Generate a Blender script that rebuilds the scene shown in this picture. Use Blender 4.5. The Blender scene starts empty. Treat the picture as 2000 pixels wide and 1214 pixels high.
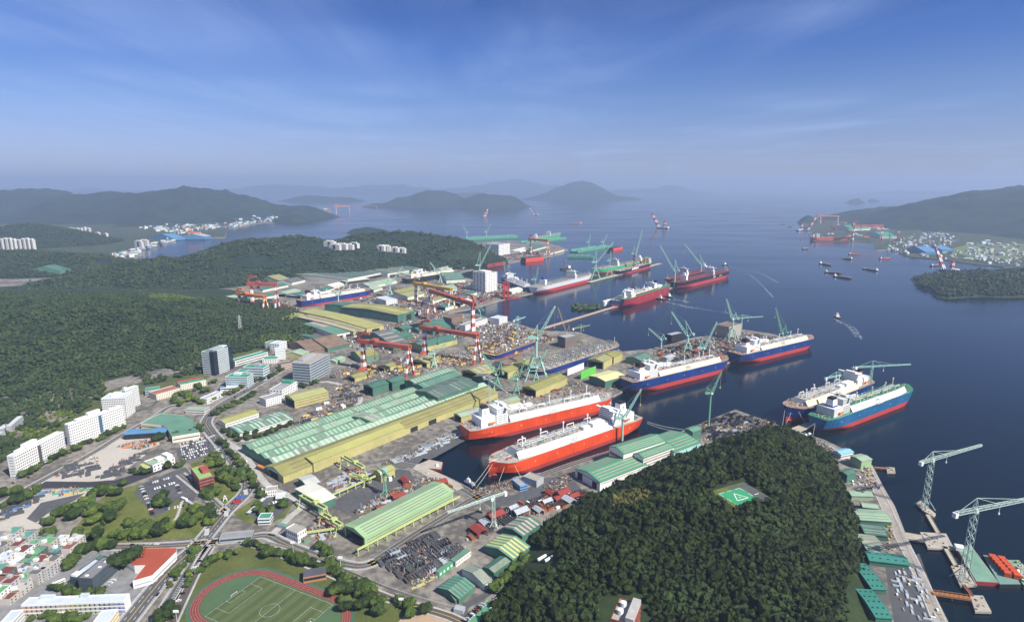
import bpy, math, random
import numpy as np
from mathutils import Vector, Matrix
from mathutils.geometry import tessellate_polygon
sc = bpy.context.scene
COL = sc.collection
rnd = random.Random(11)
R = math.radians
# ------------------------------------------------------------------ camera
FPX, HROW, CAMH = 1180.0, 360.0, 400.0          # focal length and horizon row of a 2000 px wide frame, height in metres
PITCH = math.atan2(607 - HROW, FPX)
CP, SP = math.cos(PITCH), math.sin(PITCH)
cam = bpy.data.cameras.new('camera')
cam.sensor_width = 36.0
cam.lens = 36.0 * FPX / 2000
cam.clip_start = 5.0
cam.clip_end = 150000.0
camo = bpy.data.objects.new('camera', cam)
COL.objects.link(camo)
camo.location = (0, 0, CAMH)
camo.rotation_euler = (math.pi / 2 - PITCH, 0, 0)
sc.camera = camo
# ------------------------------------------------------------------ sun, sky, exposure
SUN_EL, SUN_AZ = R(43), R(-36)                   # direction towards the sun: over the right shoulder
sd = Vector((math.cos(SUN_EL) * math.cos(SUN_AZ), math.cos(SUN_EL) * math.sin(SUN_AZ), math.sin(SUN_EL)))
sun = bpy.data.lights.new('sun', 'SUN')
sun.energy = 4.4
sun.angle = R(0.5)
sun.color = (1.0, 0.95, 0.86)
suno = bpy.data.objects.new('sun', sun)
COL.objects.link(suno)
suno.rotation_euler = sd.to_track_quat('Z', 'Y').to_euler()
world = bpy.data.worlds.new('World')
sc.world = world
world.use_nodes = True
wt = world.node_tree
wt.nodes.clear()
def nd(nt, typ, **kw):
 n = nt.nodes.new(typ)
 for k, v in kw.items():
  if k.startswith('i_'):
   n.inputs[k[2:].replace('_', ' ')].default_value = v
  else:
   setattr(n, k, v)
 return n
def sky():
 L = wt.links.new
 out = nd(wt, 'ShaderNodeOutputWorld')
 bg = nd(wt, 'ShaderNodeBackground')
 bg.inputs['Strength'].default_value = 0.085
 st = nd(wt, 'ShaderNodeTexSky', sky_type='NISHITA')
 st.sun_disc = False
 st.sun_elevation = SUN_EL
 st.sun_rotation = math.pi / 2 - SUN_AZ
 st.altitude = 400
 st.air_density = 1.0
 st.dust_density = 0.6
 st.ozone_density = 3.0
 tc = nd(wt, 'ShaderNodeTexCoord')
 sep = nd(wt, 'ShaderNodeSeparateXYZ')
 L(tc.outputs['Generated'], sep.inputs[0])
 # the deep blue of the polarised upper sky: the sky light is filtered by elevation
 cr = nd(wt, 'ShaderNodeValToRGB')
 e = cr.color_ramp.elements
 e[0].position = 0.0
 e[0].color = (0.49, 0.53, 0.80, 1)
 e[1].position = 0.5
 e[1].color = (0.56, 0.65, 0.78, 1)
 for p, c in ((0.06, (0.50, 0.515, 0.79, 1)), (0.13, (0.42, 0.50, 0.77, 1)), (0.2, (0.245, 0.39, 0.75, 1)), (0.3, (0.115, 0.245, 0.56, 1)), (0.4, (0.15, 0.24, 0.42, 1))):
  k = e.new(p)
  k.color = c
 L(sep.outputs['Z'], cr.inputs['Fac'])
 mul = nd(wt, 'ShaderNodeMix', data_type='RGBA', blend_type='MULTIPLY')
 mul.inputs[0].default_value = 1
 L(st.outputs[0], mul.inputs[6])
 L(cr.outputs[0], mul.inputs[7])
 # thin cirrus far above: direction projected on a high flat layer
 mx = nd(wt, 'ShaderNodeMath', operation='MAXIMUM')
 mx.inputs[1].default_value = 0.03
 L(sep.outputs['Z'], mx.inputs[0])
 cmb = nd(wt, 'ShaderNodeCombineXYZ')
 for i, ax in enumerate('XY'):
  dv = nd(wt, 'ShaderNodeMath', operation='DIVIDE')
  L(sep.outputs[ax], dv.inputs[0])
  L(mx.outputs[0], dv.inputs[1])
  L(dv.outputs[0], cmb.inputs[i])
 mp = nd(wt, 'ShaderNodeMapping')
 mp.inputs['Rotation'].default_value = (0, 0, R(8))
 mp.inputs['Scale'].default_value = (0.62, 0.13, 1)
 L(cmb.outputs[0], mp.inputs[0])
 nz = nd(wt, 'ShaderNodeTexNoise')
 nz.inputs['Scale'].default_value = 1.1
 nz.inputs['Detail'].default_value = 7
 nz.inputs['Roughness'].default_value = 0.58
 nz.inputs['Distortion'].default_value = 0.6
 L(mp.outputs[0], nz.inputs['Vector'])
 big = nd(wt, 'ShaderNodeTexNoise')
 big.inputs['Scale'].default_value = 0.28
 big.inputs['Detail'].default_value = 2
 L(cmb.outputs[0], big.inputs['Vector'])
 bm = nd(wt, 'ShaderNodeMapRange', interpolation_type='SMOOTHSTEP')
 for i, v in enumerate((0.33, 0.62, 0.0, 1.0)):
  bm.inputs[i + 1].default_value = v
 # more cloud towards the left of the bay
 lx = nd(wt, 'ShaderNodeMath', operation='MULTIPLY_ADD')
 lx.inputs[1].default_value = -0.16
 L(sep.outputs['X'], lx.inputs[0])
 L(big.outputs[0], lx.inputs[2])
 L(lx.outputs[0], bm.inputs[0])
 nm = nd(wt, 'ShaderNodeMapRange', interpolation_type='SMOOTHSTEP')
 for i, v in enumerate((0.28, 0.9, 0.0, 0.62)):
  nm.inputs[i + 1].default_value = v
 L(nz.outputs[0], nm.inputs[0])
 fm = nd(wt, 'ShaderNodeMath', operation='MULTIPLY')
 L(nm.outputs[0], fm.inputs[0])
 L(bm.outputs[0], fm.inputs[1])
 cl = nd(wt, 'ShaderNodeMix', data_type='RGBA')
 L(fm.outputs[0], cl.inputs[0])
 L(mul.outputs[2], cl.inputs[6])
 cl.inputs[7].default_value = (3.1, 4.2, 6.7, 1)
 L(cl.outputs[2], bg.inputs['Color'])
 L(bg.outputs[0], out.inputs['Surface'])
sky()
sc.view_settings.view_transform = 'Standard'
sc.view_settings.look = 'None'
sc.view_settings.exposure = 0.75
sc.view_settings.gamma = 1.0
sc.render.engine = 'CYCLES'
sc.cycles.use_denoising = True
try:
 sc.cycles.denoiser = 'OPENIMAGEDENOISE'
 sc.cycles.denoising_prefilter = 'ACCURATE'
except Exception:
 pass
sc.cycles.max_bounces = 5
sc.cycles.diffuse_bounces = 2
sc.cycles.glossy_bounces = 2
sc.cycles.transparent_max_bounces = 6
sc.cycles.caustics_reflective = False
sc.cycles.sample_clamp_indirect = 4.0
# ------------------------------------------------------------------ survey: photo measurements to ground coordinates
def ray(x, y):
 d0, d1, d2 = x - 1000.0, FPX, -(y - 607.0)
 return (d0, d1 * CP + d2 * SP, -d1 * SP + d2 * CP)
def G(x, y, z=3.0):
 d = ray(x, y)
 t = (z - CAMH) / d[2]
 return Vector((d[0] * t, d[1] * t, z))
def AT(x, y, Y):                                 # point on a sight line at forward distance Y
 d = ray(x, y)
 t = Y / d[1]
 return Vector((d[0] * t, Y, CAMH + d[2] * t))
def HT(bx, by, ty, z=3.0):                       # height above the base point (bx, by) reaching row ty
 b = G(bx, by, z)
 return AT(bx, ty, b.y).z - z
# ------------------------------------------------------------------ materials
MATS = {}
def lin(c):
 return tuple((x / 12.92 if x <= 0.04045 else ((x + 0.055) / 1.055) ** 2.4) for x in c)
def M(name, col=(0.5, 0.5, 0.5), rough=0.7, var=0.14, sc_=0.08, metal=0.0, fine=0.9, spec=0.3, bump=0.0, col2=None, thr=None, vz=1.0):
 """weathered paint / concrete: base colour broken up by two world-space noises (stains and wear)"""
 if name in MATS:
  return MATS[name]
 m = bpy.data.materials.new(name)
 m.use_nodes = True
 nt = m.node_tree
 b = nt.nodes['Principled BSDF']
 b.inputs['Roughness'].default_value = rough
 b.inputs['Metallic'].default_value = metal
 b.inputs['Specular IOR Level'].default_value = spec
 geo = nd(nt, 'ShaderNodeNewGeometry')
 n1 = nd(nt, 'ShaderNodeTexNoise')
 n1.inputs['Scale'].default_value = sc_
 n1.inputs['Detail'].default_value = 4
 n2 = nd(nt, 'ShaderNodeTexNoise')
 n2.inputs['Scale'].default_value = fine
 n2.inputs['Detail'].default_value = 2
 L = nt.links.new
 L(geo.outputs['Position'], n1.inputs['Vector'])
 if vz != 1.0:
  mp = nd(nt, 'ShaderNodeMapping')
  mp.inputs['Scale'].default_value = (1, 1, vz)
  L(geo.outputs['Position'], mp.inputs[0])
  L(mp.outputs[0], n2.inputs['Vector'])
 else:
  L(geo.outputs['Position'], n2.inputs['Vector'])
 ad = nd(nt, 'ShaderNodeMath', operation='ADD')
 L(n1.outputs[0], ad.inputs[0])
 L(n2.outputs[0], ad.inputs[1])
 mr = nd(nt, 'ShaderNodeMapRange')
 for i, v in enumerate((thr or (0.7, 1.3)) + (0.0, 1.0)):
  mr.inputs[i + 1].default_value = v
 L(ad.outputs[0], mr.inputs[0])
 mix = nd(nt, 'ShaderNodeMix', data_type='RGBA')
 L(mr.outputs[0], mix.inputs[0])
 c2 = col2 or tuple(min(1, c * (1 + var)) for c in col)
 c1 = col if col2 else tuple(c * (1 - var) for c in col)
 mix.inputs[6].default_value = c1 + (1,)
 mix.inputs[7].default_value = c2 + (1,)
 L(mix.outputs[2], b.inputs['Base Color'])
 if bump:
  bp = nd(nt, 'ShaderNodeBump')
  bp.inputs['Strength'].default_value = bump
  bp.inputs['Distance'].default_value = 1.0
  L(n2.outputs[0], bp.inputs['Height'])
  L(bp.outputs[0], b.inputs['Normal'])
 MATS[name] = m
 return m
# ------------------------------------------------------------------ mesh building
class MB:
 def __init__(s):
  s.v, s.f, s.m = [], [], []
 def add(s, vs, fs, mi=0):
  o = len(s.v)
  s.v.extend(tuple(v) for v in vs)
  for f in fs:
   s.f.append(tuple(i + o for i in f))
   s.m.append(mi)
  return s
 def hexa(s, p, mi=0):                        # 8 points: bottom ring 0-3, top ring 4-7
  return s.add(p, [(3, 2, 1, 0), (4, 5, 6, 7), (0, 1, 5, 4), (1, 2, 6, 5), (2, 3, 7, 6), (3, 0, 4, 7)], mi)
 def bx(s, x0, y0, z0, x1, y1, z1, mi=0):
  return s.hexa([(x0, y0, z0), (x1, y0, z0), (x1, y1, z0), (x0, y1, z0), (x0, y0, z1), (x1, y0, z1), (x1, y1, z1), (x0, y1, z1)], mi)
 def rbx(s, c, d, rz, mi=0):                  # box standing on c, turned by rz
  cs, sn = math.cos(rz), math.sin(rz)
  P = []
  for z in (0, d[2]):
   for a, b in ((-1, -1), (1, -1), (1, 1), (-1, 1)):
    x, y = a * d[0] / 2, b * d[1] / 2
    P.append((c[0] + x * cs - y * sn, c[1] + x * sn + y * cs, c[2] + z))
  return s.hexa(P, mi)
 def taper(s, c, d, d2, h, mi=0):
  P = [(c[0] + a * d[0] / 2, c[1] + b * d[1] / 2, c[2]) for a, b in ((-1, -1), (1, -1), (1, 1), (-1, 1))]
  P += [(c[0] + a * d2[0] / 2, c[1] + b * d2[1] / 2, c[2] + h) for a, b in ((-1, -1), (1, -1), (1, 1), (-1, 1))]
  return s.hexa(P, mi)
 def bar(s, a, b, w, h=None, mi=0, w2=None):
  a, b = Vector(a), Vector(b)
  h = h or w
  k = (w2 / w) if w2 else 1
  d = (b - a)
  if d.length < 1e-6:
   return s
  d.normalize()
  u = d.cross(Vector((0, 0, 1)))
  if u.length < 1e-3:
   u = Vector((1, 0, 0))
  u.normalize()
  n = u.cross(d)
  P = []
  for p, q in ((a, 1), (b, k)):
   for i, j in ((-1, -1), (1, -1), (1, 1), (-1, 1)):
    P.append(p + u * (i * w / 2 * q) + n * (j * h / 2 * q))
  return s.hexa(P, mi)
 def cyl(s, a, b, r, r2=None, n=8, mi=0, cap=True):
  a, b = Vector(a), Vector(b)
  r2 = r if r2 is None else r2
  d = (b - a).normalized()
  u = d.orthogonal().normalized()
  w = d.cross(u)
  P = []
  for p, q in ((a, r), (b, r2)):
   for i in range(n):
    t = 2 * math.pi * i / n
    P.append(p + u * (q * math.cos(t)) + w * (q * math.sin(t)))
  F = [(i, (i + 1) % n, n + (i + 1) % n, n + i) for i in range(n)]
  if cap:
   F += [tuple(range(n - 1, -1, -1)), tuple(range(n, 2 * n))]
  return s.add(P, F, mi)
 def path(s, pts, w, mi=0):
  for a, b in zip(pts[:-1], pts[1:]):
   s.bar(a, b, w, w, mi)
  return s
 def truss(s, a, b, w, w2, n, t, mi=0, up=None):
  """four-chord lattice from a to b"""
  a, b = Vector(a), Vector(b)
  d = (b - a).normalized()
  u = d.cross(Vector((0, 0, 1)))
  if u.length < 1e-3:
   u = Vector((1, 0, 0))
  u.normalize()
  v = u.cross(d)
  def ring(k):
   f = k / n
   p = a.lerp(b, f)
   q = w + (w2 - w) * f
   return [p + u * (i * q / 2) + v * (j * q / 2) for i, j in ((-1, -1), (1, -1), (1, 1), (-1, 1))]
  rs = [ring(k) for k in range(n + 1)]
  for i in range(4):
   s.bar(rs[0][i], rs[n][i], t, t, mi)
  for k in range(n):
   for i in range(4):
    j = (i + 1) % 4
    if (k + i) % 2:
     s.bar(rs[k][i], rs[k + 1][j], t * 0.7, t * 0.7, mi)
    else:
     s.bar(rs[k][j], rs[k + 1][i], t * 0.7, t * 0.7, mi)
  for i in range(4):
   s.bar(rs[n][i], rs[n][(i + 1) % 4], t, t, mi)
  return s
 def prism(s, poly, z0, z1, mi=0, top=None):
  n = len(poly)
  a = sum(poly[i][0] * poly[(i + 1) % n][1] - poly[(i + 1) % n][0] * poly[i][1] for i in range(n))
  if a < 0:
   poly = poly[::-1]
  P = [(p[0], p[1], z0) for p in poly] + [(p[0], p[1], z1) for p in poly]
  s.add(P, [(i, (i + 1) % n, n + (i + 1) % n, n + i) for i in range(n)], mi)
  tri = tessellate_polygon([[Vector((p[0], p[1], 0)) for p in poly]])
  F = []
  for t in tri:
   p, q, r_ = (poly[i] for i in t)
   if (q[0] - p[0]) * (r_[1] - p[1]) - (q[1] - p[1]) * (r_[0] - p[0]) < 0:
    t = (t[0], t[2], t[1])
   F.append(tuple(i + n for i in t))
  return s.add(P, F, mi if top is None else top)
 def sheet(s, poly, z, mi=0):
  poly = [Vector((p[0], p[1], 0)) for p in poly]
  F = []
  for t in tessellate_polygon([poly]):
   p, q, r_ = (poly[i] for i in t)
   if (q.x - p.x) * (r_.y - p.y) - (q.y - p.y) * (r_.x - p.x) < 0:
    t = (t[0], t[2], t[1])
   F.append(t)
  return s.add([(p.x, p.y, z) for p in poly], F, mi)
 def build(s, name, mats, parent=None, smooth=False):
  me = bpy.data.meshes.new(name)
  me.from_pydata(s.v, [], s.f)
  if not isinstance(mats, (list, tuple)):
   mats = [mats]
  for m in mats:
   me.materials.append(m)
  if len(mats) > 1:
   me.polygons.foreach_set('material_index', s.m)
  if smooth:
   me.polygons.foreach_set('use_smooth', [True] * len(s.f))
  me.update()
  o = bpy.data.objects.new(name, me)
  COL.objects.link(o)
  if parent is not None:
   o.parent = parent
  return o
def np_mesh(name, V, F, mats, mi=None, smooth=False):
 """fast mesh from numpy arrays (all faces the same corner count)"""
 me = bpy.data.meshes.new(name)
 k = F.shape[1]
 me.vertices.add(len(V))
 me.vertices.foreach_set('co', np.ascontiguousarray(V, dtype=np.float32).ravel())
 me.loops.add(F.size)
 me.loops.foreach_set('vertex_index', np.ascontiguousarray(F, dtype=np.int32).ravel())
 me.polygons.add(len(F))
 me.polygons.foreach_set('loop_start', np.arange(0, F.size, k, dtype=np.int32))
 for m in (mats if isinstance(mats, (list, tuple)) else [mats]):
  me.materials.append(m)
 if mi is not None:
  me.polygons.foreach_set('material_index', np.asarray(mi, dtype=np.int32))
 me.polygons.foreach_set('use_smooth', np.full(len(F), smooth))
 me.update(calc_edges=True)
 return me
def tag(o, label, cat, group=None, kind=None):
 o['label'] = label
 o['category'] = cat
 if group:
  o['group'] = group
 if kind:
  o['kind'] = kind
 return o
def thing(name, label, cat, loc=(0, 0, 0), rz=0.0, group=None):
 o = bpy.data.objects.new(name, None)
 o.empty_display_size = 2
 COL.objects.link(o)
 o.location = loc
 o.rotation_euler = (0, 0, rz)
 return tag(o, label, cat, group)
def setting(o, kind='structure'):
 o['kind'] = kind
 return o
def copy_tree(o, parent=None):
 c = o.copy()
 COL.objects.link(c)
 if parent is not None:
  c.parent = parent
 for ch in list(o.children):
  copy_tree(ch, c)
 return c
def again(root, loc, rz, label=None, group=None, s=None):
 c = copy_tree(root)
 c.location = loc
 c.rotation_euler = (0, 0, rz)
 if label:
  c['label'] = label
 if group:
  c['group'] = group
 if s:
  c.scale = (s, s, s) if not isinstance(s, tuple) else s
 return c
def text_mesh(body, size, depth=0.05):
 cu = bpy.data.curves.new('lettering', 'FONT')
 cu.body = body
 cu.size = size
 cu.extrude = depth
 cu.resolution_u = 1
 cu.align_x = 'CENTER'
 cu.align_y = 'CENTER'
 ob = bpy.data.objects.new('lettering', cu)
 COL.objects.link(ob)
 me = bpy.data.meshes.new_from_object(ob.evaluated_get(bpy.context.evaluated_depsgraph_get()))
 bpy.data.objects.remove(ob)
 bpy.data.curves.remove(cu)
 return me
def lettering(name, body, size, mat, parent, loc, rot):
 me = text_mesh(body, size)
 me.materials.clear()
 me.materials.append(mat)
 o = bpy.data.objects.new(name, me)
 COL.objects.link(o)
 o.parent = parent
 o.location = loc
 o.rotation_euler = rot
 return o
# ------------------------------------------------------------------ water
def water_mat():
 m = bpy.data.materials.new('sea_water')
 m.use_nodes = True
 nt = m.node_tree
 L = nt.links.new
 b = nt.nodes['Principled BSDF']
 b.inputs['Base Color'].default_value = (0.002, 0.008, 0.013, 1)
 b.inputs['Roughness'].default_value = 0.16
 b.inputs['IOR'].default_value = 1.33
 geo = nd(nt, 'ShaderNodeNewGeometry')
 n1 = nd(nt, 'ShaderNodeTexNoise')
 n1.inputs['Scale'].default_value = 0.22
 n1.inputs['Detail'].default_value = 3
 L(geo.outputs['Position'], n1.inputs['Vector'])
 mp = nd(nt, 'ShaderNodeMapping')
 mp.inputs['Scale'].default_value = (0.0012, 0.004, 1)
 mp.inputs['Rotation'].default_value = (0, 0, R(12))
 L(geo.outputs['Position'], mp.inputs[0])
 n2 = nd(nt, 'ShaderNodeTexNoise')
 n2.inputs['Scale'].default_value = 1.0
 n2.inputs['Detail'].default_value = 5
 L(mp.outputs[0], n2.inputs['Vector'])
 rr = nd(nt, 'ShaderNodeMapRange')                 # calm slicks and wind-ruffled lanes
 for i, v in enumerate((0.3, 0.7, 0.10, 0.20)):
  rr.inputs[i + 1].default_value = v
 L(n2.outputs[0], rr.inputs[0])
 L(rr.outputs[0], b.inputs['Roughness'])
 st = nd(nt, 'ShaderNodeMapRange')
 for i, v in enumerate((0.35, 0.65, 0.045, 0.135)):
  st.inputs[i + 1].default_value = v
 L(n2.outputs[0], st.inputs[0])
 bp = nd(nt, 'ShaderNodeBump')
 bp.inputs['Distance'].default_value = 1.0
 L(st.outputs[0], bp.inputs['Strength'])
 L(n1.outputs[0], bp.inputs['Height'])
 L(bp.outputs[0], b.inputs['Normal'])
 return m
WATER = water_mat()
sea = MB()
n = 64
ring = [(0.0, 0.0, 0.0)]
for i in range(n):
 t = 2 * math.pi * i / n
 ring.append((60000 * math.cos(t), 60000 * math.sin(t), 0))
sea.add(ring, [(0, i + 1, (i + 1) % n + 1) for i in range(n)])
setting(sea.build('sea', WATER))
# ------------------------------------------------------------------ land
GROUND = M('yard_ground', (0.115, 0.104, 0.090), 0.9, sc_=0.012, fine=0.12, col2=(0.27, 0.244, 0.205), thr=(0.84, 1.18))
QUAY = M('quay_concrete', (0.33, 0.30, 0.26), 0.9, 0.25, 0.03, fine=0.3)
ASPH = M('asphalt', (0.095, 0.095, 0.10), 0.9, 0.2, 0.02, fine=0.2)
ASPH2 = M('fresh_asphalt', (0.045, 0.045, 0.05), 0.85, 0.2, 0.03)
CONC = M('concrete', (0.42, 0.40, 0.37), 0.9, 0.18, 0.03, fine=0.25)
PALE = M('pale_gravel', (0.47, 0.43, 0.37), 0.95, 0.10, 0.03, fine=0.3)
GRASS = M('grass', (0.07, 0.092, 0.02), 0.95, sc_=0.05, fine=0.5, col2=(0.165, 0.175, 0.045))
TURF = M('field_turf', (0.055, 0.12, 0.035), 0.9, 0.15, 0.05)
TRACKM = M('track_rubber', (0.21, 0.05, 0.035), 0.85, 0.08, 0.05)
GREENRUB = M('green_rubber', (0.05, 0.14, 0.095), 0.85, 0.12, 0.05)
WHITE = M('white_paint', (0.80, 0.80, 0.79), 0.6, 0.05, 0.15)
YELLOWL = M('yellow_line_paint', (0.62, 0.42, 0.09), 0.7, 0.1)
FARGREEN = M('far_fields', (0.02, 0.038, 0.014), 0.95, sc_=0.01, fine=0.05, col2=(0.085, 0.10, 0.05))
COAST = [(1860, 1300), (1853, 1214), (1821, 1151), (1785, 1076), (1769, 1041), (1748, 988), (1725, 949), (1704, 908), (1660, 882), (1610, 858), (1560, 842),
   (1510, 826), (1436, 799), (1378, 822), (1310, 850), (1254, 862), (1130, 902), (1058, 922), (1006, 930), (965, 950), (918, 962), (868, 930), (815, 905), (848, 890),
   (912, 853), (930, 842), (1200, 772), (1236, 752), (1420, 708), (1446, 702), (1560, 668), (1512, 652), (1451, 643), (1407, 651), (1358, 658), (1306, 672),
   (1262, 682), (1215, 686), (1192, 668), (1130, 648), (1062, 645), (1036, 640), (1000, 628), (960, 622), (932, 612), (872, 612), (930, 600), (985, 584),
   (1056, 569), (1046, 560), (975, 551), (925, 546), (886, 536), (905, 530), (950, 521), (1025, 508), (1062, 503), (1085, 497), (1110, 487), (1060, 470),
   (985, 470), (930, 473), (840, 470), (700, 470), (560, 487), (420, 497), (300, 506), (255, 503), (272, 488), (335, 466), (440, 464), (445, 446), (500, 437), (545, 432),
   (590, 426), (600, 417), (648, 414), (646, 406), (560, 404), (470, 398), (200, 396), (-600, 396), (-900, 600), (-900, 1300)]
coast = [G(x, y, 3.0) for x, y in COAST]
land = MB()
land.prism([(p.x, p.y) for p in coast], -3.0, 3.0, 1, top=0)
setting(land.build('ground', [GROUND, QUAY]))
RCOAST = [(1566, 431), (1571, 442), (1586, 449), (1588, 470), (1650, 472), (1708, 474), (1712, 489), (1742, 486), (1774, 501), (1848, 508), (1905, 516), (1960, 521),
    (2300, 530), (3200, 530), (3200, 400), (1760, 400), (1650, 424), (1600, 424)]
rl = MB()
rl.prism([(p.x, p.y) for p in (G(x, y, 3.0) for x, y in RCOAST)], -3, 3, 1, top=0)
setting(rl.build('ground', [FARGREEN, QUAY]))
# ------------------------------------------------------------------ hills
np.random.seed(5)
def vnoise(x, y, s, seed=0):
 """smooth value noise, vectorised"""
 rs = np.random.RandomState(seed)
 T = rs.rand(64, 64)
 u, v = x / s, y / s
 i, j = np.floor(u).astype(int), np.floor(v).astype(int)
 fu, fv = u - i, v - j
 fu, fv = fu * fu * (3 - 2 * fu), fv * fv * (3 - 2 * fv)
 a, b = T[i % 64, j % 64], T[(i + 1) % 64, j % 64]
 c, d = T[i % 64, (j + 1) % 64], T[(i + 1) % 64, (j + 1) % 64]
 return (a * (1 - fu) + b * fu) * (1 - fv) + (c * (1 - fu) + d * fu) * fv - 0.5
def ridge_h(ridges, rough, seed):
 pw = 1.5 if rough in (40, 50) else .9
 def h(x, y):
  z = np.full(x.shape, -6.0)
  for rg in ridges:
   for (x0, y0, h0, w0), (x1, y1, h1, w1) in zip(rg[:-1], rg[1:]):
    dx, dy = x1 - x0, y1 - y0
    t = np.clip(((x - x0) * dx + (y - y0) * dy) / (dx * dx + dy * dy), 0, 1)
    d = np.hypot(x - (x0 + t * dx), y - (y0 + t * dy))
    w = w0 + (w1 - w0) * t
    hh = h0 + (h1 - h0) * t
    q = np.clip(d / w, 0, 1)
    z = np.maximum(z, -6 + (hh + 6) * (0.5 + 0.5 * np.cos(np.pi * q)) ** pw)
  k = np.clip((z + 2) / 25, 0, 1)
  z = z + k * (vnoise(x, y, rough * 6, seed) * rough * 1.0 + vnoise(x, y, rough * 2.2, seed + 1) * rough * 0.5)
  if rough > 30:                            # spurs and gullies of the big mountains
   z = z + k * (vnoise(x, y, rough * 13, seed + 2) * rough * 1.5 + (.12 - np.abs(vnoise(x * 1.3 + y * .5, y, rough * 7, seed + 3))) * rough * 2.6)
  return z
 return h
def dome_h(poly, hmax, Rr, seed, rough=14.0):
 P = np.array([(p.x, p.y) for p in poly])
 def h(x, y):
  d = np.full(x.shape, 1e9)
  ins = np.zeros(x.shape, bool)
  n = len(P)
  for i in range(n):
   a, b = P[i], P[(i + 1) % n]
   e = b - a
   t = np.clip(((x - a[0]) * e[0] + (y - a[1]) * e[1]) / (e @ e), 0, 1)
   d = np.minimum(d, np.hypot(x - a[0] - t * e[0], y - a[1] - t * e[1]))
   c = ((a[1] > y) != (b[1] > y)) & (x < (b[0] - a[0]) * (y - a[1]) / (b[1] - a[1] + 1e-9) + a[0])
   ins ^= c
  d = np.where(ins, d, -d)
  q = np.clip(d / Rr, -0.2, 1)
  z = 3 + hmax * np.where(q > 0, np.sin(q * np.pi / 2), q * 1.2)
  return z + np.clip(q * 3, 0, 1) * vnoise(x, y, rough * 5, seed) * rough
 return h
def hill(name, hf, x0, x1, y0, y1, step, mat, cut=-1.0, bumpy=0.0, label=None):
 xs, ys = np.arange(x0, x1 + step, step), np.arange(y0, y1 + step, step)
 X, Y = np.meshgrid(xs, ys)
 if bumpy:
  X = X + (np.random.rand(*X.shape) - 0.5) * step * 0.5
  Y = Y + (np.random.rand(*Y.shape) - 0.5) * step * 0.5
 Z = hf(X, Y)
 if bumpy:
  Z = Z + np.random.rand(*Z.shape) * bumpy * np.clip((Z - 4) / 8, 0, 1)
 V = np.stack([X, Y, Z], -1).reshape(-1, 3)
 ny, nx = X.shape
 I = np.arange(nx * ny).reshape(ny, nx)
 F = np.stack([I[:-1, :-1], I[:-1, 1:], I[1:, 1:], I[1:, :-1]], -1).reshape(-1, 4)
 F = F[(V[F][:, :, 2] > cut).any(1)]
 used = np.unique(F)
 rm = np.zeros(len(V), int)
 rm[used] = np.arange(len(used))
 me = np_mesh(name, V[used], rm[F], mat, smooth=True)
 o = bpy.data.objects.new(name, me)
 COL.objects.link(o)
 return setting(o)
FOREST = M('forest_floor', (0.016, 0.030, 0.010), 0.95, sc_=0.02, fine=0.15, col2=(0.035, 0.055, 0.018))
FARWOOD = M('far_woodland', (0.006, 0.018, 0.011), 0.95, sc_=0.006, fine=0.06, col2=(0.026, 0.046, 0.024), thr=(0.7, 1.3))
def rp(x, y, Y, w):
 p = AT(x, y, Y)
 return (p.x, p.y, p.z, w)
HILLS = {}
def add_hill(key, ridges, rough, seed, step, mat=FARWOOD, bumpy=0.0, cut=-1.0):
 hf = ridge_h(ridges, rough, seed)
 xs = [p for rg in ridges for p in rg]
 x0, x1 = min(p[0] - p[3] for p in xs), max(p[0] + p[3] for p in xs)
 y0, y1 = min(p[1] - p[3] for p in xs), max(p[1] + p[3] for p in xs)
 HILLS[key] = (hf, x0, x1, y0, y1)
 return hill('hill', hf, x0, x1, y0, y1, step, mat, cut, bumpy)
# wooded hill at the left behind the dormitories
add_hill('left', [[rp(-260, 600, 1650, 960), rp(0, 597, 1640, 900), rp(200, 591, 1640, 640), rp(350, 611, 1640, 380), rp(470, 637, 1600, 300), rp(545, 664, 1500, 130)]], 14, 3, 14, FOREST)
# long ridge behind it, along the bay
add_hill('ridge', [[rp(105, 562, 2250, 200), rp(160, 546, 2350, 330), rp(300, 510, 2550, 480), rp(400, 500, 2650, 480), rp(490, 470, 2850, 500), rp(570, 463, 2900, 460),
     rp(650, 474, 2900, 420), rp(720, 458, 3100, 430), rp(800, 458, 3150, 420), rp(870, 464, 3150, 380), rp(925, 482, 3150, 200)]], 16, 9, 16, FARWOOD, 7)
add_hill('back', [[rp(-200, 490, 3000, 500), rp(0, 494, 3000, 480), rp(120, 500, 2900, 420), rp(205, 520, 2800, 260)]], 16, 13, 20, FARWOOD, 7)
add_hill('flats', [[rp(-200, 450, 4300, 700), rp(0, 446, 4300, 640), rp(50, 441, 4300, 600), rp(110, 452, 4200, 480), rp(200, 492, 3900, 280)]], 18, 15, 30, FARWOOD, 8)
add_hill('mount', [[rp(-300, 378, 8600, 2000), rp(0, 380, 8600, 1500), rp(60, 368, 8600, 1500), rp(122, 388, 8300, 900), rp(180, 381, 7800, 1300), rp(240, 377, 7600, 1500),
     rp(310, 374, 7600, 1700), rp(370, 363, 7500, 1600), rp(450, 386, 7600, 1250), rp(545, 407, 7500, 700)],
       [rp(370, 368, 7500, 1500), rp(330, 432, 6200, 700), rp(280, 452, 5500, 500)]], 45, 21, 60, FARWOOD, 14)
add_hill('cape', [[rp(560, 412, 7400, 420), rp(585, 401, 7600, 520), rp(610, 410, 7600, 380)], [rp(560, 422, 6700, 200), rp(580, 421, 6650, 240)]], 20, 23, 40, FARWOOD, 10)
add_hill('islet', [[rp(700, 447, 5150, 130), rp(715, 444, 5150, 170), rp(735, 446, 5150, 140), rp(748, 449, 5100, 90)]], 10, 25, 25, FARWOOD, 8)
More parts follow.
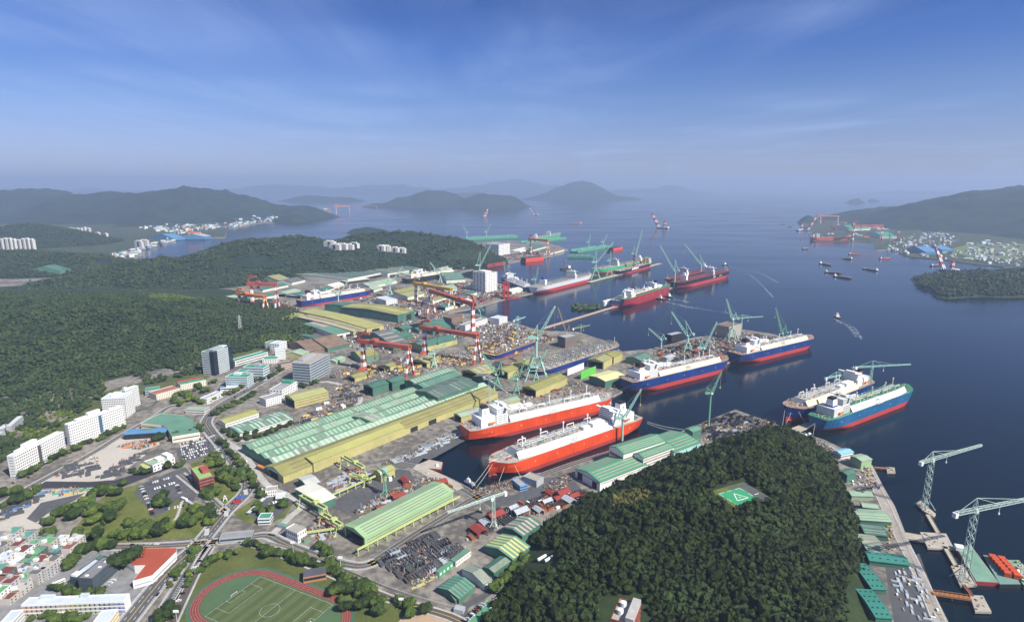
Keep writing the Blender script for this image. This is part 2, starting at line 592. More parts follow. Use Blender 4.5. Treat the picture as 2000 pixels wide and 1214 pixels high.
add_hill('islandwest', [[rp(742, 398, 11200, 500), rp(800, 385, 11300, 900), rp(850, 370, 11500, 1250), rp(885, 392, 11400, 700)], [rp(905, 392, 11000, 500), rp(940, 378, 11000, 1000), rp(1000, 387, 10900, 500)]], 40, 27, 90, FARWOOD, 16)
add_hill('islandlow', [[rp(575, 389, 14800, 500), rp(600, 382, 14800, 700), rp(680, 386, 14800, 500)]], 30, 29, 110, FARWOOD, 10)
add_hill('islandcone', [[rp(1060, 386, 16400, 1000), rp(1105, 374, 16600, 1400), rp(1136, 352, 16800, 1700), rp(1170, 374, 16600, 1500), rp(1215, 385, 16400, 900)]], 50, 31, 120, FARWOOD, 16)
add_hill('islandback', [[rp(895, 377, 18500, 600), rp(930, 375, 18500, 600)]], 30, 33, 120, FARWOOD)
add_hill('specks', [[rp(1664, 389, 13500, 150), rp(1676, 387, 13500, 180)], [rp(1703, 388, 14500, 120), rp(1710, 388, 14500, 140)]], 15, 35, 60, FARWOOD)
add_hill('farrange', [[rp(-200, 374, 29000, 2500), rp(450, 370, 29000, 3000), rp(540, 360, 29000, 2000), rp(640, 370, 29000, 2000), rp(760, 362, 29000, 2300), rp(860, 370, 29000, 2000), rp(1010, 351, 29500, 2600), rp(1100, 362, 29500, 2000), rp(1200, 372, 29500, 2000), rp(1290, 366, 29500, 2600), rp(1400, 380, 29500, 1000)],
       [rp(1740, 376, 26500, 1200), rp(1800, 370, 26500, 2000), rp(1860, 374, 26500, 1500)]], 120, 37, 260, FARWOOD)
add_hill('rightmount', [[rp(2300, 352, 6300, 2200), rp(2120, 358, 6200, 2100), rp(2000, 369, 6000, 1750), rp(1960, 383, 5900, 1400), rp(1900, 402, 5800, 1100), rp(1840, 418, 5700, 560)],
      [rp(2050, 372, 6000, 1500), rp(2120, 462, 4300, 460)]], 32, 39, 45, FARWOOD, 12)
add_hill('righthill', [[rp(1655, 416, 7000, 330), rp(1690, 409, 7000, 560), rp(1740, 404, 7000, 640), rp(1800, 417, 6900, 560), rp(1830, 424, 6700, 400)]], 20, 41, 40, FARWOOD, 12)
add_hill('rightislet', [[rp(1572, 424, 6500, 90), rp(1578, 421, 6500, 120), rp(1586, 424, 6500, 90)]], 8, 43, 22, FARWOOD, 8)
add_hill('rightcape', [[rp(1848, 577, 2150, 55), rp(1866, 560, 2230, 110), rp(1900, 544, 2330, 240), rp(1940, 533, 2420, 340), rp(2000, 538, 2400, 410), rp(2150, 520, 2400, 480)]], 9, 45, 14, FOREST)
# ------------------------------------------------------------------ trees
def ico(sub):
 import bmesh
 bm = bmesh.new()
 bmesh.ops.create_icosphere(bm, subdivisions=sub, radius=1.0)
 V = np.array([v.co[:] for v in bm.verts])
 F = np.array([[v.index for v in f.verts] for f in bm.faces])
 bm.free()
 return V, F
def crown_geo(seed, sub=2, lumps=9, flat=.85, jit=.13, leaves=90, lsize=.2):
 """lumpy crown: clumped envelope plus loose leaf sprays that break up its outline"""
 rs = np.random.RandomState(seed)
 V, F = ico(sub)
 D = rs.normal(size=(lumps, 3))
 D[:, 2] = np.abs(D[:, 2]) * .8
 D /= np.linalg.norm(D, axis=1)[:, None]
 amp = rs.uniform(.18, .45, lumps)
 r = .72 + ((V @ D.T).clip(0) ** 9 * amp).sum(1) + rs.uniform(-jit, jit, len(V))
 P = V * r[:, None]
 P[:, 2] *= flat
 P[:, 2] = np.where(P[:, 2] < 0, P[:, 2] * .6, P[:, 2])
 vs, fs = [P], [F]
 o = len(P)
 if leaves:
  k = rs.randint(0, len(V), leaves)
  k = k[V[k, 2] > -.3] if (V[k, 2] > -.3).any() else k
  c = P[k] * rs.uniform(.96, 1.16, (len(k), 1))
  A = rs.normal(size=(len(k), 3))
  B = rs.normal(size=(len(k), 3))
  A /= np.linalg.norm(A, axis=1)[:, None]
  B /= np.linalg.norm(B, axis=1)[:, None]
  s = lsize * rs.uniform(.6, 1.3, (len(k), 1))
  T = np.stack([c - A * s * .6 - B * s * .3, c + A * s * .6 - B * s * .3, c + B * s * .8], 1).reshape(-1, 3)
  vs.append(T)
  fs.append(np.arange(len(T)).reshape(-1, 3) + o)
 return np.concatenate(vs), np.concatenate(fs)
def leaf_mat(name, dark, light, s1=.11, s2=.8):
 m = M(name, dark, 0.75, sc_=s1, fine=s2, col2=light, thr=(.72, 1.28), spec=.25)
 return m
LEAF = leaf_mat('broadleaf_foliage', (0.018, 0.040, 0.007), (0.085, 0.125, 0.022))
LEAFD = leaf_mat('dark_foliage', (0.008, 0.020, 0.0045), (0.045, 0.072, 0.014))
LEAFY = leaf_mat('yellowish_foliage', (0.05, 0.055, 0.010), (0.135, 0.13, 0.03))
LEAFB = leaf_mat('bright_foliage', (0.036, 0.068, 0.009), (0.13, 0.17, 0.026))
PINE = leaf_mat('hill_foliage', (0.0025, 0.006, 0.0006), (0.034, 0.052, 0.005), .07, .7)
OAK = leaf_mat('hill_foliage_far', (0.012, 0.029, 0.010), (0.054, 0.080, 0.024), .022, .3)
BARK = M('bark', (0.10, 0.075, 0.055), .95)
def forest(name, pts, protos, mat, smin, smax, seed, zs=1.0, sink=.15):
 rs = np.random.RandomState(seed)
 kind = rs.randint(0, len(protos), len(pts))
 sc_ = (smin + (smax - smin) * rs.rand(len(pts)) ** 1.5) * np.where(rs.rand(len(pts)) < .1, 1.4, 1)
 yaw = rs.uniform(0, 2 * np.pi, len(pts))
 VV, FF = [], []
 o = 0
 for k, (V, F) in enumerate(protos):
  idx = np.where(kind == k)[0]
  if not len(idx):
   continue
  c, s = np.cos(yaw[idx]), np.sin(yaw[idx])
  x = V[None, :, 0] * c[:, None] - V[None, :, 1] * s[:, None]
  y = V[None, :, 0] * s[:, None] + V[None, :, 1] * c[:, None]
  z = np.broadcast_to(V[None, :, 2], x.shape) * zs
  W = np.stack([x, y, z], -1) * sc_[idx][:, None, None] + pts[idx][:, None, :]
  W[:, :, 2] += (sc_[idx] * (.62 - sink))[:, None]
  VV.append(W.reshape(-1, 3))
  FF.append((F[None] + (np.arange(len(idx)) * len(V))[:, None, None]).reshape(-1, 3) + o)
  o += W.shape[0] * W.shape[1]
 me = np_mesh(name, np.concatenate(VV), np.concatenate(FF), mat)
 ob = bpy.data.objects.new(name, me)
 COL.objects.link(ob)
 ob['kind'] = 'stuff'
 return ob
def poisson(hf, x0, x1, y0, y1, step, seed, keep=None, zmin=4.5):
 rs = np.random.RandomState(seed)
 X, Y = np.meshgrid(np.arange(x0, x1, step), np.arange(y0, y1, step))
 X[1::2] += step / 2
 X = (X + rs.uniform(-.38, .38, X.shape) * step).ravel()
 Y = (Y + rs.uniform(-.38, .38, Y.shape) * step).ravel()
 Z = hf(X, Y)
 ok = Z > zmin
 if keep is not None:
  ok &= keep(X, Y, Z)
 return np.stack([X, Y, Z], -1)[ok]
def rowcol(X, Y, Z):
 """where a ground point stands in the measured photograph (for clipping to what the bay-side view covers)"""
 q1, q2 = Y, Z - CAMH
 zc, yc = q1 * CP - q2 * SP, q1 * SP + q2 * CP
 return 1000 + FPX * X / zc, 607 - FPX * yc / zc
def inframe(X, Y, Z):
 x, y = rowcol(X, Y, Z)
 return (x > -60) & (x < 2060) & (y < 1290)
# ------------------------------------------------------------------ the near wooded hill with its helipad
HO = [(1176, 962), (1145, 974), (1105, 998), (1062, 1024), (1030, 1056), (985, 1140), (930, 1214), (900, 1330), (1690, 1330), (1700, 1214), (1697, 1110), (1678, 1020),
   (1654, 955), (1636, 905), (1588, 864), (1535, 842), (1480, 842), (1400, 866), (1290, 906)]
HD = dome_h([G(x, y, 3) for x, y in HO], 76, 205, 71, 11)
def H0(x, y):                                    # highest towards the quay, falling away to the lane and the sports ground
 z = HD(x, y)
 f = 1 - .42 * np.clip(np.hypot(x - 365, y - 770) / 430 - .08, 0, 1)
 return np.where(z > 3, 3 + (z - 3) * f, z)
def hit(px, py, hf=None, y0=420, y1=1000):
 """first meeting of a sight line with the hill"""
 hf = hf or H0
 Y = np.arange(y0, y1, 1.0)
 d = ray(px, py)
 X, Z = d[0] * Y / d[1], CAMH + d[2] * Y / d[1]
 k = np.where(hf(X, Y) > Z)[0]
 return Vector((X[k[0]], Y[k[0]], Z[k[0]])) if len(k) else None
HPC = hit(1446, 966)
HPZ = HPC.z + 1.0
hpa = G(1431, 949, HPZ), G(1475, 975, HPZ), G(1413, 973, HPZ)
hu = (hpa[1] - hpa[0]).normalized()
HPANG = math.atan2(hu.y, hu.x)
HPP = G(1445, 971, HPZ)                          # centre of the pad
HTC = G(1444, 963, HPZ)                          # centre of the whole clearing
def H1(x, y):
 z = H0(x, y)
 d = np.hypot(x - HTC.x, y - HTC.y)
 k = np.clip((62 - d) / 26, 0, 1)
 k = k * k * (3 - 2 * k)
 return z * (1 - k) + (HPZ - .3) * k
xs_ = [G(x, y, 3) for x, y in HO]
hb = (min(p.x for p in xs_) - 5, max(p.x for p in xs_) + 5, min(p.y for p in xs_) - 5, max(p.y for p in xs_) + 5)
hill('hill', H1, *hb, 5, FOREST, cut=2.0)
def clearing(X, Y, Z):
 px, py = rowcol(X, Y, Z)
 dx, dy = X - HTC.x, Y - HTC.y
 c, s = math.cos(HPANG), math.sin(HPANG)
 u, v = dx * c + dy * s, -dx * s + dy * c
 pad = (np.abs(u) < 25) & (v > -32) & (v < 30)
 park = (px > 1015) & (px < 1090) & (py > 1072) & (py < 1120)
 lawn = (px > 1655) & (px < 1720) & (py > 1120) & (Z < 26)
 tower = (px > 1170) & (px < 1262) & (py > 1165)
 return ~(pad | park | lawn | tower) & inframe(X, Y, Z) & (px > 955 - np.clip((1240 - py), 0, 60))
pts = poisson(H1, *hb, 5.5, 3, clearing, 5.0)
near = pts[:, 1] < 500
order = np.argsort(pts[:, 1])
SINGLE = pts[order[:48]]
REST = pts[order[48:]]
P2 = [crown_geo(100 + i, 2, 9, 1.0, .15, 110, .24) for i in range(6)]
sel = (vnoise(REST[:, 0], REST[:, 1], 30, 77) > .2)
bam = np.hypot(REST[:, 0] - hit(1235, 975).x, (REST[:, 1] - hit(1235, 975).y) * .8) < 26
forest('woodland', REST[~sel & ~bam], P2, PINE, 2.3, 5.0, 5, 1.15)
forest('woodland', REST[sel & ~bam], P2, LEAFD, 2.3, 4.8, 6, 1.1)
forest('woodland', REST[bam], P2, LEAFY, 2.0, 3.4, 7, 1.3)
def crown_mesh(name, seed, mat, **kw):
 V, F = crown_geo(seed, **kw)
 return np_mesh(name, V, F, mat)
def make_tree(name, mat, seed, label, group, h=1.0, sub=3, leaves=420, flat=.9):
 """unit tree: crown radius about 1, trunk below"""
 t = thing(name, label, 'tree', (0, 0, 0), 0, group)
 me = crown_mesh('crown', seed, mat, sub=sub, lumps=14, flat=flat, jit=.10, leaves=leaves, lsize=.15)
 c = bpy.data.objects.new('crown', me)
 COL.objects.link(c)
 c.parent = t
 c.location = (0, 0, .95 * h)
 b = MB()
 b.cyl((0, 0, -.15), (0, 0, .75 * h), .10, .06, 6)
 for i in range(4):
  a = i * 1.6 + seed
  b.cyl((0, 0, .45 * h), (.45 * math.cos(a), .45 * math.sin(a), .95 * h), .05, .025, 5)
 b.build('trunk', BARK, t)
 return t
TREES = {}
for k, m in (('green', LEAF), ('dark', LEAFD), ('bright', LEAFB), ('yellow', LEAFY)):
 TREES[k] = [make_tree('tree', m, 40 + i * 7 + len(k), '', None, flat=(.95, .85, 1.1)[i]) for i in range(3)]
for i in range(3):
 TREES['hill'] = TREES.get('hill', []) + [make_tree('tree', PINE, 80 + i * 7, '', None, 1.0, 2, 160, 1.1)]
USED = set()
POOL = []
def tree(kind, p, s, label, group, zs=1.0):
 src = TREES[kind][rnd.randrange(3)]
 rz = rnd.uniform(0, 6.28)
 if src.name in USED:
  t = again(src, p, rz)
 else:
  USED.add(src.name)
  t = src
  t.location, t.rotation_euler = p, (0, 0, rz)
 t.scale = (s, s, s * zs)
 t['label'], t['group'] = label, group
 return t
for p in SINGLE:
 tree('hill', Vector(p), rnd.uniform(2.8, 4.6), 'dark green tree in the dense woodland at the bottom edge of the near hill', 'nearest trees of the wooded hill', 1.15)
def tree_line(px, n, kind, s0, s1, label, group, jit=2.5):
 P = [G(x, y) for x, y in px]
 ln = [0]
 for a, c in zip(P[:-1], P[1:]):
  ln.append(ln[-1] + (c - a).length)
 for i in range(n):
  d = (i + .5) / n * ln[-1]
  for k in range(len(P) - 1):
   if d <= ln[k + 1]:
    q = P[k].lerp(P[k + 1], (d - ln[k]) / (ln[k + 1] - ln[k]))
    break
  kd = kind if isinstance(kind, str) else rnd.choice(kind)
  if (i * 7) % 13 > 7:
   POOL.append((q.x + rnd.uniform(-jit, jit), q.y + rnd.uniform(-jit, jit), 3, rnd.uniform(s0, s1)))
   continue
  tree(kd, (q.x + rnd.uniform(-jit, jit), q.y + rnd.uniform(-jit, jit), 3), rnd.uniform(s0, s1), label, group)
def tree_patch(px, n, kind, s0, s1, label, group):
 P = [G(x, y) for x, y in px]
 x0, x1, y0, y1 = min(p.x for p in P), max(p.x for p in P), min(p.y for p in P), max(p.y for p in P)
 k = 0
 got = []
 for _ in range(4000):
  if k >= n:
   break
  x, y = rnd.uniform(x0, x1), rnd.uniform(y0, y1)
  ins = False
  for i in range(len(P)):
   a, b = P[i], P[i - 1]
   if (a.y > y) != (b.y > y) and x < (b.x - a.x) * (y - a.y) / (b.y - a.y) + a.x:
    ins = not ins
  if not ins or any((x - u) ** 2 + (y - v) ** 2 < (s0 * 1.1) ** 2 for u, v in got):
   continue
  got.append((x, y))
  kd = kind if isinstance(kind, str) else rnd.choice(kind)
  k += 1
  if (k * 7) % 13 > 7:
   POOL.append((x, y, 3, rnd.uniform(s0, s1)))
   continue
  tree(kd, (x, y, 3), rnd.uniform(s0, s1), label, group)
MIX = ('green', 'green', 'dark', 'bright')
tree_patch([(72, 1030), (110, 1000), (150, 985), (190, 1000), (235, 990), (238, 1010), (190, 1040), (178, 1052), (80, 1045)], 26, MIX, 5, 7.5, 'leafy green tree in the belt between the lower storage yard and the park lawn', 'trees along the park edge')
tree_patch([(180, 1052), (230, 1035), (265, 1020), (300, 1030), (330, 1035), (320, 1050), (200, 1062)], 18, MIX, 4.5, 7, 'leafy tree at the foot of the park lawn above the town road', 'trees at the park foot')
tree_patch([(150, 985), (200, 955), (240, 940), (262, 945), (245, 965), (190, 985)], 13, MIX, 4.5, 6.5, 'leafy tree at the upper edge of the park lawn beside the dark road', 'trees at the park top')
tree_patch([(355, 1010), (385, 985), (420, 1000), (415, 1025), (380, 1040), (355, 1030)], 16, ('green', 'dark', 'bright'), 4.5, 7, 'dense green tree beside the crossroads corner of the park', 'trees at the park corner')
tree_patch([(300, 985), (318, 965), (335, 975), (325, 1000), (305, 1005)], 7, ('dark', 'green'), 5, 7, 'round dark tree in the middle of the park car park', 'trees in the park car park')
tree_patch([(405, 905), (425, 893), (460, 915), (480, 945), (470, 965), (425, 945)], 20, MIX, 4.5, 7, 'leafy tree in the garden behind the red brick office', 'trees behind the brick office')
tree_patch([(395, 960), (425, 958), (430, 972), (400, 975)], 6, ('dark', 'green'), 4, 6, 'leafy tree in the garden below the red brick office', 'trees below the brick office')
tree_line([(428, 862), (445, 880), (470, 905), (495, 940), (512, 975)], 17, ('dark', 'green'), 3.8, 5.2, 'round street tree along the avenue at the end of the panel shop', 'street trees along the avenue')
tree_line([(432, 842), (470, 862), (520, 850), (574, 828)], 16, 'dark', 3.4, 4.6, 'dark street tree in front of the green striped hall', 'street trees in front of the striped hall')
tree_line([(415, 815), (440, 800), (480, 780), (500, 770)], 13, ('dark', 'green'), 4.2, 5.6, 'dense dark tree on the bank above the avenue bend', 'trees on the avenue bank')
tree_line([(345, 795), (375, 780), (400, 790), (430, 775), (465, 765), (485, 752), (500, 745)], 18, MIX, 3.6, 5.4, 'leafy tree in front of the silver roofed office beside the avenue', 'trees by the silver roofed office')
tree_patch([(330, 780), (345, 768), (375, 760), (400, 752), (420, 745), (425, 760), (380, 775), (345, 790)], 18, MIX, 4, 6, 'leafy tree between cream buildings and the avenue', 'trees by the cream buildings')
tree_line([(510, 745), (530, 738), (545, 725), (560, 722)], 6, 'dark', 4.5, 6.5, 'round dark tree in front of the grey glass office', 'trees by the glass office')
tree_line([(580, 755), (597, 757), (620, 745)], 4, 'dark', 4, 5.5, 'dark tree behind the long white office', 'trees behind the white office')
tree_line([(338, 860), (355, 852), (385, 848), (392, 838)], 9, ('dark', 'green'), 4.5, 6, 'dark tree along the low wall of the green roofed building', 'trees at the green roofed building')
tree_line([(305, 863), (318, 858)], 3, 'dark', 5.5, 7.5, 'big round dark tree at the edge of the pale storage yard', 'trees at the storage yard edge')
tree_line([(40, 935), (75, 915), (110, 895), (150, 880), (165, 868), (190, 862), (215, 850), (245, 835)], 22, MIX, 3.4, 6, 'leafy tree along the foot of the white dormitories', 'trees at the dormitories')
tree_line([(-10, 975), (30, 965), (75, 960), (60, 975), (0, 995)], 10, MIX, 5, 7.5, 'leafy tree at the left edge below the dormitory', 'trees at the left edge')
tree_line([(250, 925), (290, 925), (310, 905), (330, 915), (345, 915), (360, 905)], 11, MIX, 3.6, 5.4, 'leafy tree around the white hall with pale green roofs', 'trees around the white hall')
tree_line([(130, 1115), (150, 1090), (175, 1075), (200, 1068), (225, 1072)], 16, ('green', 'dark'), 4.2, 6, 'green tree in the row between the town houses and the dark office', 'trees beside the town houses')
big = G(244, 1108)
tree('dark', big, 13, 'very large round dark tree beside the red roofed hall', None, .8)
tree_line([(480, 1062), (510, 1070), (545, 1085), (600, 1100), (650, 1118), (690, 1135), (735, 1160)], 26, ('dark', 'green'), 3.2, 4.8, 'street tree along the railway wall above the sports ground', 'street trees along the railway wall')
tree_line([(485, 1085), (550, 1092), (690, 1115), (560, 1098)], 5, 'green', 5, 7, 'round green tree on the bank above the running track', 'trees above the running track')
tree_patch([(640, 1150), (700, 1140), (760, 1165), (850, 1195), (840, 1212), (720, 1200), (690, 1214)], 22, ('green', 'dark', 'dark'), 4.5, 7, 'dark green tree between running track and sand pitch', 'trees by the sand pitch')
tree_line([(365, 1150), (372, 1125), (395, 1110), (440, 1085), (470, 1078)], 9, ('yellow', 'green', 'bright'), 3, 4.4, 'small tree beside the parking rows above the running track', 'small trees by the parking rows')
tree_line([(318, 1225), (330, 1205), (345, 1200)], 5, 'dark', 5.5, 8, 'big dark tree at the bottom edge beside the floodlight', 'trees at the bottom edge')
tree_line([(60, 1212), (100, 1208), (150, 1212), (180, 1208)], 9, MIX, 2.6, 3.8, 'small tree in the school yard', 'trees in the school yard')
tree_line([(100, 1150), (130, 1155), (150, 1165), (200, 1160)], 8, MIX, 2.6, 4, 'small tree behind the long school', 'trees behind the school')
tree_line([(505, 985), (515, 1005), (548, 985), (555, 995), (560, 975)], 8, MIX, 3.4, 5, 'leafy tree around the bus yard', 'trees around the bus yard')
tree_line([(330, 1150), (350, 1115), (385, 1080)], 12, ('green', 'yellow'), 1.6, 2.4, 'small bush on the boulevard central strip', 'bushes on the boulevard')
tree_line([(615, 1070), (650, 1085), (640, 1075)], 4, 'green', 3.5, 5, 'leafy tree beside the green steel gantry', 'trees beside the gantry')
tree_line([(472, 855), (500, 845), (470, 858)], 3, 'dark', 3.5, 5, 'dark round tree at the steel yard edge', 'trees at the steel yard')
ISL = [G(1121 + i * 4.1 + rnd.uniform(-2, 2), 603 + rnd.uniform(-5, 4), 1) for i in range(12) for _ in (0, 1, 2)]
POOL += [(p.x, p.y, 2, rnd.uniform(5, 9)) for p in ISL]
tree_line([(960, 1165), (1000, 1120), (1020, 1100), (1010, 1075)], 9, ('bright', 'green'), 4, 6, 'light green tree along the lane at the hill foot', 'trees along the hill lane')
pl = np.array(POOL)
P3 = [crown_geo(300 + i, 2, 12, .95, .1, 150, .18) for i in range(5)]
o_ = forest('trees', np.column_stack([pl[:, :2], pl[:, 2]]), P3, LEAF, 4.2, 6.2, 21, 1.0)
for l_ in TREES.values():
 for o_ in l_:
  if o_.name not in USED:
   for c_ in list(o_.children):
    bpy.data.objects.remove(c_)
   bpy.data.objects.remove(o_)
# woods on the hills behind
CLEAR = [(645, 484, 70, 9), (768, 490, 32, 8), (505, 514, 60, 9), (318, 730, 34, 8), (205, 512, 14, 8), (300, 700, 0, 0), (700, 505, 60, 4), (800, 466, 45, 5)]
LIGHT = [(540, 664, 36, 13), (235, 750, 40, 12), (120, 818, 45, 14), (345, 580, 60, 10), (75, 850, 60, 12), (730, 480, 50, 8), (905, 500, 45, 10)]
def ell(L_, X, Y, Z):
 x, y = rowcol(X, Y, Z)
 r = np.zeros(np.shape(X), bool)
 for cx, cy, a, b in L_:
  if a:
   r |= ((x - cx) / a) ** 2 + ((y - cy) / b) ** 2 < 1
 return r
def woods(pts, mat, s0, s1, seed):
 pts = pts[~ell(CLEAR, *pts.T)]
 k = ell(LIGHT, *pts.T)
 forest('woodland', pts[~k], P1, mat, s0, s1, seed)
 if k.any():
  forest('woodland', pts[k], P1, LEAFB, s0 * .6, s1 * .6, seed)
hf, x0, x1, y0, y1 = HILLS['left']
P1 = [crown_geo(200 + i, 1, 6, 1.0, .2, 26, .42) for i in range(6)]
woods(poisson(hf, x0, x1, y0, 1900, 8.4, 8, lambda X, Y, Z: inframe(X, Y, Z) & ~((rowcol(X, Y, Z)[0] > 200) & (rowcol(X, Y, Z)[0] < 275) & (rowcol(X, Y, Z)[1] > 738)), 4.0), OAK, 3.8, 6.8, 9)
hf, x0, x1, y0, y1 = HILLS['ridge']
woods(poisson(hf, x0, x1, y0, 3700, 15, 10, inframe, 5), OAK, 6, 10, 11)
for k_, s_ in (('back', 16), ('flats', 18)):
 hf, x0, x1, y0, y1 = HILLS[k_]
 woods(poisson(hf, x0, x1, y0, y1, s_, 10, inframe, 5), OAK, 6, 10, 17)
hf, x0, x1, y0, y1 = HILLS['rightcape']
woods(poisson(hf, x0, x1, y0, y1, 12, 12, inframe, 3), OAK, 6, 9, 13)
rs_ = np.random.RandomState(4)
px_ = np.array([G(x, y)[:] for x, y in zip(rs_.uniform(-40, 575, 5200), rs_.uniform(660, 905, 5200))])
pr, pc = rowcol(px_[:, 0], px_[:, 1], px_[:, 2])
foot = np.interp(pr, [0, 60, 120, 200, 230, 290, 340, 400, 460, 520, 575], [900, 858, 828, 772, 752, 745, 738, 722, 690, 668, 660])
woods(px_[(pc < foot + 6) & ~((pr > 205) & (pr < 275) & (pc > 735)) & (pc > foot - np.where(pr < 230, 150, 75))], OAK, 4.5, 7, 14)
# ------------------------------------------------------------------ helipad
def hz(name, pts, mat, dz):
 b = MB()
 b.sheet([(x, y) for x, y in pts], 0)
 o = b.build(name, mat)
 o.location = (HPP.x, HPP.y, HPZ + dz)
 o.rotation_euler = (0, 0, HPANG)
 return o
hs = (hpa[1] - hpa[0]).length / 2
sq = lambda r: [(-r, -r), (r, -r), (r, r), (-r, r)]
lawn = hz('helipad_lawn', [(-hs - 8, -hs - 5), (hs + 8, -hs - 5), (hs + 8, hs + 14), (-hs - 8, hs + 14)], GRASS, .3)
setting(lawn)
setting(hz('helipad_apron', [(-hs - 2, hs), (hs + 6, hs), (hs + 6, hs + 13), (-hs - 6, hs + 13), (-hs - 6, 3), (-hs, 3)], ASPH, .36))
hp = thing('helipad', 'square green helicopter landing pad with white triangle on the wooded hill', 'helipad', (HPP.x, HPP.y, HPZ + .42), HPANG)
MB().sheet(sq(hs), 0).build('pad', M('pad_green', (.045, .30, .13), .8, .08), hp)
b = MB()
for i in range(4):
 a = math.pi / 2 * i
 for t0, t1 in ((-.95, -.5), (-.2, .2), (.5, .95)):
  p = Vector((t0 * hs, .93 * hs, .05))
  q = Vector((t1 * hs, .93 * hs, .05))
  b.bar(Matrix.Rotation(a, 3, 'Z') @ p, Matrix.Rotation(a, 3, 'Z') @ q, .5, .02)
b.build('edge_marking', WHITE, hp)
b = MB()
T = [Vector((.55 * hs * math.cos(a), .55 * hs * math.sin(a), .05)) for a in (R(60), R(180), R(300))]
for i in range(3):
 b.bar(T[i], T[(i + 1) % 3], 1.0, .02)
b.build('triangle_marking', WHITE, hp)
lettering('letter', 'H', 4.2, WHITE, hp, (0, 0, .06), (0, 0, R(-90)))
b = MB()
for i in range(9):
 b.bar((-hs - 6 + i * 1.2, hs + 13.5, 0), (-hs - 6 + i * 1.2, hs + 13.5, 1.2), .15)
setting(hz('helipad_marking', [(2, hs + 3), (3, hs + 3), (3, hs + 9), (2, hs + 9)], WHITE, .42))
# ------------------------------------------------------------------ ground surfaces, roads, markings
def zone(name, px, mat, z=3.05):
 b = MB()
 b.sheet([G(x, y, z) for x, y in px], z)
 return setting(b.build(name, mat))
def ribbon(pts, w, z, closed=False, off=0.0):
 """quad strip of width w along world points"""
 b = MB()
 n = len(pts)
 L_, R_ = [], []
 for i, p in enumerate(pts):
  if closed:
   d = pts[(i + 1) % n] - pts[i - 1]
  else:
   d = pts[min(i + 1, n - 1)] - pts[max(i - 1, 0)]
  d = Vector((d.x, d.y, 0)).normalized()
  s = Vector((-d.y, d.x, 0))
  L_.append((p + s * (off + w / 2)))
  R_.append((p + s * (off - w / 2)))
 V = [(p.x, p.y, z) for p in R_] + [(p.x, p.y, z) for p in L_]
 F = []
 for i in range(n if closed else n - 1):
  j = (i + 1) % n
  F.append((i, j, n + j, n + i))
 b.add(V, F)
 return b
def smooth_px(px, k=4):
 P = [G(x, y, 3.0) for x, y in px]
 out = []
 for i in range(len(P) - 1):
  p0, p1, p2, p3 = P[max(i - 1, 0)], P[i], P[i + 1], P[min(i + 2, len(P) - 1)]
  for j in range(k):
   t = j / k
   out.append(0.5 * ((2 * p1) + (p2 - p0) * t + (2 * p0 - 5 * p1 + 4 * p2 - p3) * t * t + (3 * p1 - p0 - 3 * p2 + p3) * t ** 3))
 out.append(P[-1])
 return out
def dashes(pts, off, w, z, on=4.0, gap=6.0):
 b = MB()
 for a, c in zip(pts[:-1], pts[1:]):
  d = (c - a)
  ln = d.length
  d.normalize()
  s = Vector((-d.y, d.x, 0))
  t = 0
  while t + on < ln:
   p, q = a + d * t + s * off, a + d * (t + on) + s * off
   b.add([(v.x, v.y, z) for v in (p - s * w / 2, q - s * w / 2, q + s * w / 2, p + s * w / 2)], [(0, 1, 2, 3)])
   t += on + gap
 return b
def road(px, w, mat=None, z=3.10, yellow=True, white=True, kerb=True, lanes=2):
 pts = smooth_px(px)
 setting(ribbon(pts, w, z).build('road', mat or ASPH))
 if yellow:
  setting(ribbon(pts, 0.5, z + .05).build('road_marking', YELLOWL))
 if white:
  for s in (-1, 1):
   setting(ribbon(pts, 0.3, z + .05, off=s * (w / 2 - .8)).build('road_marking', WHITE))
   if lanes > 2:
    d = dashes(pts, s * w / 4, 0.35, z + .05)
    if d.v:
     setting(d.build('road_marking', WHITE))
 if kerb:
  for s in (-1, 1):
   k = ribbon(pts, 2.2, z + .13, off=s * (w / 2 + 1.1))
   setting(k.build('pavement', CONC))
 return pts
def crossing(x, y, ang, w, n=7, ln=5):
 b = MB()
 c = G(x, y, 3.16)
 for i in range(n):
  t = (i - (n - 1) / 2) * w / n
  b.rbx((c.x + math.cos(ang) * t, c.y + math.sin(ang) * t, 3.155), (w / n * .5, ln, .005), ang)
 setting(b.build('road_marking', WHITE))
zone('fields', [(-500, 540), (60, 535), (200, 522), (258, 502), (278, 487), (338, 465), (438, 463), (446, 445), (500, 436), (556, 428), (598, 413), (560, 405), (300, 400), (-500, 400)], FARGREEN, 3.4)
zone('town_ground', [(-160, 1040), (60, 1035), (180, 1045), (250, 1065), (330, 1075), (260, 1200), (200, 1300), (-250, 1300)], M('town_paving', (0.22, 0.22, 0.22), 0.9, 0.25, 0.03, fine=.2))
zone('storage_yard_ground', [(84, 939), (186, 879), (239, 851), (308, 851), (312, 868), (276, 880), (284, 888), (240, 921), (222, 936), (176, 940)], PALE)
zone('road', [(72, 941), (110, 926), (84, 939.5), (176, 940.5), (224, 937), (300, 914), (345, 902), (348, 908), (240, 950), (80, 953)], ASPH2)
zone('storage_yard_ground', [(-60, 1012), (0, 985), (82, 956), (182, 951), (166, 971), (130, 1000), (75, 1032), (-60, 1040)], PALE)
zone('asphalt_patch', [(52, 1012), (80, 981), (166, 962), (146, 977), (98, 998), (70, 1020)], ASPH, 3.08)
zone('hill_foot_grass', [(-80, 880), (60, 850), (120, 822), (200, 765), (280, 745), (400, 715), (460, 680), (575, 655), (585, 668), (520, 690), (455, 705), (395, 745), (290, 765), (262, 775), (235, 790), (130, 838), (20, 895), (-60, 935)], M('hill_grass', (.05, .075, .02), .95, sc_=.02, fine=.1, col2=(.12, .13, .05)), 3.05)
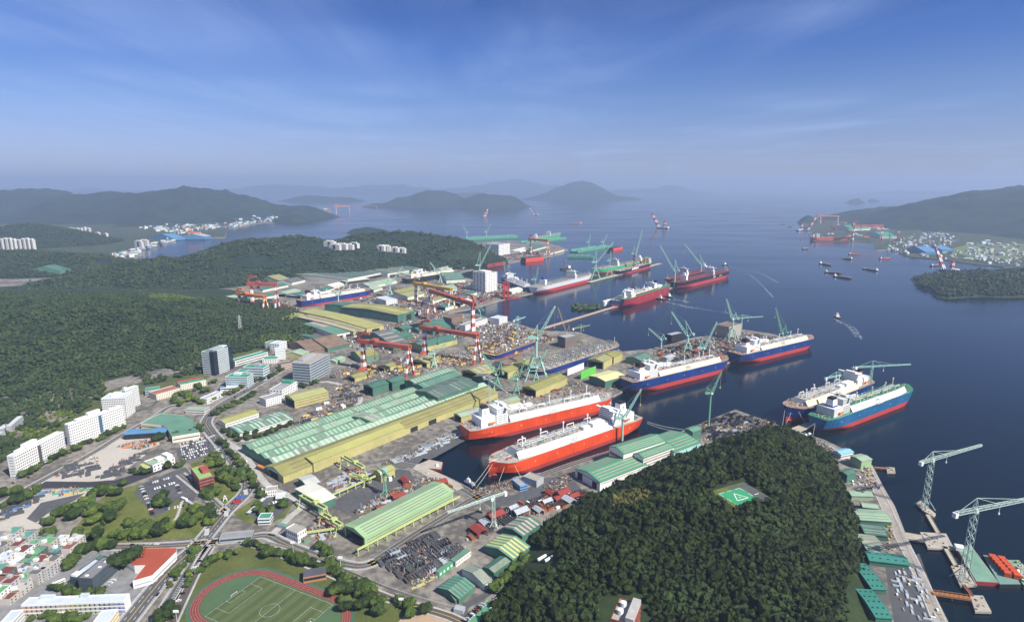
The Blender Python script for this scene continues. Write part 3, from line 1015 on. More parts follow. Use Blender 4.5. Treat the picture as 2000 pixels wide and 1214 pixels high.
zone('park_lawn', [(140, 1040), (182, 985), (215, 960), (275, 943), (300, 948), (345, 968), (440, 1000), (428, 1018), (396, 1048), (180, 1062)], GRASS)
zone('park_lawn', [(372, 905), (420, 880), (462, 912), (492, 950), (478, 972), (440, 990), (395, 968), (385, 945)], GRASS)
zone('park_lawn', [(455, 1000), (480, 985), (520, 960), (580, 960), (572, 985), (555, 1010), (530, 1020), (508, 1026), (470, 1015)], GRASS)
zone('car_park', [(344, 880), (360, 865), (405, 853), (420, 868), (424, 884), (390, 897), (352, 905)], ASPH, 3.07)
zone('car_park', [(262, 960), (275, 945), (340, 918), (362, 912), (395, 950), (372, 985), (345, 975), (320, 1000), (300, 1010), (282, 985)], ASPH, 3.07)
zone('car_park', [(488, 1000), (512, 972), (560, 952), (580, 975), (530, 1018), (500, 1018)], ASPH, 3.07)
zone('sports_ground', [(300, 1240), (378, 1122), (440, 1080), (480, 1062), (560, 1082), (700, 1135), (770, 1175), (900, 1214), (900, 1290), (250, 1290)], M('mown_grass', (0.065, 0.085, 0.02), 0.95, sc_=0.03, fine=0.5, col2=(0.12, 0.135, 0.04)), 3.04)
zone('earth_bank', [(180, 1062), (395, 1056), (395, 1064), (180, 1070)], M('bare_earth', (0.40, 0.22, 0.13), 0.95, 0.2, 0.05), 3.09)
zone('sand_pitch', [(762, 1230), (800, 1190), (880, 1206), (900, 1240)], M('sand', (0.42, 0.30, 0.20), 0.95, 0.1, 0.1), 3.07)
zone('yard_asphalt', [(640, 985), (690, 955), (780, 915), (800, 918), (810, 935), (760, 960), (680, 1005)], ASPH, 3.06)
zone('yard_asphalt', [(745, 905), (830, 870), (905, 850), (912, 858), (850, 892), (812, 908), (790, 915)], ASPH, 3.06)
zone('yard_asphalt', [(935, 975), (1010, 965), (1060, 935), (1110, 925), (1140, 960), (1090, 975), (960, 990)], ASPH, 3.06)
zone('yard_asphalt', [(1729, 1106), (1795, 1080), (1846, 1214), (1846, 1240), (1750, 1240)], M('dark_yard', (0.085, 0.085, 0.09), .9, .15), 3.06)
zone('hill_lawn', [(1660, 1130), (1698, 1104), (1712, 1214), (1712, 1240), (1655, 1240), (1640, 1180)], M('rank_grass', (0.045, 0.075, 0.014), .95, .3, .1), 3.9)
for px in ([(240, 1225), (300, 1150), (345, 1100), (392, 1058), (440, 1000), (482, 958), (480, 930), (458, 902), (436, 872), (408, 838), (404, 820), (430, 792), (500, 752), (560, 715)],):
 road(px, 17, lanes=4)
road([(330, 1225), (365, 1150), (395, 1090), (420, 1050)], 9, M('track_bed', (0.10, 0.085, 0.075), .9), yellow=False, white=False)
road([(300, 1225), (345, 1150), (384, 1090), (405, 1062)], 10, yellow=False)
road([(185, 1068), (300, 1066), (392, 1060), (470, 1052), (520, 1045), (560, 1062), (640, 1092), (700, 1105), (735, 1096)], 11)
road([(470, 1052), (560, 1085), (660, 1125), (760, 1168), (880, 1204), (930, 1235)], 8, M('track_bed', (0.10, 0.085, 0.075), .9), yellow=True, white=False)
road([(722, 1102), (800, 1050), (865, 1010), (935, 968), (1010, 945), (1120, 905), (1250, 866)], 12, kerb=False)
road([(940, 975), (880, 940), (800, 908), (745, 905)], 14, kerb=False)
road([(530, 1045), (565, 1010), (590, 985), (560, 965), (520, 945), (475, 885), (440, 860)], 9, CONC, yellow=False, white=False, kerb=False)
road([(-20, 1000), (60, 950), (180, 885), (240, 848), (300, 815), (330, 795), (350, 792)], 10)
road([(262, 805), (300, 790), (310, 770), (280, 752), (230, 765)], 7, yellow=False, white=False, kerb=False)
road([(345, 905), (390, 895), (440, 872)], 10, kerb=False)
road([(352, 925), (395, 960), (440, 1000)], 9)
road([(395, 1000), (360, 975), (345, 1010), (325, 1022)], 3.5, CONC, yellow=False, white=False, kerb=False)
road([(560, 760), (640, 745), (700, 770), (690, 800), (610, 850), (470, 860)], 9, CONC, yellow=False, white=False, kerb=False)
road([(940, 1235), (905, 1190), (950, 1160), (1000, 1120), (1035, 1090)], 8, yellow=False, white=False, kerb=False)
road([(1598, 862), (1680, 905), (1716, 960), (1745, 1020), (1790, 1110), (1835, 1214), (1850, 1260)], 13, QUAY, yellow=False, white=True, kerb=False)
road([(-60, 585), (0, 577), (60, 562), (108, 548), (160, 535), (205, 512), (240, 500)], 14, CONC, yellow=False, white=False, kerb=False)
for (x, y, a) in ((378, 1074, .55), (404, 1038, .6), (442, 1002, .6), (480, 960, .7), (412, 852, -.3), (430, 875, -.3)):
 crossing(x, y, a + math.pi / 2 - .2, 15)
# car park bay lines
for (x0, y0, x1, y1, n, ln) in ((250, 1180, 392, 1066, 0, 0), (318, 1200, 392, 1078, 36, 5)):
 b = MB()
 for i in range(n):
  p = G(x0 + (x1 - x0) * i / n, y0 + (y1 - y0) * i / n, 3.16)
  b.rbx((p.x, p.y, 3.155), (ln, .3, .005), .2)
 if n:
  setting(b.build('road_marking', WHITE))
# kerbside quay apron with crane rails
for px in ([(1853, 1214), (1821, 1151), (1785, 1076), (1769, 1041), (1748, 988), (1725, 949), (1704, 908)],):
 pts = [G(x, y) for x, y in px]
 setting(ribbon(pts, 5, 3.12, off=2.6).build('quay_edge', QUAY))
 setting(ribbon(pts, 0.35, 3.18, off=6).build('crane_rail', M('rail_steel', (.12, .10, .09), .5)))
# ------------------------------------------------------------------ running track and football field
fa, fb, fc = G(509, 1126), G(650, 1180), G(396, 1201)
FU = (fb - fa).normalized()
FV = Vector((-FU.y, FU.x, 0))
if FV.dot(fc - fa) < 0:
 FV = -FV
FCN = fa + (fb - fa) / 2 + FV * ((fc - fa).dot(FV)) / 2
FL, FW = (fb - fa).length, abs((fc - fa).dot(FV))
FANG = math.atan2(FU.y, FU.x)
def stadium(r, hs=FL * 0.42, n=24):
 pts = []
 for s, a0 in ((1, -math.pi / 2), (-1, math.pi / 2)):
  for i in range(n + 1):
   t = a0 + math.pi * i / n
   pts.append((s * hs + r * math.cos(t), r * math.sin(t)))
 return pts
def stad(name, r, z, mat):
 b = MB()
 b.sheet(stadium(r), 0)
 o = b.build(name, mat)
 o.location = (FCN.x, FCN.y, z)
 o.rotation_euler = (0, 0, FANG)
 return setting(o)
k_ = FW / 70
stad('track_surround', 51 * k_, 3.10, GREENRUB)
stad('running_track', 48 * k_, 3.16, TRACKM)
for i in range(4):
 r = (39.5 + i * 2.4) * k_
 p = stadium(r)
 b = ribbon([Vector((x, y, 0)) for x, y in p], 0.07, 0, closed=True)
 o = b.build('track_line', WHITE)
 o.location, o.rotation_euler = (FCN.x, FCN.y, 3.22), (0, 0, FANG)
 setting(o)
stad('track_infield', 38 * k_, 3.25, M('infield_turf', (0.075, 0.130, 0.06), .9, .12, .05))
b = MB()
ns = 16
for i in range(ns):
 b.add([(-FL / 2 + FL * i / ns, -FW / 2, 0), (-FL / 2 + FL * (i + 1) / ns, -FW / 2, 0), (-FL / 2 + FL * (i + 1) / ns, FW / 2, 0), (-FL / 2 + FL * i / ns, FW / 2, 0)], [(0, 1, 2, 3)], i % 2)
o = b.build('football_pitch', [M('pitch_dark', (0.075, 0.10, 0.038), .95, .12, .08), M('pitch_light', (0.095, 0.125, 0.045), .95, .12, .08)])
o.location, o.rotation_euler = (FCN.x, FCN.y, 3.30), (0, 0, FANG)
setting(o)
b = MB()
def ln2(x0, y0, x1, y1, w=.13):
 b.bar((x0, y0, 0), (x1, y1, 0), w, .01)
for x0, y0, x1, y1 in ((-FL / 2, -FW / 2, FL / 2, -FW / 2), (FL / 2, -FW / 2, FL / 2, FW / 2), (FL / 2, FW / 2, -FL / 2, FW / 2), (-FL / 2, FW / 2, -FL / 2, -FW / 2), (0, -FW / 2, 0, FW / 2)):
 ln2(x0, y0, x1, y1)
for s in (-1, 1):
 for dx, hy in ((16.5, 20), (5.5, 9)):
  ln2(s * FL / 2, -hy, s * (FL / 2 - dx), -hy)
  ln2(s * FL / 2, hy, s * (FL / 2 - dx), hy)
  ln2(s * (FL / 2 - dx), -hy, s * (FL / 2 - dx), hy)
for i in range(28):
 t, u = 2 * math.pi * i / 28, 2 * math.pi * (i + 1) / 28
 ln2(9.15 * math.cos(t), 9.15 * math.sin(t), 9.15 * math.cos(u), 9.15 * math.sin(u))
o = b.build('pitch_marking', WHITE)
o.location, o.rotation_euler = (FCN.x, FCN.y, 3.34), (0, 0, FANG)
setting(o)
for i, s in enumerate((-1, 1)):
 b = MB()
 for y in (-3.66, 3.66):
  b.bar((0, y, 0), (0, y, 2.44), .2)
  b.bar((0, y, 2.44), (s * 2, y, 0), .1)
 b.bar((0, -3.66, 2.44), (0, 3.66, 2.44), .2)
 g = thing('goal', ('white football goal at the road end of the pitch', 'white football goal at the pavilion end of the pitch')[i], 'goal',
     (FCN.x + FU.x * s * FL / 2, FCN.y + FU.y * s * FL / 2, 3.34), FANG)
 b.build('goal_frame', WHITE, g)
 nb = MB()
 nb.add([(0, -3.66, 2.44), (0, 3.66, 2.44), (s * 2, 3.66, 0), (s * 2, -3.66, 0)], [(0, 1, 2, 3)])
 nb.build('net', M('net_cord', (.7, .7, .7), .9), g)
# ------------------------------------------------------------------ building kit
GLASS = M('dark_window_glass', (0.03, 0.045, 0.06), 0.12, 0.3, 0.2, spec=0.6)
GLASSB = M('blue_green_glass', (0.035, 0.09, 0.11), 0.1, 0.25, 0.2, spec=0.7)
DARK = M('painted_dark_opening', (0.025, 0.027, 0.03), 0.9, .2)  # shade inside openings, painted as one dark colour
WWALL = M('white_render', (0.74, 0.73, 0.70), 0.8, 0.06, 0.05)
CREAM = M('cream_render', (0.70, 0.64, 0.52), 0.8, 0.08, 0.05)
GREYW = M('grey_cladding', (0.36, 0.38, 0.40), 0.6, 0.1, 0.05)
RGREEN = M('green_roof_paint', (0.06, 0.27, 0.17), 0.7, 0.14, 0.06)
TGREEN = M('teal_green_sheet', (0.070, 0.165, 0.120), 0.6, 0.25, 0.035)
MGREEN = M('mid_green_sheet', (0.125, 0.255, 0.175), 0.6, 0.18, 0.035)
PGREEN = M('pale_green_sheet', (0.30, 0.40, 0.28), 0.65, 0.18, 0.035)
LGREEN = M('light_green_sheet', (0.32, 0.45, 0.25), 0.55, 0.10, 0.04)
YGREEN = M('yellow_green_sheet', (0.38, 0.37, 0.125), 0.6, 0.16, 0.035)
OLIVE = M('olive_sheet', (0.27, 0.26, 0.09), 0.65, 0.2, 0.04)
YELLOW = M('yellow_cladding', (0.43, 0.39, 0.165), 0.6, 0.16, 0.05, vz=.15)
BROWN = M('brown_rusty_sheet', (0.20, 0.14, 0.10), 0.8, 0.28, 0.05)
DGREY = M('dark_grey_sheet', (0.13, 0.135, 0.13), 0.7, 0.2, 0.05)
SILVER = M('silver_sheet', (0.50, 0.52, 0.53), 0.45, 0.12, 0.05, metal=.2)
PALEW = M('off_white_sheet', (0.66, 0.64, 0.55), 0.65, 0.08, 0.05)
SKYL = M('grey_skylight_strip', (0.33, 0.33, 0.28), 0.5, 0.2, 0.1)
PINKS = M('faded_pinkish_strip', (0.42, 0.34, 0.30), 0.7, 0.2, 0.1)
BRICK = M('red_brick', (0.33, 0.085, 0.055), 0.85, 0.15, 0.2)
REDROOF = M('red_roof', (0.36, 0.075, 0.04), 0.75, 0.14, 0.06)
BLUER = M('blue_sheet', (0.10, 0.24, 0.42), 0.6, 0.15, 0.06)
ROOFG = M('grey_roof_felt', (0.30, 0.30, 0.30), 0.9, 0.18, 0.06)
ROOFW = M('pale_roof_sheet', (0.52, 0.57, 0.63), 0.7, 0.12, 0.06)
BLACK = M('black_paint', (0.02, 0.02, 0.022), 0.6, 0.2)
AZURE = M('aqua_cladding', (0.36, 0.62, 0.60), 0.6, 0.08, 0.05)
def frame3(A, B, C, z):
 """rectangle frame from three roof-corner measurements at height z"""
 a, b, c = G(A[0], A[1], z), G(B[0], B[1], z), G(C[0], C[1], z)
 u = Vector((b.x - a.x, b.y - a.y, 0))
 L = u.length
 u.normalize()
 v = Vector((-u.y, u.x, 0))
 W = (c.x - a.x) * v.x + (c.y - a.y) * v.y
 if W < 0:                                     # keep y pointing left of the long edge
  a = a + v * W
  W = -W
 return Vector((a.x, a.y, 3.0)), math.atan2(u.y, u.x), L, W
def seen(o, rz, nx, ny, cx, cy):
 """does the face with local outward normal (nx, ny) at local (cx, cy) look towards the bay-side viewpoint?"""
 c, s = math.cos(rz), math.sin(rz)
 px, py = o.x + cx * c - cy * s, o.y + cx * s + cy * c
 return (nx * c - ny * s) * (0 - px) + (nx * s + ny * c) * (0 - py) > 0
def shed(label, A, B, C, h, rise=None, roof=None, wall=None, strip=None, n=0, sdir='y', ends='', vents=0, doors=(), bands=(), group=None, name='shed', trim=None, ridge=0.5, oh=0.7):
 """gabled industrial shed; ends: a/b = open gable at the A / B end; strip stripes on the roof"""
 o, rz, L, W = frame3(A, B, C, 3 + h)
 roof, wall = roof or TGREEN, wall or MGREEN
 rise = W * 0.12 if rise is None else rise
 t = thing(name, label, 'industrial shed', o, rz, group)
 yr = W * ridge
 w = MB()
 w.add([(0, 0, 0), (L, 0, 0), (L, 0, h), (0, 0, h)], [(0, 1, 2, 3)])
 w.add([(0, W, 0), (L, W, 0), (L, W, h), (0, W, h)], [(3, 2, 1, 0)])
 for e, x in (('a', 0), ('b', L)):
  P = [(x, 0, 0), (x, W, 0), (x, W, h), (x, yr, h + rise), (x, 0, h)]
  if e in ends:
   k = h * 0.88
   ins = min(2.5, W * .12)
   w.add([(x, 0, k), (x, W, k), (x, W, h), (x, yr, h + rise), (x, 0, h)], [(0, 1, 2, 3, 4)])
   w.add([(x, 0, 0), (x, ins, 0), (x, ins, k), (x, 0, k)], [(0, 1, 2, 3)])
   w.add([(x, W - ins, 0), (x, W, 0), (x, W, k), (x, W - ins, k)], [(0, 1, 2, 3)])
  else:
   w.add(P, [(0, 1, 2, 3, 4)])
 w.build('wall', wall, t)
 r = MB()
 z0 = h + .12
 def rows(y0, zz0, y1, zz1):
  if sdir == 'y':                           # stripes run across the roof, from ridge to eave
   k = max(1, n * 2 + 1) if strip else 1
   for i in range(k):
    xa, xb = -oh + (L + 2 * oh) * i / k, -oh + (L + 2 * oh) * (i + 1) / k
    r.add([(xa, y0, zz0), (xb, y0, zz0), (xb, y1, zz1), (xa, y1, zz1)], [(0, 1, 2, 3)], 2 if rnd.random() < .16 else (i % 2 if strip else 0))
  else:                                     # stripes run along the roof
   k = max(1, n * 2 + 1) if strip else 1
   cuts = [0.0]
   for i in range(k):
    cuts.append(cuts[-1] + (1.6 if i % 2 == 0 else 0.5))
   tot = cuts[-1]
   for i in range(k):
    f, g = cuts[i] / tot, cuts[i + 1] / tot
    ya, yb, za, zb = y0 + (y1 - y0) * f, y0 + (y1 - y0) * g, zz0 + (zz1 - zz0) * f, zz0 + (zz1 - zz0) * g
    m = i % 2 if strip else 0
    if m:
     e = L * .04
     r.add([(-oh, ya, za), (e, ya, za), (e, yb, zb), (-oh, yb, zb)], [(0, 1, 2, 3)], 0)
     r.add([(L - e, ya, za), (L + oh, ya, za), (L + oh, yb, zb), (L - e, yb, zb)], [(0, 1, 2, 3)], 0)
     r.add([(e, ya, za), (L - e, ya, za), (L - e, yb, zb), (e, yb, zb)], [(0, 1, 2, 3)], 1)
    else:
     r.add([(-oh, ya, za), (L + oh, ya, za), (L + oh, yb, zb), (-oh, yb, zb)], [(0, 1, 2, 3)], 0)
 sl = rise / max(yr, .1)
 sl2 = rise / max(W - yr, .1)
 rows(-oh, z0 - oh * sl, yr, z0 + rise)
 rows(yr, z0 + rise, W + oh, z0 - oh * sl2)
 r.build('roof', [roof, strip or roof, M('stained_sheet', (.20, .24, .18), .8, .35, .05) if n > 4 else roof], t)
 tm = trim or roof
 fb = MB()
 for x in (-oh, L + oh):
  fb.bar((x, -oh, z0 - oh * sl - .25), (x, yr, z0 + rise - .25), .35, .8)
  fb.bar((x, yr, z0 + rise - .25), (x, W + oh, z0 - oh * sl2 - .25), .35, .8)
 fb.bar((-oh, -oh, z0 - oh * sl - .3), (L + oh, -oh, z0 - oh * sl - .3), .4, .5)
 fb.build('eaves_trim', tm, t)
 if vents:
  ln = L / vents * .55
  vo = MB().bx(-ln / 2, -1.0, -.2, ln / 2, 1.0, 1.4).build('ridge_vent', tm, t)
  for i in range(vents):
   v1 = vo if i == 0 else vo.copy()
   if i:
    COL.objects.link(v1)
   v1.location = ((i + .5) * L / vents, yr, h + rise)
 for (f, x0, x1, hd) in doors:                 # doorways as dark panels, their inner shade put into the colour: face f, from x0 to x1 (fractions), height
  d = MB()
  if f in 'ns':
   y = -.12 if f == 's' else W + .12
   d.bx(L * x0, y - .1, 0, L * x1, y + .1, hd)
  else:
   x = -.12 if f == 'a' else L + .12
   d.bx(x - .1, W * x0, 0, x + .1, W * x1, hd)
  d.build('door', DARK, t)
 for (f, z, dz, m) in bands:                   # long strips of windows or painted sheeting
  d = MB()
  if f in 'ns':
   y = -.1 if f == 's' else W + .1
   d.bx(L * .02, y - .1, z, L * .98, y + .1, z + dz)
  else:
   x = -.1 if f == 'a' else L + .1
   d.bx(x - .1, W * .04, z, x + .1, W * .96, z + dz)
  d.build('window_strip', m, t)
 return t
WINMESH = {}
def win_mesh(w, h, mat, face):
 k = (round(w, 2), round(h, 2), mat.name, face)
 if k not in WINMESH:
  b = MB()
  if face in 'ns':
   b.bx(-w / 2, -.08, -h / 2, w / 2, .08, h / 2)
  else:
   b.bx(-.08, -w / 2, -h / 2, .08, w / 2, h / 2)
  ob = b.build('window', mat)
  WINMESH[k] = ob.data
  bpy.data.objects.remove(ob)
 return WINMESH[k]
def block(label, A, B, C, h, st=4, win='grid', cols=12, roof=None, wall=None, glass=None, pent=(), par=True, name='office_building', cat='building', group=None, ww=None, wh=None, gcols=None, z0=0.0, panel=None):
 """flat-roofed building with parapet, storeys of windows on the faces one can see"""
 o, rz, L, W = frame3(A, B, C, 3 + h)
 roof, wall, glass = roof or ROOFG, wall or WWALL, glass or GLASS
 t = thing(name, label, cat, o, rz, group)
 w = MB()
 for p, q in (((0, 0), (L, 0)), ((L, 0), (L, W)), ((L, W), (0, W)), ((0, W), (0, 0))):
  w.add([(p[0], p[1], 0), (q[0], q[1], 0), (q[0], q[1], h), (p[0], p[1], h)], [(0, 1, 2, 3)])
 w.build('wall', wall, t)
 MB().sheet([(0, 0), (L, 0), (L, W), (0, W)], h - .05).build('roof', roof, t)
 if par:
  p = MB()
  k, e = .35, .004
  for x0, y0, x1, y1 in ((-e, -e, L + e, k), (-e, W - k, L + e, W + e), (-e, k, k, W - k), (L - k, k, L + e, W - k)):
   p.bx(x0, y0, h - .04, x1, y1, h + .9)
  p.build('parapet', wall, t)
 for i, (fx, fy, fw, fd, ph, *pm) in enumerate(pent):
  q = MB().bx(L * fx, W * fy, h - .04, L * (fx + fw), W * (fy + fd), h + ph)
  q.build('stair_house', pm[0] if pm else wall, t)
 sh = h / st
 cnt = 0
 extra = MB()
 for f, nx, ny, ln in (('s', 0, -1, L), ('a', -1, 0, W), ('b', 1, 0, W), ('n', 0, 1, L)):
  if not seen(o, rz, nx, ny, L / 2 + nx * L / 2, W / 2 + ny * W / 2):
   continue
  y = {'s': -.03, 'n': W + .03}.get(f)
  x = {'a': -.03, 'b': L + .03}.get(f)
  if win == 'band':
   for s in range(st):
    zc = (s + .55) * sh
    b = MB()
    hh = wh or sh * .42
    if f in 'ns':
     b.bx(L * .02, y - .06, zc - hh / 2, L * .98, y + .06, zc + hh / 2)
    else:
     b.bx(x - .06, W * .03, zc - hh / 2, x + .06, W * .97, zc + hh / 2)
    b.build('window', glass, t)
  elif win == 'grid':
   nc = cols if f in 'ns' else (gcols if gcols is not None else max(2, int(cols * W / L)))
   for s in range(st):
    for c in range(nc):
     u = (c + .5) / nc * ln
     zc = (s + .55) * sh
     w_, h_ = ww or ln / nc * .42, wh or sh * .42
     if cnt < 100:
      ob = bpy.data.objects.new('window', win_mesh(w_, h_, glass, f))
      COL.objects.link(ob)
      ob.parent = t
      ob.location = (u, y, zc) if f in 'ns' else (x, u, zc)
     else:
      if f in 'ns':
       extra.bx(u - w_ / 2, y - .08, zc - h_ / 2, u + w_ / 2, y + .08, zc + h_ / 2)
      else:
       extra.bx(x - .08, u - w_ / 2, zc - h_ / 2, x + .08, u + w_ / 2, zc + h_ / 2)
     cnt += 1
     if panel and f == 's':
      pm = panel[min(len(panel) - 1, int(c / nc * len(panel)))]
      ob = bpy.data.objects.new('spandrel_panel', win_mesh(w_, sh * .2, pm, f))
      COL.objects.link(ob)
      ob.parent = t
      ob.location = (u, y, zc - h_ / 2 - sh * .11)
 if extra.v:
  eo = extra.build('window', glass, t)
  eo['kind'] = 'stuff'
 return t
def polyblock(label, px, h, roof, wall, name='building', cat='building', bands=(), par=.6):
 P = [G(x, y, 3 + h) for x, y in px]
 c = sum(P, Vector()) / len(P)
 poly = [(p.x - c.x, p.y - c.y) for p in P]
 t = thing(name, label, cat, (c.x, c.y, 3))
 w = MB()
 n = len(poly)
 ar = sum(poly[i][0] * poly[(i + 1) % n][1] - poly[(i + 1) % n][0] * poly[i][1] for i in range(n))
 if ar < 0:
  poly = poly[::-1]
 for i in range(n):
  p, q = poly[i], poly[(i + 1) % n]
  w.add([(p[0], p[1], 0), (q[0], q[1], 0), (q[0], q[1], h + par), (p[0], p[1], h + par)], [(0, 1, 2, 3)])
 w.build('wall', wall, t)
 MB().sheet(poly, h).build('roof', roof, t)
 if bands:
  for z, dz, m in bands:
   d = MB()
   for i in range(n):
    p, q = Vector(poly[i] + (0,)), Vector(poly[(i + 1) % n] + (0,))
    e = (q - p)
    if e.length < 12:
     continue
    e.normalize()
    nrm = Vector((e.y, -e.x, 0)) * .06
    a, b2 = p + e * 1 + nrm, q - e * 1 + nrm
    d.add([(a.x, a.y, z), (b2.x, b2.y, z), (b2.x, b2.y, z + dz), (a.x, a.y, z + dz)], [(0, 1, 2, 3)])
   d.build('window_strip', m, t)
 return t
# ------------------------------------------------------------------ yard sheds
shed('long light green shed with dark roof lines and open gable, beside the sports ground', (712, 1049), (885, 958), (669, 1027), 14, 4.5, LGREEN, LGREEN, DGREY, 4, 'x', 'a',
  bands=(('s', 9, .7, DGREY), ('s', 5.5, .7, DGREY)), trim=M('bright_green_trim', (.2, .55, .2)))
# panel shop: four green bays and a taller yellow bay side by side
YH = 11
shed('very long yellow walled shed bay beside the dock, olive roof with dark roof lines', (553, 929), (972, 766), (514, 911), YH, 6, OLIVE, YELLOW, BROWN, 2, 'x', '',
  doors=(('s', .27, .32, 9), ('s', .51, .545, 8), ('s', .6, .64, 8), ('a', .3, .8, 9)), bands=(('s', 10.5, .8, DGREY), ('a', 9.5, 3, AZURE)), trim=YGREEN)
shed('short raised yellow green roof bay riding on the long yellow shed', (612, 903), (790, 833), (585, 893), YH + 4, 3, YGREEN, YELLOW, None, 0, 'x', trim=YGREEN, name='roof_bay')
la, lb = (534, 904), (474, 867)
ra, rb = (952, 752), (800, 750)
LB = ['pale green striped roof bay next to the yellow bay in the long panel shop', 'second striped green roof bay from the yellow bay in the long panel shop',
   'third striped green roof bay from the yellow bay in the long panel shop', 'outermost striped green roof bay of the long panel shop, beside the inner road']
for i in range(4):
 f, g = i / 4, (i + 1) / 4
 P = lambda p, q, k: (p[0] + (q[0] - p[0]) * k, p[1] + (q[1] - p[1]) * k)
 shed(LB[i], P(la, lb, f), P(ra, (816, 749), f), P(la, lb, g), 13, 3.4 + .2 * (i % 2), (PGREEN, MGREEN, PGREEN, MGREEN)[i], MGREEN, (M('whitish_green_strip', (.42, .52, .42), .6), M('weathered_green_strip', (.33, .43, .31), .6), M('weathered_green_strip2', (.22, .36, .25), .6), PGREEN)[i], 52 + i * 3, 'y', vents=9, trim=MGREEN, group='striped roof bays of the panel shop')
shed('pale green raised roof house standing in the middle of the striped bays', (727, 823), (745, 815), (706, 805), 18, 2.5, PGREEN, MGREEN, SKYL, 5, name='roof_bay')
shed('tall teal ribbed roof shed nearest the yellow bay, at the panel shop far end', (855, 777), (934, 749), (828, 757), 21, 5, TGREEN, TGREEN, DGREY, 22, 'y', bands=(('a', 14, 1.2, PALEW),), group='tall green sheds of the panel shop')
shed('tall teal ribbed roof shed in the middle, at the panel shop far end', (828, 757), (902, 731), (812, 748), 21, 4, TGREEN, TGREEN, MGREEN, 20, 'y', bands=(('a', 14, 1.2, PALEW),), group='tall green sheds of the panel shop')
shed('tall green shed with pale roof strips behind two ribbed ones, panel shop far end', (811, 749), (892, 723), (791, 742), 20, 4, MGREEN, TGREEN, PGREEN, 14, 'y', group='tall green sheds of the panel shop')
shed('boxy dark green shed with dark open gable, nearer the offices, beside the panel shop', (728, 757), (759, 747), (710, 751), 18, 3, TGREEN, TGREEN, None, 0, 'y', 'a', bands=(('s', 3, .5, DGREY),))
shed('boxy dark green shed with ribbed walls, farther from the offices, touching the panel shop roof', (766, 747), (792, 738), (749, 742), 18, 3, TGREEN, TGREEN, None, 0, 'y', 'a')
shed('yellow shed with pale roof strips and a dark open gable beside the white offices', (575, 782), (641, 765), (554, 772), 15, 4, YGREEN, YELLOW, SKYL, 3, 'x', 'a', bands=(('s', 4, 1.2, BROWN), ('s', 9, 1.2, BROWN)), trim=MGREEN)
shed('long olive yellow roof hall with white walls behind the roadside trees', (440, 826), (505, 805), (430, 818), 8, 2, YGREEN, WWALL, OLIVE, 3, 'x', bands=(('s', 3, 1.2, DGREY),))
shed('low green and white striped roof hall behind the roadside hedge', (468, 846), (571, 815), (448, 832), 7, 2, MGREEN, WWALL, M('whitish_green_strip', (.48, .56, .46)), 12, 'y', bands=(('s', 3, 1.0, DGREY),))
# fabrication shops with doors towards the gantry cranes
shed('broad greenish roof bay of the yellow fabrication shop, nearest the offices', (653, 653), (690, 646), (578, 634), 12, 2, MGREEN, PALEW, PINKS, 1, 'y', doors=(('s', .1, .45, 6), ('s', .6, .92, 6)), trim=BROWN)
shed('middle pale pinkish roof bay of the yellow fabrication shop', (690, 647), (718, 641), (560, 622), 14, 2.5, M('pinkish_roof', (.42, .36, .28), .8, .2), YELLOW, OLIVE, 1, 'y', doors=(('s', .15, .85, 9),), trim=OLIVE)
shed('bright yellow green roof bay of the fabrication shop, beside the tall green shed', (716, 641), (749, 634), (612, 603), 16, 4, YGREEN, YELLOW, None, 0, 'y', doors=(('s', .3, .75, 10),), trim=BROWN)
shed('low yellow green annex roof at the hillside end of the fabrication shop', (545, 626), (600, 616), (512, 622), 10, 2, YGREEN, YELLOW, OLIVE, 2, 'x')
shed('low teal lean-to roof along the hillside of the fabrication shop', (640, 664), (650, 661), (572, 641), 6, 1, TGREEN, GREYW, None, 0)
shed('tall narrow dark green shed with olive roof and a high dark door', (777, 615), (810, 606), (696, 592), 24, 6, OLIVE, TGREEN, YGREEN, 1, 'y', doors=(('s', .48, .78, 18),), bands=(('a', 6, .5, DGREY),), trim=MGREEN)
shed('windowless green box shed standing against the tall narrow green shed', (679, 598), (695, 593), (649, 590), 22, 2.5, TGREEN, TGREEN, None, 0, 'y')
shed('pale roofed small shed with a square dark door beyond the tall narrow shed', (806, 612), (822, 606), (770, 598), 12, 2, PALEW, PALEW, None, 0, 'y', doors=(('s', .2, .7, 8),))
# north hall
for i, (a, b, c, l) in enumerate((((679, 545), (750, 531), (597, 529), 'broad green roofed north hall with white front, nearest the docked blue ship'),
          ((757, 534), (826, 524), (680, 513), 'broad green roofed north hall with a white front, nearer the basin'))):
 shed(l, a, b, c, 19, 4, TGREEN, PALEW, DGREY, 5, 'x' if False else 'y', doors=(('s', .05, .3, 11), ('s', .4, .95, 11)), trim=PALEW)
shed('low white roofed canopy shed in front of the green north hall', (676, 550), (722, 544), (630, 545), 10, 1, PALEW, DGREY, None, 0, 'y', doors=(('s', .05, .95, 7),))
shed('low green canopy shed at the hill end of the north hall', (618, 541), (627, 537), (592, 533), 9, 1, TGREEN, DGREY, None, 0, 'y')
block('long white storeyed hall behind the green north hall', (800, 511), (851, 503), (787, 505), 16, 3, 'band', roof=PGREEN, glass=GREYW, par=False)
shed('green roofed hall with white eaves left of the white storeyed hall', (760, 512), (788, 505), (714, 508), 11, 3, TGREEN, PALEW, MGREEN, 4, 'y')
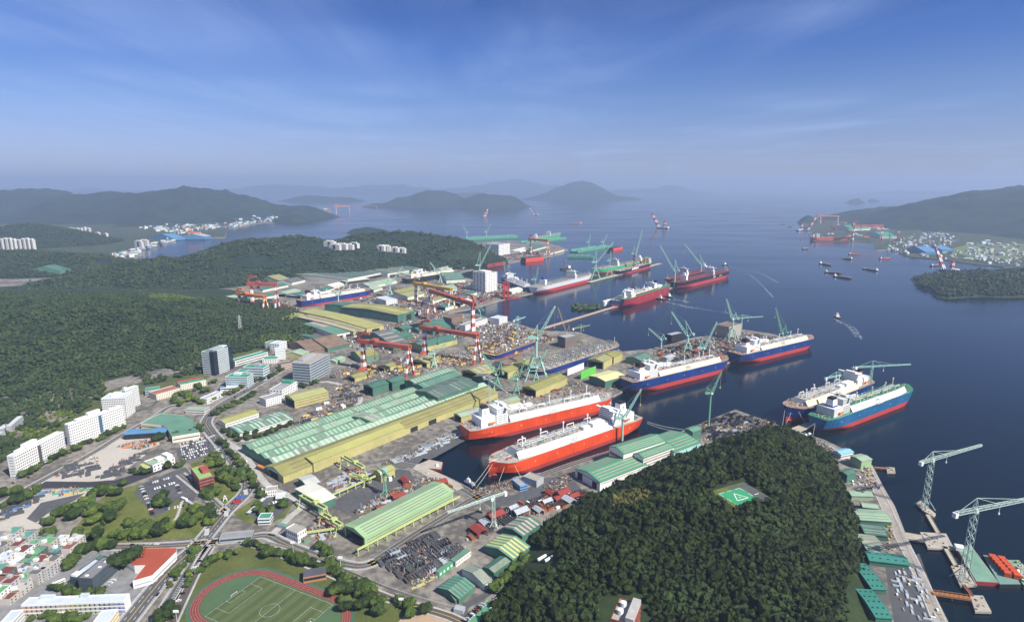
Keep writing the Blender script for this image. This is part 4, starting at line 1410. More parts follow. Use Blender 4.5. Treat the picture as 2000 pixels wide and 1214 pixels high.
for i, (a, b, c, h, w, r_, l, e) in enumerate((
  ((884, 515), (898, 511), (858, 503), 12, PGREEN, MGREEN, 'pale green shed with twin dark doors near the basin, nearest the white hall', 'a'),
  ((905, 512), (917, 508), (886, 501), 13, TGREEN, MGREEN, 'green shed with a dark doorway in the row beside the basin', 'a'),
  ((920, 509), (938, 503), (890, 497), 14, AZURE, TGREEN, 'aqua walled shed with a dark doorway nearest the north basin', 'a'),
  ((722, 559), (775, 548), (712, 553), 10, PALEW, PGREEN, 'long white walled shed in front of the north hall', ''),
  ((793, 536), (826, 527), (785, 531), 9, PALEW, PGREEN, 'white walled low shed at the right end of the north hall', ''),
  ((872, 547), (909, 545), (870, 535), 13, PALEW, TGREEN, 'white walled green roofed shed beside the inner basin end', ''),
  ((868, 565), (893, 563), (835, 561), 11, AZURE, PGREEN, 'aqua walled shed under the yellow gantry crane', ''),
  ((796, 580), (830, 572), (768, 575), 12, PALEW, OLIVE, 'white ribbed shed with olive roof behind the yellow gantry leg', ''),
  ((778, 572), (818, 563), (770, 567), 11, PALEW, OLIVE, 'olive roofed shed behind the white ribbed one', ''),
  ((588, 578), (603, 574), (572, 572), 9, PALEW, TGREEN, 'white shed with a dark open gable beside the stern of the blue ship', 'a'),
  ((632, 568), (653, 562), (622, 563), 9, PALEW, TGREEN, 'pale shed behind the superstructure of the docked blue ship', ''),
  ((545, 548), (567, 544), (518, 541), 11, PGREEN, OLIVE, 'olive roofed shed at the foot of the wooded ridge', ''),
  ((570, 552), (596, 546), (555, 546), 10, PALEW, DGREY, 'grey roofed white walled shed beside the olive one', ''),
  ((513, 566), (563, 556), (500, 562), 9, PALEW, TGREEN, 'long green roofed white shed behind the red goliath crane', ''),
  ((450, 583), (482, 577), (445, 578), 10, PGREEN, PGREEN, 'pale green shed beside the orange crane feet', ''),
  ((485, 584), (540, 576), (475, 580), 8, PALEW, TGREEN, 'long low pale shed under the twin goliath cranes', ''),
  ((380, 604), (422, 600), (370, 598), 7, WWALL, PGREEN, 'white ribbed shed at the edge of the wooded hill', ''),
  ((768, 674), (798, 667), (664, 660), 15, TGREEN, DGREY, 'long dark green shed behind the nearer goliath crane', ''),
  ((704, 698), (739, 692), (675, 688), 13, MGREEN, OLIVE, 'bright green walled shed with flat olive roof beside the goliath leg', ''),
  ((751, 719), (774, 712), (740, 714), 9, YELLOW, OLIVE, 'yellow striped small shed with open gable under the gantry girder', 'a'),
  ((693, 738), (716, 731), (679, 733), 9, YELLOW, OLIVE, 'yellow striped small shed with open gable nearest the offices', 'a'),
  ((834, 709), (857, 700), (809, 700), 11, YELLOW, OLIVE, 'olive roofed shed with a wide dark opening beside the pale jib crane', 'a'),
  ((826, 678), (893, 662), (804, 669), 13, YELLOW, TGREEN, 'long shed half green half yellow under the second goliath girder', ''),
  ((603, 686), (640, 678), (570, 668), 9, BROWN, BROWN, 'rusty brown roofed shed beyond the white offices', ''),
  ((640, 680), (682, 670), (600, 662), 10, TGREEN, BROWN, 'brown roofed shed with green walls beside the rusty one', ''),
  ((583, 672), (596, 668), (571, 668), 10, OLIVE, OLIVE, 'small olive shed at the foot of the hill', ''),
  ((590, 693), (604, 686), (560, 688), 9, YELLOW, PGREEN, 'pale green and yellow roofed shed behind the white offices', ''),
  ((656, 706), (675, 698), (648, 700), 7, PGREEN, PGREEN, 'low pale green shed beside the glass office', ''),
  ((788, 643), (812, 637), (775, 638), 9, TGREEN, TGREEN, 'low green shed between tall shed and goliath crane, farthest from the basin', ''),
  ((818, 645), (842, 640), (812, 639), 9, TGREEN, TGREEN, 'low green shed with a shaded side beside the second goliath leg', ''),
  ((760, 651), (778, 646), (748, 646), 9, TGREEN, MGREEN, 'low green shed next to the bright yellow fabrication bay', ''),
  ((786, 659), (806, 653), (770, 653), 8, TGREEN, TGREEN, 'low dark green shed behind the long dark green shed', ''),
  ((845, 646), (890, 636), (818, 630), 12, TGREEN, TGREEN, 'long teal roofed shed behind the second goliath girder', ''),
  ((932, 730), (966, 717), (904, 722), 13, YELLOW, OLIVE, 'olive roofed shed with dark open gable behind the green boxes', 'a'),
  ((992, 727), (1015, 717), (972, 719), 15, YELLOW, OLIVE, 'tall yellow shed with dark open gable beside the green jib crane', 'a'),
  ((957, 743), (969, 738), (928, 733), 11, TGREEN, DGREY, 'dark green shed in the shade of the jib crane', ''),
  ((990, 713), (1004, 706), (967, 706), 8, PALEW, BROWN, 'brown roofed white shed near the dry dock', ''),
  ((1012, 704), (1026, 698), (990, 700), 8, PALEW, BROWN, 'brown roofed low shed at the dry dock edge', ''),
  ((1040, 716), (1052, 708), (1008, 706), 12, YELLOW, OLIVE, 'olive roofed shed with open gable beside the stern of the docked container ship', 'a'),
  ((1078, 704), (1096, 695), (1062, 698), 13, YELLOW, OLIVE, 'olive roofed yellow shed against the docked container ship', ''),
  ((1047, 762), (1108, 737), (1018, 755), 15, YELLOW, OLIVE, 'large yellow shed with pale gable and dark opening behind the far red ship', 'a'),
  ((1179, 707), (1196, 697), (1152, 699), 17, YELLOW, OLIVE, 'yellow block of shed with a shaded opening beside the bright green wall', 'a'),
  ((1199, 697), (1216, 690), (1172, 691), 17, YELLOW, OLIVE, 'outer yellow block of shed by the waterside', 'a'),
  ((1252, 704), (1274, 695), (1231, 694), 13, MGREEN, TGREEN, 'teal shed with dark open end on the middle pier', 'b'),
  ((1305, 700), (1319, 694), (1296, 695), 9, SILVER, SILVER, 'small silver shed on the middle pier', ''),
  ((901, 814), (1016, 779), (883, 808), 11, YELLOW, PGREEN, 'long low pale green roofed shed along the far red ship', 'a'))):
 shed(l, a, b, c, h, None, r_, w, {0: None, 1: SKYL}[i % 2] if h > 9 else None, 3, 'x' if i % 3 else 'y', e, trim=r_)
for i, (x, y, c, l) in enumerate(((840, 522, TGREEN, 'behind the white storeyed hall'), (865, 528, PGREEN, 'in front of the twin door shed'), (905, 522, TGREEN, 'on the basin quay below the aqua shed'), (945, 508, PALEW, 'right of the aqua shed'),
  (1012, 492, PALEW, 'beside the white accommodation slab'), (1040, 488, TGREEN, 'behind the repair goliath crane'), (915, 575, TGREEN, 'beside the yellow goliath girder end'), (900, 592, PALEW, 'at the red goliath girder end'),
  (845, 588, OLIVE, 'under the far red goliath girder'), (730, 566, PGREEN, 'at the bow of the docked blue ship'), (650, 560, PALEW, 'in front of the low white canopy'), (560, 574, PGREEN, 'between the ridge cranes and the blue ship'),
  (930, 560, PGREEN, 'at the foot of the white high-rise'), (1000, 570, PALEW, 'behind the red tower frame'), (1075, 494, BROWN, 'on the outermost repair quay'), (870, 600, TGREEN, 'on the basin head'))):
 p_, w_ = (x, y), 17 + 5 * (i % 3)
 shed('small shed with %s roof %s' % ({TGREEN: 'teal', PGREEN: 'pale green', PALEW: 'off-white', OLIVE: 'olive', BROWN: 'brown'}[c], l), (x, y), (x + w_, y - w_ * .28), (x - 12, y - 4), 9 + i % 4, None, c, PALEW, None, 0, 'y', 'a' if i % 2 else '')
shed('wide pale yellow canopy roof beside the stern of the channel carrier', (1182, 744), (1222, 733), (1147, 734), 16, 3, M('pale_yellow_roof', (.62, .60, .30), .65, .06), TGREEN, None, 0, 'y', 'b')
# outfitting hall beside the near red ship: four volumes
HW = dict(wall=WWALL, strip=PINKS, sdir='x', trim=TGREEN)
HG = M('hall_green_roof', (0.085, 0.255, 0.145), 0.6, 0.12, 0.03)
shed('low white walled hall with green roof, front volume of the outfitting hall by the hill', (1172, 941), (1262, 906), (1124, 914), 13, 5, HG, n=4, doors=(('a', .12, .3, 9), ('a', .7, .9, 10), ('s', .55, .62, 6)), bands=(('a', 10, .8, TGREEN), ('s', 9, .7, DGREY)), **HW)
shed('white walled green roofed middle volume of the outfitting hall with window rows', (1257, 894), (1317, 872), (1239, 884), 22, 3, HG, n=3, bands=(('s', 17, 1.3, BROWN), ('s', 13, 1.6, BROWN), ('s', 9, .8, GLASS), ('s', 5.5, 1.2, BROWN), ('a', 14, 3, BROWN)), **HW)
shed('tallest white walled volume of the outfitting hall with arched green roof', (1218, 886), (1299, 860), (1188, 872), 26, 5, HG, n=4, bands=(('a', 16, 4, BROWN), ('s', 16, 2.5, BROWN)), **HW)
shed('aqua walled rear volume of the outfitting hall with green roof', (1317, 882), (1368, 863), (1284, 849), 18, 5, HG, wall=AZURE, strip=PINKS, n=4, sdir='x', bands=(('s', 9, .9, GLASS),), trim=TGREEN)
shed('green box shed at the quay corner behind the outfitting hall', (1353, 843), (1370, 837), (1340, 836), 15, 2, MGREEN, TGREEN)
# workshops between the big shed and the wooded hill
for a, b, c, h, w, r_, st_, l in (
  ((1020, 1046), (1055, 1021), (985, 1028), 10, TGREEN, TGREEN, PINKS, 'teal roofed workshop half hidden by trees at the hill foot'),
  ((1001, 1091), (1034, 1066), (946, 1066), 9, TGREEN, MGREEN, M('yellow_strip', (.5, .5, .2)), 'wide green roofed workshop with yellow roof patches at the hill foot'),
  ((965, 1117), (996, 1095), (947, 1106), 7, TGREEN, TGREEN, None, 'small teal workshop between two larger ones at the hill foot'),
  ((945, 1140), (960, 1131), (900, 1112), 7, WWALL, MGREEN, PINKS, 'long green roofed workshop with pale cross strips'),
  ((896, 1167), (926, 1143), (861, 1143), 7, TGREEN, MGREEN, TGREEN, 'bright green roofed workshop nearest the railway wall'),
  ((889, 1170), (897, 1166), (845, 1160), 5, TGREEN, MGREEN, TGREEN, 'low green lean-to in front of the bright green workshop')):
 shed(l, a, b, c, h, None, r_, w, st_, 5, 'y')
block('long low green walled store with white doors beside the steel yard', (857, 1118), (885, 1097), (852, 1113), 6, 1, 'grid', 4, MGREEN, M('bright_green_wall', (.05, .32, .13)), WHITE, name='store', par=False)
block('long low red brick store with green roof in the steel yard', (890, 1097), (920, 1075), (882, 1090), 6, 1, 'grid', 10, MGREEN, WWALL, BRICK, name='store', par=False)
# quay workshops at the right
for a, b, c, h, w, r_, st_, l in (
  ((1683, 900), (1703, 896), (1663, 889), 13, LGREEN, PGREEN, None, 'light green workshop with striped roof on the right quay'),
  ((1655, 927), (1672, 922), (1650, 916), 12, TGREEN, TGREEN, None, 'teal box workshop beside the hill on the right quay'),
  ((1664, 967), (1706, 968), (1668, 957), 6, PGREEN, PGREEN, MGREEN, 'pale green long workshop below the teal box on the right quay'),
  ((1686, 989), (1716, 992), (1685, 981), 6, MGREEN, PGREEN, None, 'small light green hipped shed on the right quay'),
  ((1681, 1014), (1742, 1018), (1676, 993), 7, TGREEN, PGREEN, MGREEN, 'two-tone green workshop on the right quay'),
  ((1690, 1041), (1734, 1046), (1685, 1023), 7, TGREEN, TGREEN, PINKS, 'dark teal workshop with two pale roof lines on the right quay'),
  ((1696, 1076), (1733, 1079), (1691, 1043), 6, GREYW, M('grey_green_roof', (.30, .31, .24), .8, .2), MGREEN, 'weathered grey roofed workshop on the right quay'),
  ((1699, 1093), (1776, 1102), (1695, 1076), 6, TGREEN, M('sea_green_roof', (.045, .21, .165), .6, .1), None, 'long sea green roof with rows of small vents, across the right quay'),
  ((1704, 1149), (1731, 1150), (1699, 1100), 6, TGREEN, M('sea_green_roof', (.045, .21, .165)), None, 'upper of two sea green roofs along the wooded hill'),
  ((1711, 1204), (1743, 1206), (1704, 1151), 6, TGREEN, M('sea_green_roof', (.045, .21, .165)), None, 'lower of two sea green roofs along the wooded hill')):
 t = shed(l, a, b, c, h, 1.6, r_, w, st_, 2, 'x')
 if 'sea green' in l:
  o, rz, L, W = frame3(a, b, c, 3 + h)
  v = MB()
  for i in range(max(3, int(L / 7))):
   for j in range(max(2, int(W / 7))):
    x, y = (i + .5) * L / max(3, int(L / 7)), (j + .5) * W / max(2, int(W / 7))
    z = h + 1.6 * (1 - abs(y - W / 2) / (W / 2))
    v.bx(x - .7, y - .7, z - .2, x + .7, y + .7, z + .5)
  v.build('roof_vent', DARK, t)
shed('blue roofed white walled quay office at the hill end', (1643, 887), (1667, 882), (1625, 880), 8, 2, M('sky_blue_roof', (.24, .47, .62)), WWALL, bands=(('s', 3, 1.2, GLASS), ('a', 3, 1.2, GLASS)))
# ------------------------------------------------------------------ offices, dormitories and public buildings
dorm = dict(ww=1.6, wh=1.7, roof=ROOFW)
GW = M('dark_grey_window', (.05, .05, .055), .3)  # plain dark grey window colour
block('white dormitory slab nearest the lower left corner, dark stairwell strip in its front', (28, 891), (124, 843), (14, 890), 32, 8, 'grid', 26, gcols=0, glass=GW, pent=((.1, .2, .16, .6, 4), (.24, .2, .24, .6, 8), (.62, .3, .3, .5, 2)), name='dormitory', cat='dormitory', **dorm)
block('white dormitory slab in the middle of the three, blue glass strip in its front', (133, 830), (241, 793), (122, 829.5), 35, 8, 'grid', 28, gcols=0, glass=GW, pent=((.15, .2, .2, .6, 4), (.36, .2, .22, .6, 8), (.75, .3, .2, .5, 2)), name='dormitory', cat='dormitory', **dorm)
block('white dormitory, front wing nearest the hill and the green canteen', (197, 779), (244, 777), (209, 768), 36, 9, 'grid', 14, glass=GW, gcols=5, pent=((.3, .3, .3, .5, 5),), name='dormitory', cat='dormitory', **dorm)
block('white dormitory, rear wing turned towards the office tower', (244, 763), (270, 753), (231, 764), 36, 9, 'grid', 11, glass=GW, gcols=4, pent=((.05, .2, .2, .5, 5),), name='dormitory', cat='dormitory', **dorm)
def stair_strip(a, b, c, h, f0, f1, m):
 o, rz, L, W = frame3(a, b, c, 3 + h)
 t = [x for x in COL.objects if x.get('category') == 'dormitory' and abs(x.location.x - o.x) < .5 and abs(x.location.y - o.y) < .5][0]
 MB().bx(L * f0, -.35, 2, L * f1, 0, h - 1.5).build('stairwell_glazing', m, t)
 MB().bx(L * f0 - 3, -6, 4, L * f1 + 3, 0, 4.6).build('entrance_canopy', SILVER, t)
 bal = MB()
 for s in range(8):
  z = (s + .55) * h / 8
  bal.bx(-.5, W * .2, z - .7, -.02, W * .8, z + .5)
 bal.build('balcony', GREYW, t)
stair_strip((28, 891), (124, 843), (14, 890), 32, .44, .5, M('smoked_glass', (.08, .08, .085), .3))
stair_strip((133, 830), (241, 793), (122, 829.5), 35, .52, .575, M('blue_glass', (.06, .12, .19), .3))
SPAN = M('pale_spandrel', (.62, .68, .68), .5, .05)
block('tall dark glass office tower with white bands and green roof at the hill foot', (416, 689), (452, 676), (390, 688), 50, 13, 'band', roof=RGREEN, wall=SPAN, glass=GLASS, pent=((.1, .15, .55, .5, 5, GREYW), (.7, .3, .25, .4, 3)), name='office_tower', cat='office tower')
o, rz, L, W = frame3((416, 689), (452, 676), (390, 688), 53)
tw = [x for x in COL.objects if x.name.startswith('office_tower')][0]
g = MB().bx(-.6, -.6, 0, L * .2, W * .3, 52)
g.build('glass_corner', M('navy_glass', (.012, .022, .04), .12, .2, spec=.6), tw)
MB().bx(L * .8, -.7, 0, L + .6, W * .6, 51).build('glass_corner', MATS['navy_glass'], tw)
block('pale banded office with green roof in front of the glass tower', (440, 736), (483, 737), (450, 729), 22, 5, 'band', roof=RGREEN, wall=SPAN, glass=GLASSB, pent=((.2, .6, .3, .4, 4),))
block('pale banded office with green roof and grey plant room, behind the smaller banded one', (474, 717), (514, 719), (488, 711), 27, 5, 'band', roof=RGREEN, wall=SPAN, glass=GLASSB, pent=((.4, .4, .3, .5, 5, GREYW),))
block('low pale green roofed link wing between the banded offices', (462, 727), (482, 726), (468, 721), 22, 5, 'band', roof=RGREEN, wall=SPAN, glass=GLASSB)
block('grey office block with a long green glass front beside the yellow shed', (605, 711), (644, 691), (579, 704), 40, 7, 'band', roof=M('tan_roof', (.36, .33, .28)), wall=GREYW, glass=GLASSB, pent=((.2, .6, .6, .3, 4),))
block('long white two-storey office with green stair house beside the yellow shed, nearer part', (519, 781), (551, 772), (508, 775), 13, 3, 'grid', 8, glass=GLASS)
block('long white office with green stair house, taller rear part beside the yellow shed', (551, 762), (580, 745), (532, 757), 16, 3, 'grid', 9, glass=GLASS, pent=((.75, .2, .25, .8, 4, RGREEN),))
block('long white low office with a green roof at the hill foot', (459, 706), (523, 688), (456, 701), 11, 2, 'band', roof=RGREEN, glass=GLASS)
block('white three-storey office highest up at the hill foot', (517, 669), (545, 672), (527, 664), 16, 3, 'grid', 9, roof=RGREEN)
block('white block joined to the highest office at the hill foot', (545, 672), (560, 666), (533, 668), 18, 3, 'grid', 5, roof=ROOFW)
block('white slab office below the highest one, pale bands', (537, 685), (557, 683), (543, 679), 22, 4, 'band', roof=ROOFW, glass=GREYW)
block('small white office with a green roof above the banded offices', (512, 702), (540, 701), (520, 696), 10, 2, 'grid', 6, roof=RGREEN)
block('pinkish office with grey roof between trees and the grey glass block', (549, 713), (575, 708), (545, 708), 12, 3, 'band', roof=DGREY, wall=M('pinkish_render', (.62, .45, .36)), glass=GLASS)
block('cream courtyard building with red trimmed roofs below the office tower', (352, 752), (402, 742), (342, 746), 11, 3, 'grid', 14, roof=RGREEN, wall=CREAM, pent=((0, .7, 1, .3, 1.5, BRICK), (.3, .1, .5, .4, 1, RGREEN)))
block('cream school-like block with red roof edges beside the garden', (305, 771), (352, 758), (297, 764), 11, 3, 'grid', 14, roof=M('reddish_roof', (.35, .14, .11)), wall=CREAM)
block('pale building with a green hall roof left of the cream block', (283, 764), (312, 760), (280, 758), 9, 2, 'band', roof=RGREEN, wall=GREYW)
block('silver roofed white office behind the roadside trees', (404, 779), (435, 765), (401, 773), 10, 2, 'band', roof=SILVER, glass=GREYW)
block('small blue roofed kiosk behind the roadside trees', (430, 758), (440, 756), (428, 755), 6, 1, 'band', roof=BLUER, par=False, name='kiosk')
block('pale blue roofed low annex in front of the banded office', (440, 757), (466, 755), (438, 753), 6, 1, 'band', roof=M('pale_blue_roof', (.5, .62, .72)), par=False)
block('white canteen annex with yellow green roof and red stalls at the road bend', (362, 799), (400, 800), (368, 793), 8, 2, 'band', roof=PGREEN, par=False)
polyblock('low many-sided building with worn green roof courts between road and storage yard', [(275, 826), (313, 807), (358, 811), (377, 819), (390, 844), (336, 853), (325, 834), (315, 830)], 10, MGREEN, CREAM, bands=((4, 2, DGREY),))
shed('long blue and green canopy roof over the storage yard edge', (241, 848), (322, 843), (257, 838), 9, .6, BLUER, DARK, MGREEN, 1, 'y', name='canopy')
block('red brick office with green roof and stair house in the park', (389, 937), (417, 929), (372, 914), 17, 4, 'band', roof=M('mossy_green_roof', (.26, .42, .16)), wall=BRICK, glass=GLASS, pent=((.45, .35, .5, .4, 4, BRICK),))
block('white hall with pale green roofs between storage yard and car park', (298, 909), (341, 893), (276, 903), 10, 2, 'grid', 6, roof=PGREEN, pent=((.35, .3, .3, .5, 3), (.75, .2, .25, .7, 4)))
block('cream gatehouse with yellow green roof beside the white hall', (282, 914), (298, 909), (275, 906), 7, 1, 'grid', 3, roof=M('lime_roof', (.45, .5, .15)), wall=CREAM, par=False)
NB = M('charcoal_cladding', (.075, .085, .10), .5, .15)
block('dark grey office with rows of green windows beside the red roofed hall', (180, 1130), (228, 1088), (152, 1129), 15, 3, 'grid', 22, roof=M('mid_grey_roof', (.20, .20, .21), .8), wall=NB, glass=GLASSB, gcols=5, pent=((.1, .5, .06, .2, 1, WHITE), (.5, .3, .05, .2, 1, WHITE), (.75, .4, .05, .2, 1, WHITE)))
block('lower dark wing with white roof yard beside the dark grey office', (150, 1128), (208, 1086), (137, 1126), 11, 2, 'band', roof=ROOFW, wall=NB, glass=GLASSB, pent=((.0, .1, .18, .7, 3, WWALL), (.8, .2, .15, .5, 2, TGREEN)))
polyblock('L-shaped hall with a broad red roof and white walls at the crossroads', [(220, 1082), (249, 1070), (345, 1069), (344, 1077), (297, 1123), (259, 1134), (284, 1103), (262, 1104), (240, 1092), (221, 1090)], 9, REDROOF, WWALL, bands=((2.5, 1.6, GREYW),), par=.3)
PAN = [M('orange_panel', (.62, .25, .05)), M('amber_panel', (.62, .40, .06)), M('lime_panel', (.42, .52, .12)), M('blue_panel', (.06, .12, .42))]
block('long white school with rainbow panels under its windows, orange to blue', (41, 1182), (241, 1174), (56, 1167), 12, 3, 'grid', 21, roof=ROOFW, glass=GREYW, panel=PAN, ww=5.6, wh=1.5, gcols=0, name='school_building', cat='school', pent=((.12, .75, .14, .3, 3, ROOFW), (.52, .75, .08, .3, 3, ROOFW)))
block('short school wing with amber panels at the bottom edge beside the boulevard', (213, 1214), (231, 1189), (184, 1212), 11, 3, 'band', roof=ROOFW, glass=PAN[1], name='school_building', cat='school')
block('short school wing with grey roof at the lower left corner', (24, 1214), (46, 1190), (4, 1212), 10, 3, 'band', roof=ROOFW, glass=GREYW, name='school_building', cat='school')
block('white entrance porch in front of the long school', (113, 1203), (136, 1201), (120, 1195), 4, 1, None, roof=ROOFW, name='porch', cat='porch')
block('white gate office with brown roof beside the bus yard', (518, 960), (541, 957), (525, 950), 8, 2, 'grid', 5, roof=M('tan_roof', (.36, .33, .28)))
block('small white office with green roof at the bus yard entrance', (503, 1013), (527, 1012), (510, 1002), 8, 2, 'band', roof=RGREEN, glass=GLASSB)
block('pale flat roofed office behind the gate office', (538, 972), (557, 970), (545, 963), 6, 1, 'band', roof=ROOFW)
block('white office cube with brown roof at the yard gate', (581, 1042), (598, 1032), (563, 1029), 12, 2, 'grid', 4, roof=M('tan_roof', (.36, .33, .28)))
block('low brown roofed gate shed with green walls beside the white cube', (594, 1054), (608, 1045), (585, 1046), 4, 1, None, roof=BROWN, wall=MGREEN, par=False)
block('mint roofed bicycle shelter beside the white cube', (563, 1030), (569, 1026), (547, 1018), 4, 1, None, roof=MGREEN, wall=GREYW, par=False)
shed('pale grey roofed plate store with skylight line beside the gantry cranes', (621, 984), (655, 970), (581, 952), 11, 2, PALEW, TGREEN, None, 0, 'y')
shed('grey roofed plate store in two steps behind the pale one', (600, 948), (624, 940), (575, 935), 11, 2, M('grey_white_roof', (.5, .5, .47)), TGREEN, None, 0, 'y')
shed('yellow and aqua roofed store with a white wing in the plate yard', (744, 925), (771, 914), (729, 918), 13, 2.5, YGREEN, YELLOW, PGREEN, 1, 'y', doors=(('s', .4, .9, 4),))
block('orange roofed low store beside the end of the panel shop', (530, 922), (537, 919), (508, 905), 6, 1, None, roof=M('orange_roof', (.52, .2, .05)), wall=DGREY, par=False)
t = polyblock('two-level car park deck with green top at the bottom edge below the hill', [(914, 1214), (952, 1171), (962, 1172), (976, 1164), (1025, 1178), (1018, 1190), (1000, 1222), (985, 1250), (880, 1250)], 5, M('green_deck', (.10, .27, .15), .8, .15), CONC, 'car_park_deck', 'car park', par=1.0)
block('grey ribbed guard house at the tunnel road', (904, 1192), (909, 1183), (888, 1184), 4, 1, None, roof=GREYW, wall=GREYW, par=False, name='guard_house')
block('low grey rounded gatehouse roof over the main gate', (428, 1052), (492, 1046), (430, 1041), 5, 1, 'band', roof=M('zinc_roof', (.27, .27, .27)), wall=GREYW, name='gatehouse', cat='gatehouse')
# brick tower at the bottom edge with roof tanks
bb = block('red brick tower top with two water tanks, at the bottom edge below the wooded hill', (1236, 1222), (1252, 1180), (1187, 1222), 70, 16, 'grid', 6, roof=M('tan_roof', (.36, .33, .28)), wall=BRICK, glass=GLASS, pent=((0.02, .0, .96, .36, 5, CONC),))
o, rz, L, W = frame3((1236, 1222), (1252, 1180), (1187, 1222), 73)
for i in range(2):
 MB().cyl((L * (.35 + .35 * i), W * .7, 70), (L * (.35 + .35 * i), W * .7, 74), 2.3, n=14).build('water_tank', WHITE, bb)
for a, b_, c, h, l in (((22, 832), (45, 812), (12, 832), 14, 'grey white stepped block on the wooded slope above the dormitories'), ((6, 838), (22, 828), (-4, 836), 11, 'low grey white block left of the stepped one on the slope'), ((-6, 850), (10, 842), (-14, 848), 9, 'lowest grey white block at the left edge on the slope')):
 block(l, a, b_, c, h, 4, 'band', roof=ROOFW, wall=CONC, glass=GREYW)
block('blue walled hut with grey roof on the quay below the near red bow', (1016, 950), (1030, 946), (1006, 935), 7, 2, 'band', roof=ROOFG, wall=M('hut_blue', (.16, .32, .58), .7), name='hut')
block('grey hall with pale flat roof on the quay beside the blue hut', (1048, 940), (1062, 931), (1033, 923), 9, 1, None, roof=M('tan_roof'), wall=GREYW, name='hall')
# pavilion by the track
pv = block('dark roofed spectator pavilion with orange front at the running track', (592, 1127), (637, 1119), (600, 1111), 7, 1, 'band', roof=M('slate_roof', (.09, .09, .10)), wall=M('orange_brown_wall', (.42, .2, .1)), glass=DARK, par=False, name='pavilion', cat='pavilion')
# accommodation and tower blocks beyond the yard
block('white high-rise block with many small windows on the second pier', (948, 534), (971, 531), (940, 528), 72, 14, 'grid', 7, roof=ROOFG, glass=GW, gcols=4, pent=((.2, .2, .5, .6, 5),), name='apartment_block', cat='apartment block')
block('white slab of accommodation with small windows beyond the north basin', (974, 478), (996, 475), (965, 474), 62, 8, 'grid', 8, roof=ROOFG, glass=GW, gcols=5, name='apartment_block', cat='apartment block')
block('white office with window bands beside the far goliath leg', (909, 636), (952, 622), (903, 632), 15, 4, 'band', roof=ROOFG, glass=GREYW)
block('white ribbed floor block beside the docked blue ship', (754, 587), (776, 584), (742, 580), 18, 4, 'grid', 6, roof=ROOFW)
block('white stepped accommodation unit standing on the quay behind the second goliath crane', (975, 623), (991, 618), (968, 617), 18, 3, 'band', roof=ROOFW, glass=GREYW)
block('grey steel ship section block behind the office on the quay', (882, 622), (904, 617), (881, 615), 16, 2, None, roof=BROWN, wall=BROWN, name='ship_section', cat='ship section')
block('tall unpainted square ship section with dark side at the tip of the middle pier', (1424, 639), (1449, 632), (1406, 632), 32, 3, None, roof=BROWN, wall=M('primer_grey_plate', (.36, .33, .28), .8), name='ship_section', cat='ship section')
block('scaffolded dark ship section at the bow of the docked container ship', (1104, 660), (1128, 655), (1093, 655), 26, 5, 'band', roof=GREYW, wall=DGREY, glass=BROWN, name='ship_section', cat='ship section')
block('black ship section with open top on the middle pier', (1312, 655), (1335, 650), (1309, 650), 18, 2, None, roof=GREYW, wall=BLACK, name='ship_section', cat='ship section')
b = MB().bx(0, -.6, 0, 55, .6, 17)
b.build('screen_wall', M('vivid_green', (.12, .50, .07), .5, .05))
w_ = COL.objects['screen_wall']
p, q = G(1134, 741), G(1176, 724)
w_.location, w_.rotation_euler = p, (0, 0, math.atan2(q.y - p.y, q.x - p.x))
tag(w_, 'vivid green windbreak wall beside the docked container ship', 'screen wall')
b = MB().bx(0, -.6, 0, 62, .6, 14)
w2 = b.build('screen_wall', WWALL)
p, q = G(1108, 733), G(1152, 715)
w2.location, w2.rotation_euler = p, (0, 0, math.atan2(q.y - p.y, q.x - p.x))
tag(w2, 'white windbreak wall against the docked container ship', 'screen wall')
# ------------------------------------------------------------------ ships
def shipframe(stern, bow, B, z=0.0):
 """stern measured at the near waterline corner, bow at the stem"""
 p, q = G(stern[0], stern[1], z), G(bow[0], bow[1], z)
 u = q - p
 s = Vector((-u.y, u.x, 0)).normalized() * (1 if u.x > 0 else -1)
 p = p + s * B * .45
 u = q - p
 return p, math.atan2(u.y, u.x), u.length * 1.01
ORANGE = M('orange_red_hull', (0.64, 0.068, 0.018), 0.45, 0.2, 0.03, fine=.5, vz=.08)
BOOT = M('boot_top_red', (0.30, 0.045, 0.04), 0.55, 0.15, 0.03, fine=.2)
BOOTB = M('bright_boot_red', (0.42, 0.05, 0.045), 0.5, 0.1, 0.03)
NAVY = M('navy_hull', (0.012, 0.04, 0.18), 0.4, 0.3, 0.03, fine=.5, vz=.08)
TEALH = M('azure_hull', (0.018, 0.11, 0.24), 0.4, 0.22, 0.03, fine=.5, vz=.08)
MARH = M('maroon_hull', (0.30, 0.026, 0.036), 0.5, 0.14, 0.03, fine=.5, vz=.08)
SHIPW = M('ship_white', (0.82, 0.82, 0.80), 0.45, 0.04, 0.1)
CREAMD = M('cream_paint', (0.72, 0.62, 0.42), 0.5, 0.06, 0.06)
BRD = M('deck_brown', (0.30, 0.20, 0.14), 0.8, 0.25, 0.1)
GRD = M('deck_green', (0.045, 0.20, 0.11), 0.7, 0.2, 0.1)
GYD = M('deck_grey', (0.36, 0.34, 0.30), 0.8, 0.2, 0.1)
LIFEB = M('lifeboat_orange', (0.70, 0.16, 0.03), 0.5)
PIPE = M('pipe_grey', (0.55, 0.55, 0.53), 0.45, 0.15, 0.3)
STEELB = M('primer_blue_grey', (0.20, 0.22, 0.25), 0.6, 0.25, 0.15)
JADE = M('crane_pale_green', (0.34, 0.56, 0.47), 0.5, 0.10, 0.15)
JADED = M('crane_green', (0.17, 0.42, 0.29), 0.5, 0.12, 0.15)
FUNB = M('funnel_blue', (0.02, 0.05, 0.35), 0.5)
OCHRE_ = M('ochre_primer', (.50, .35, .12), .8)
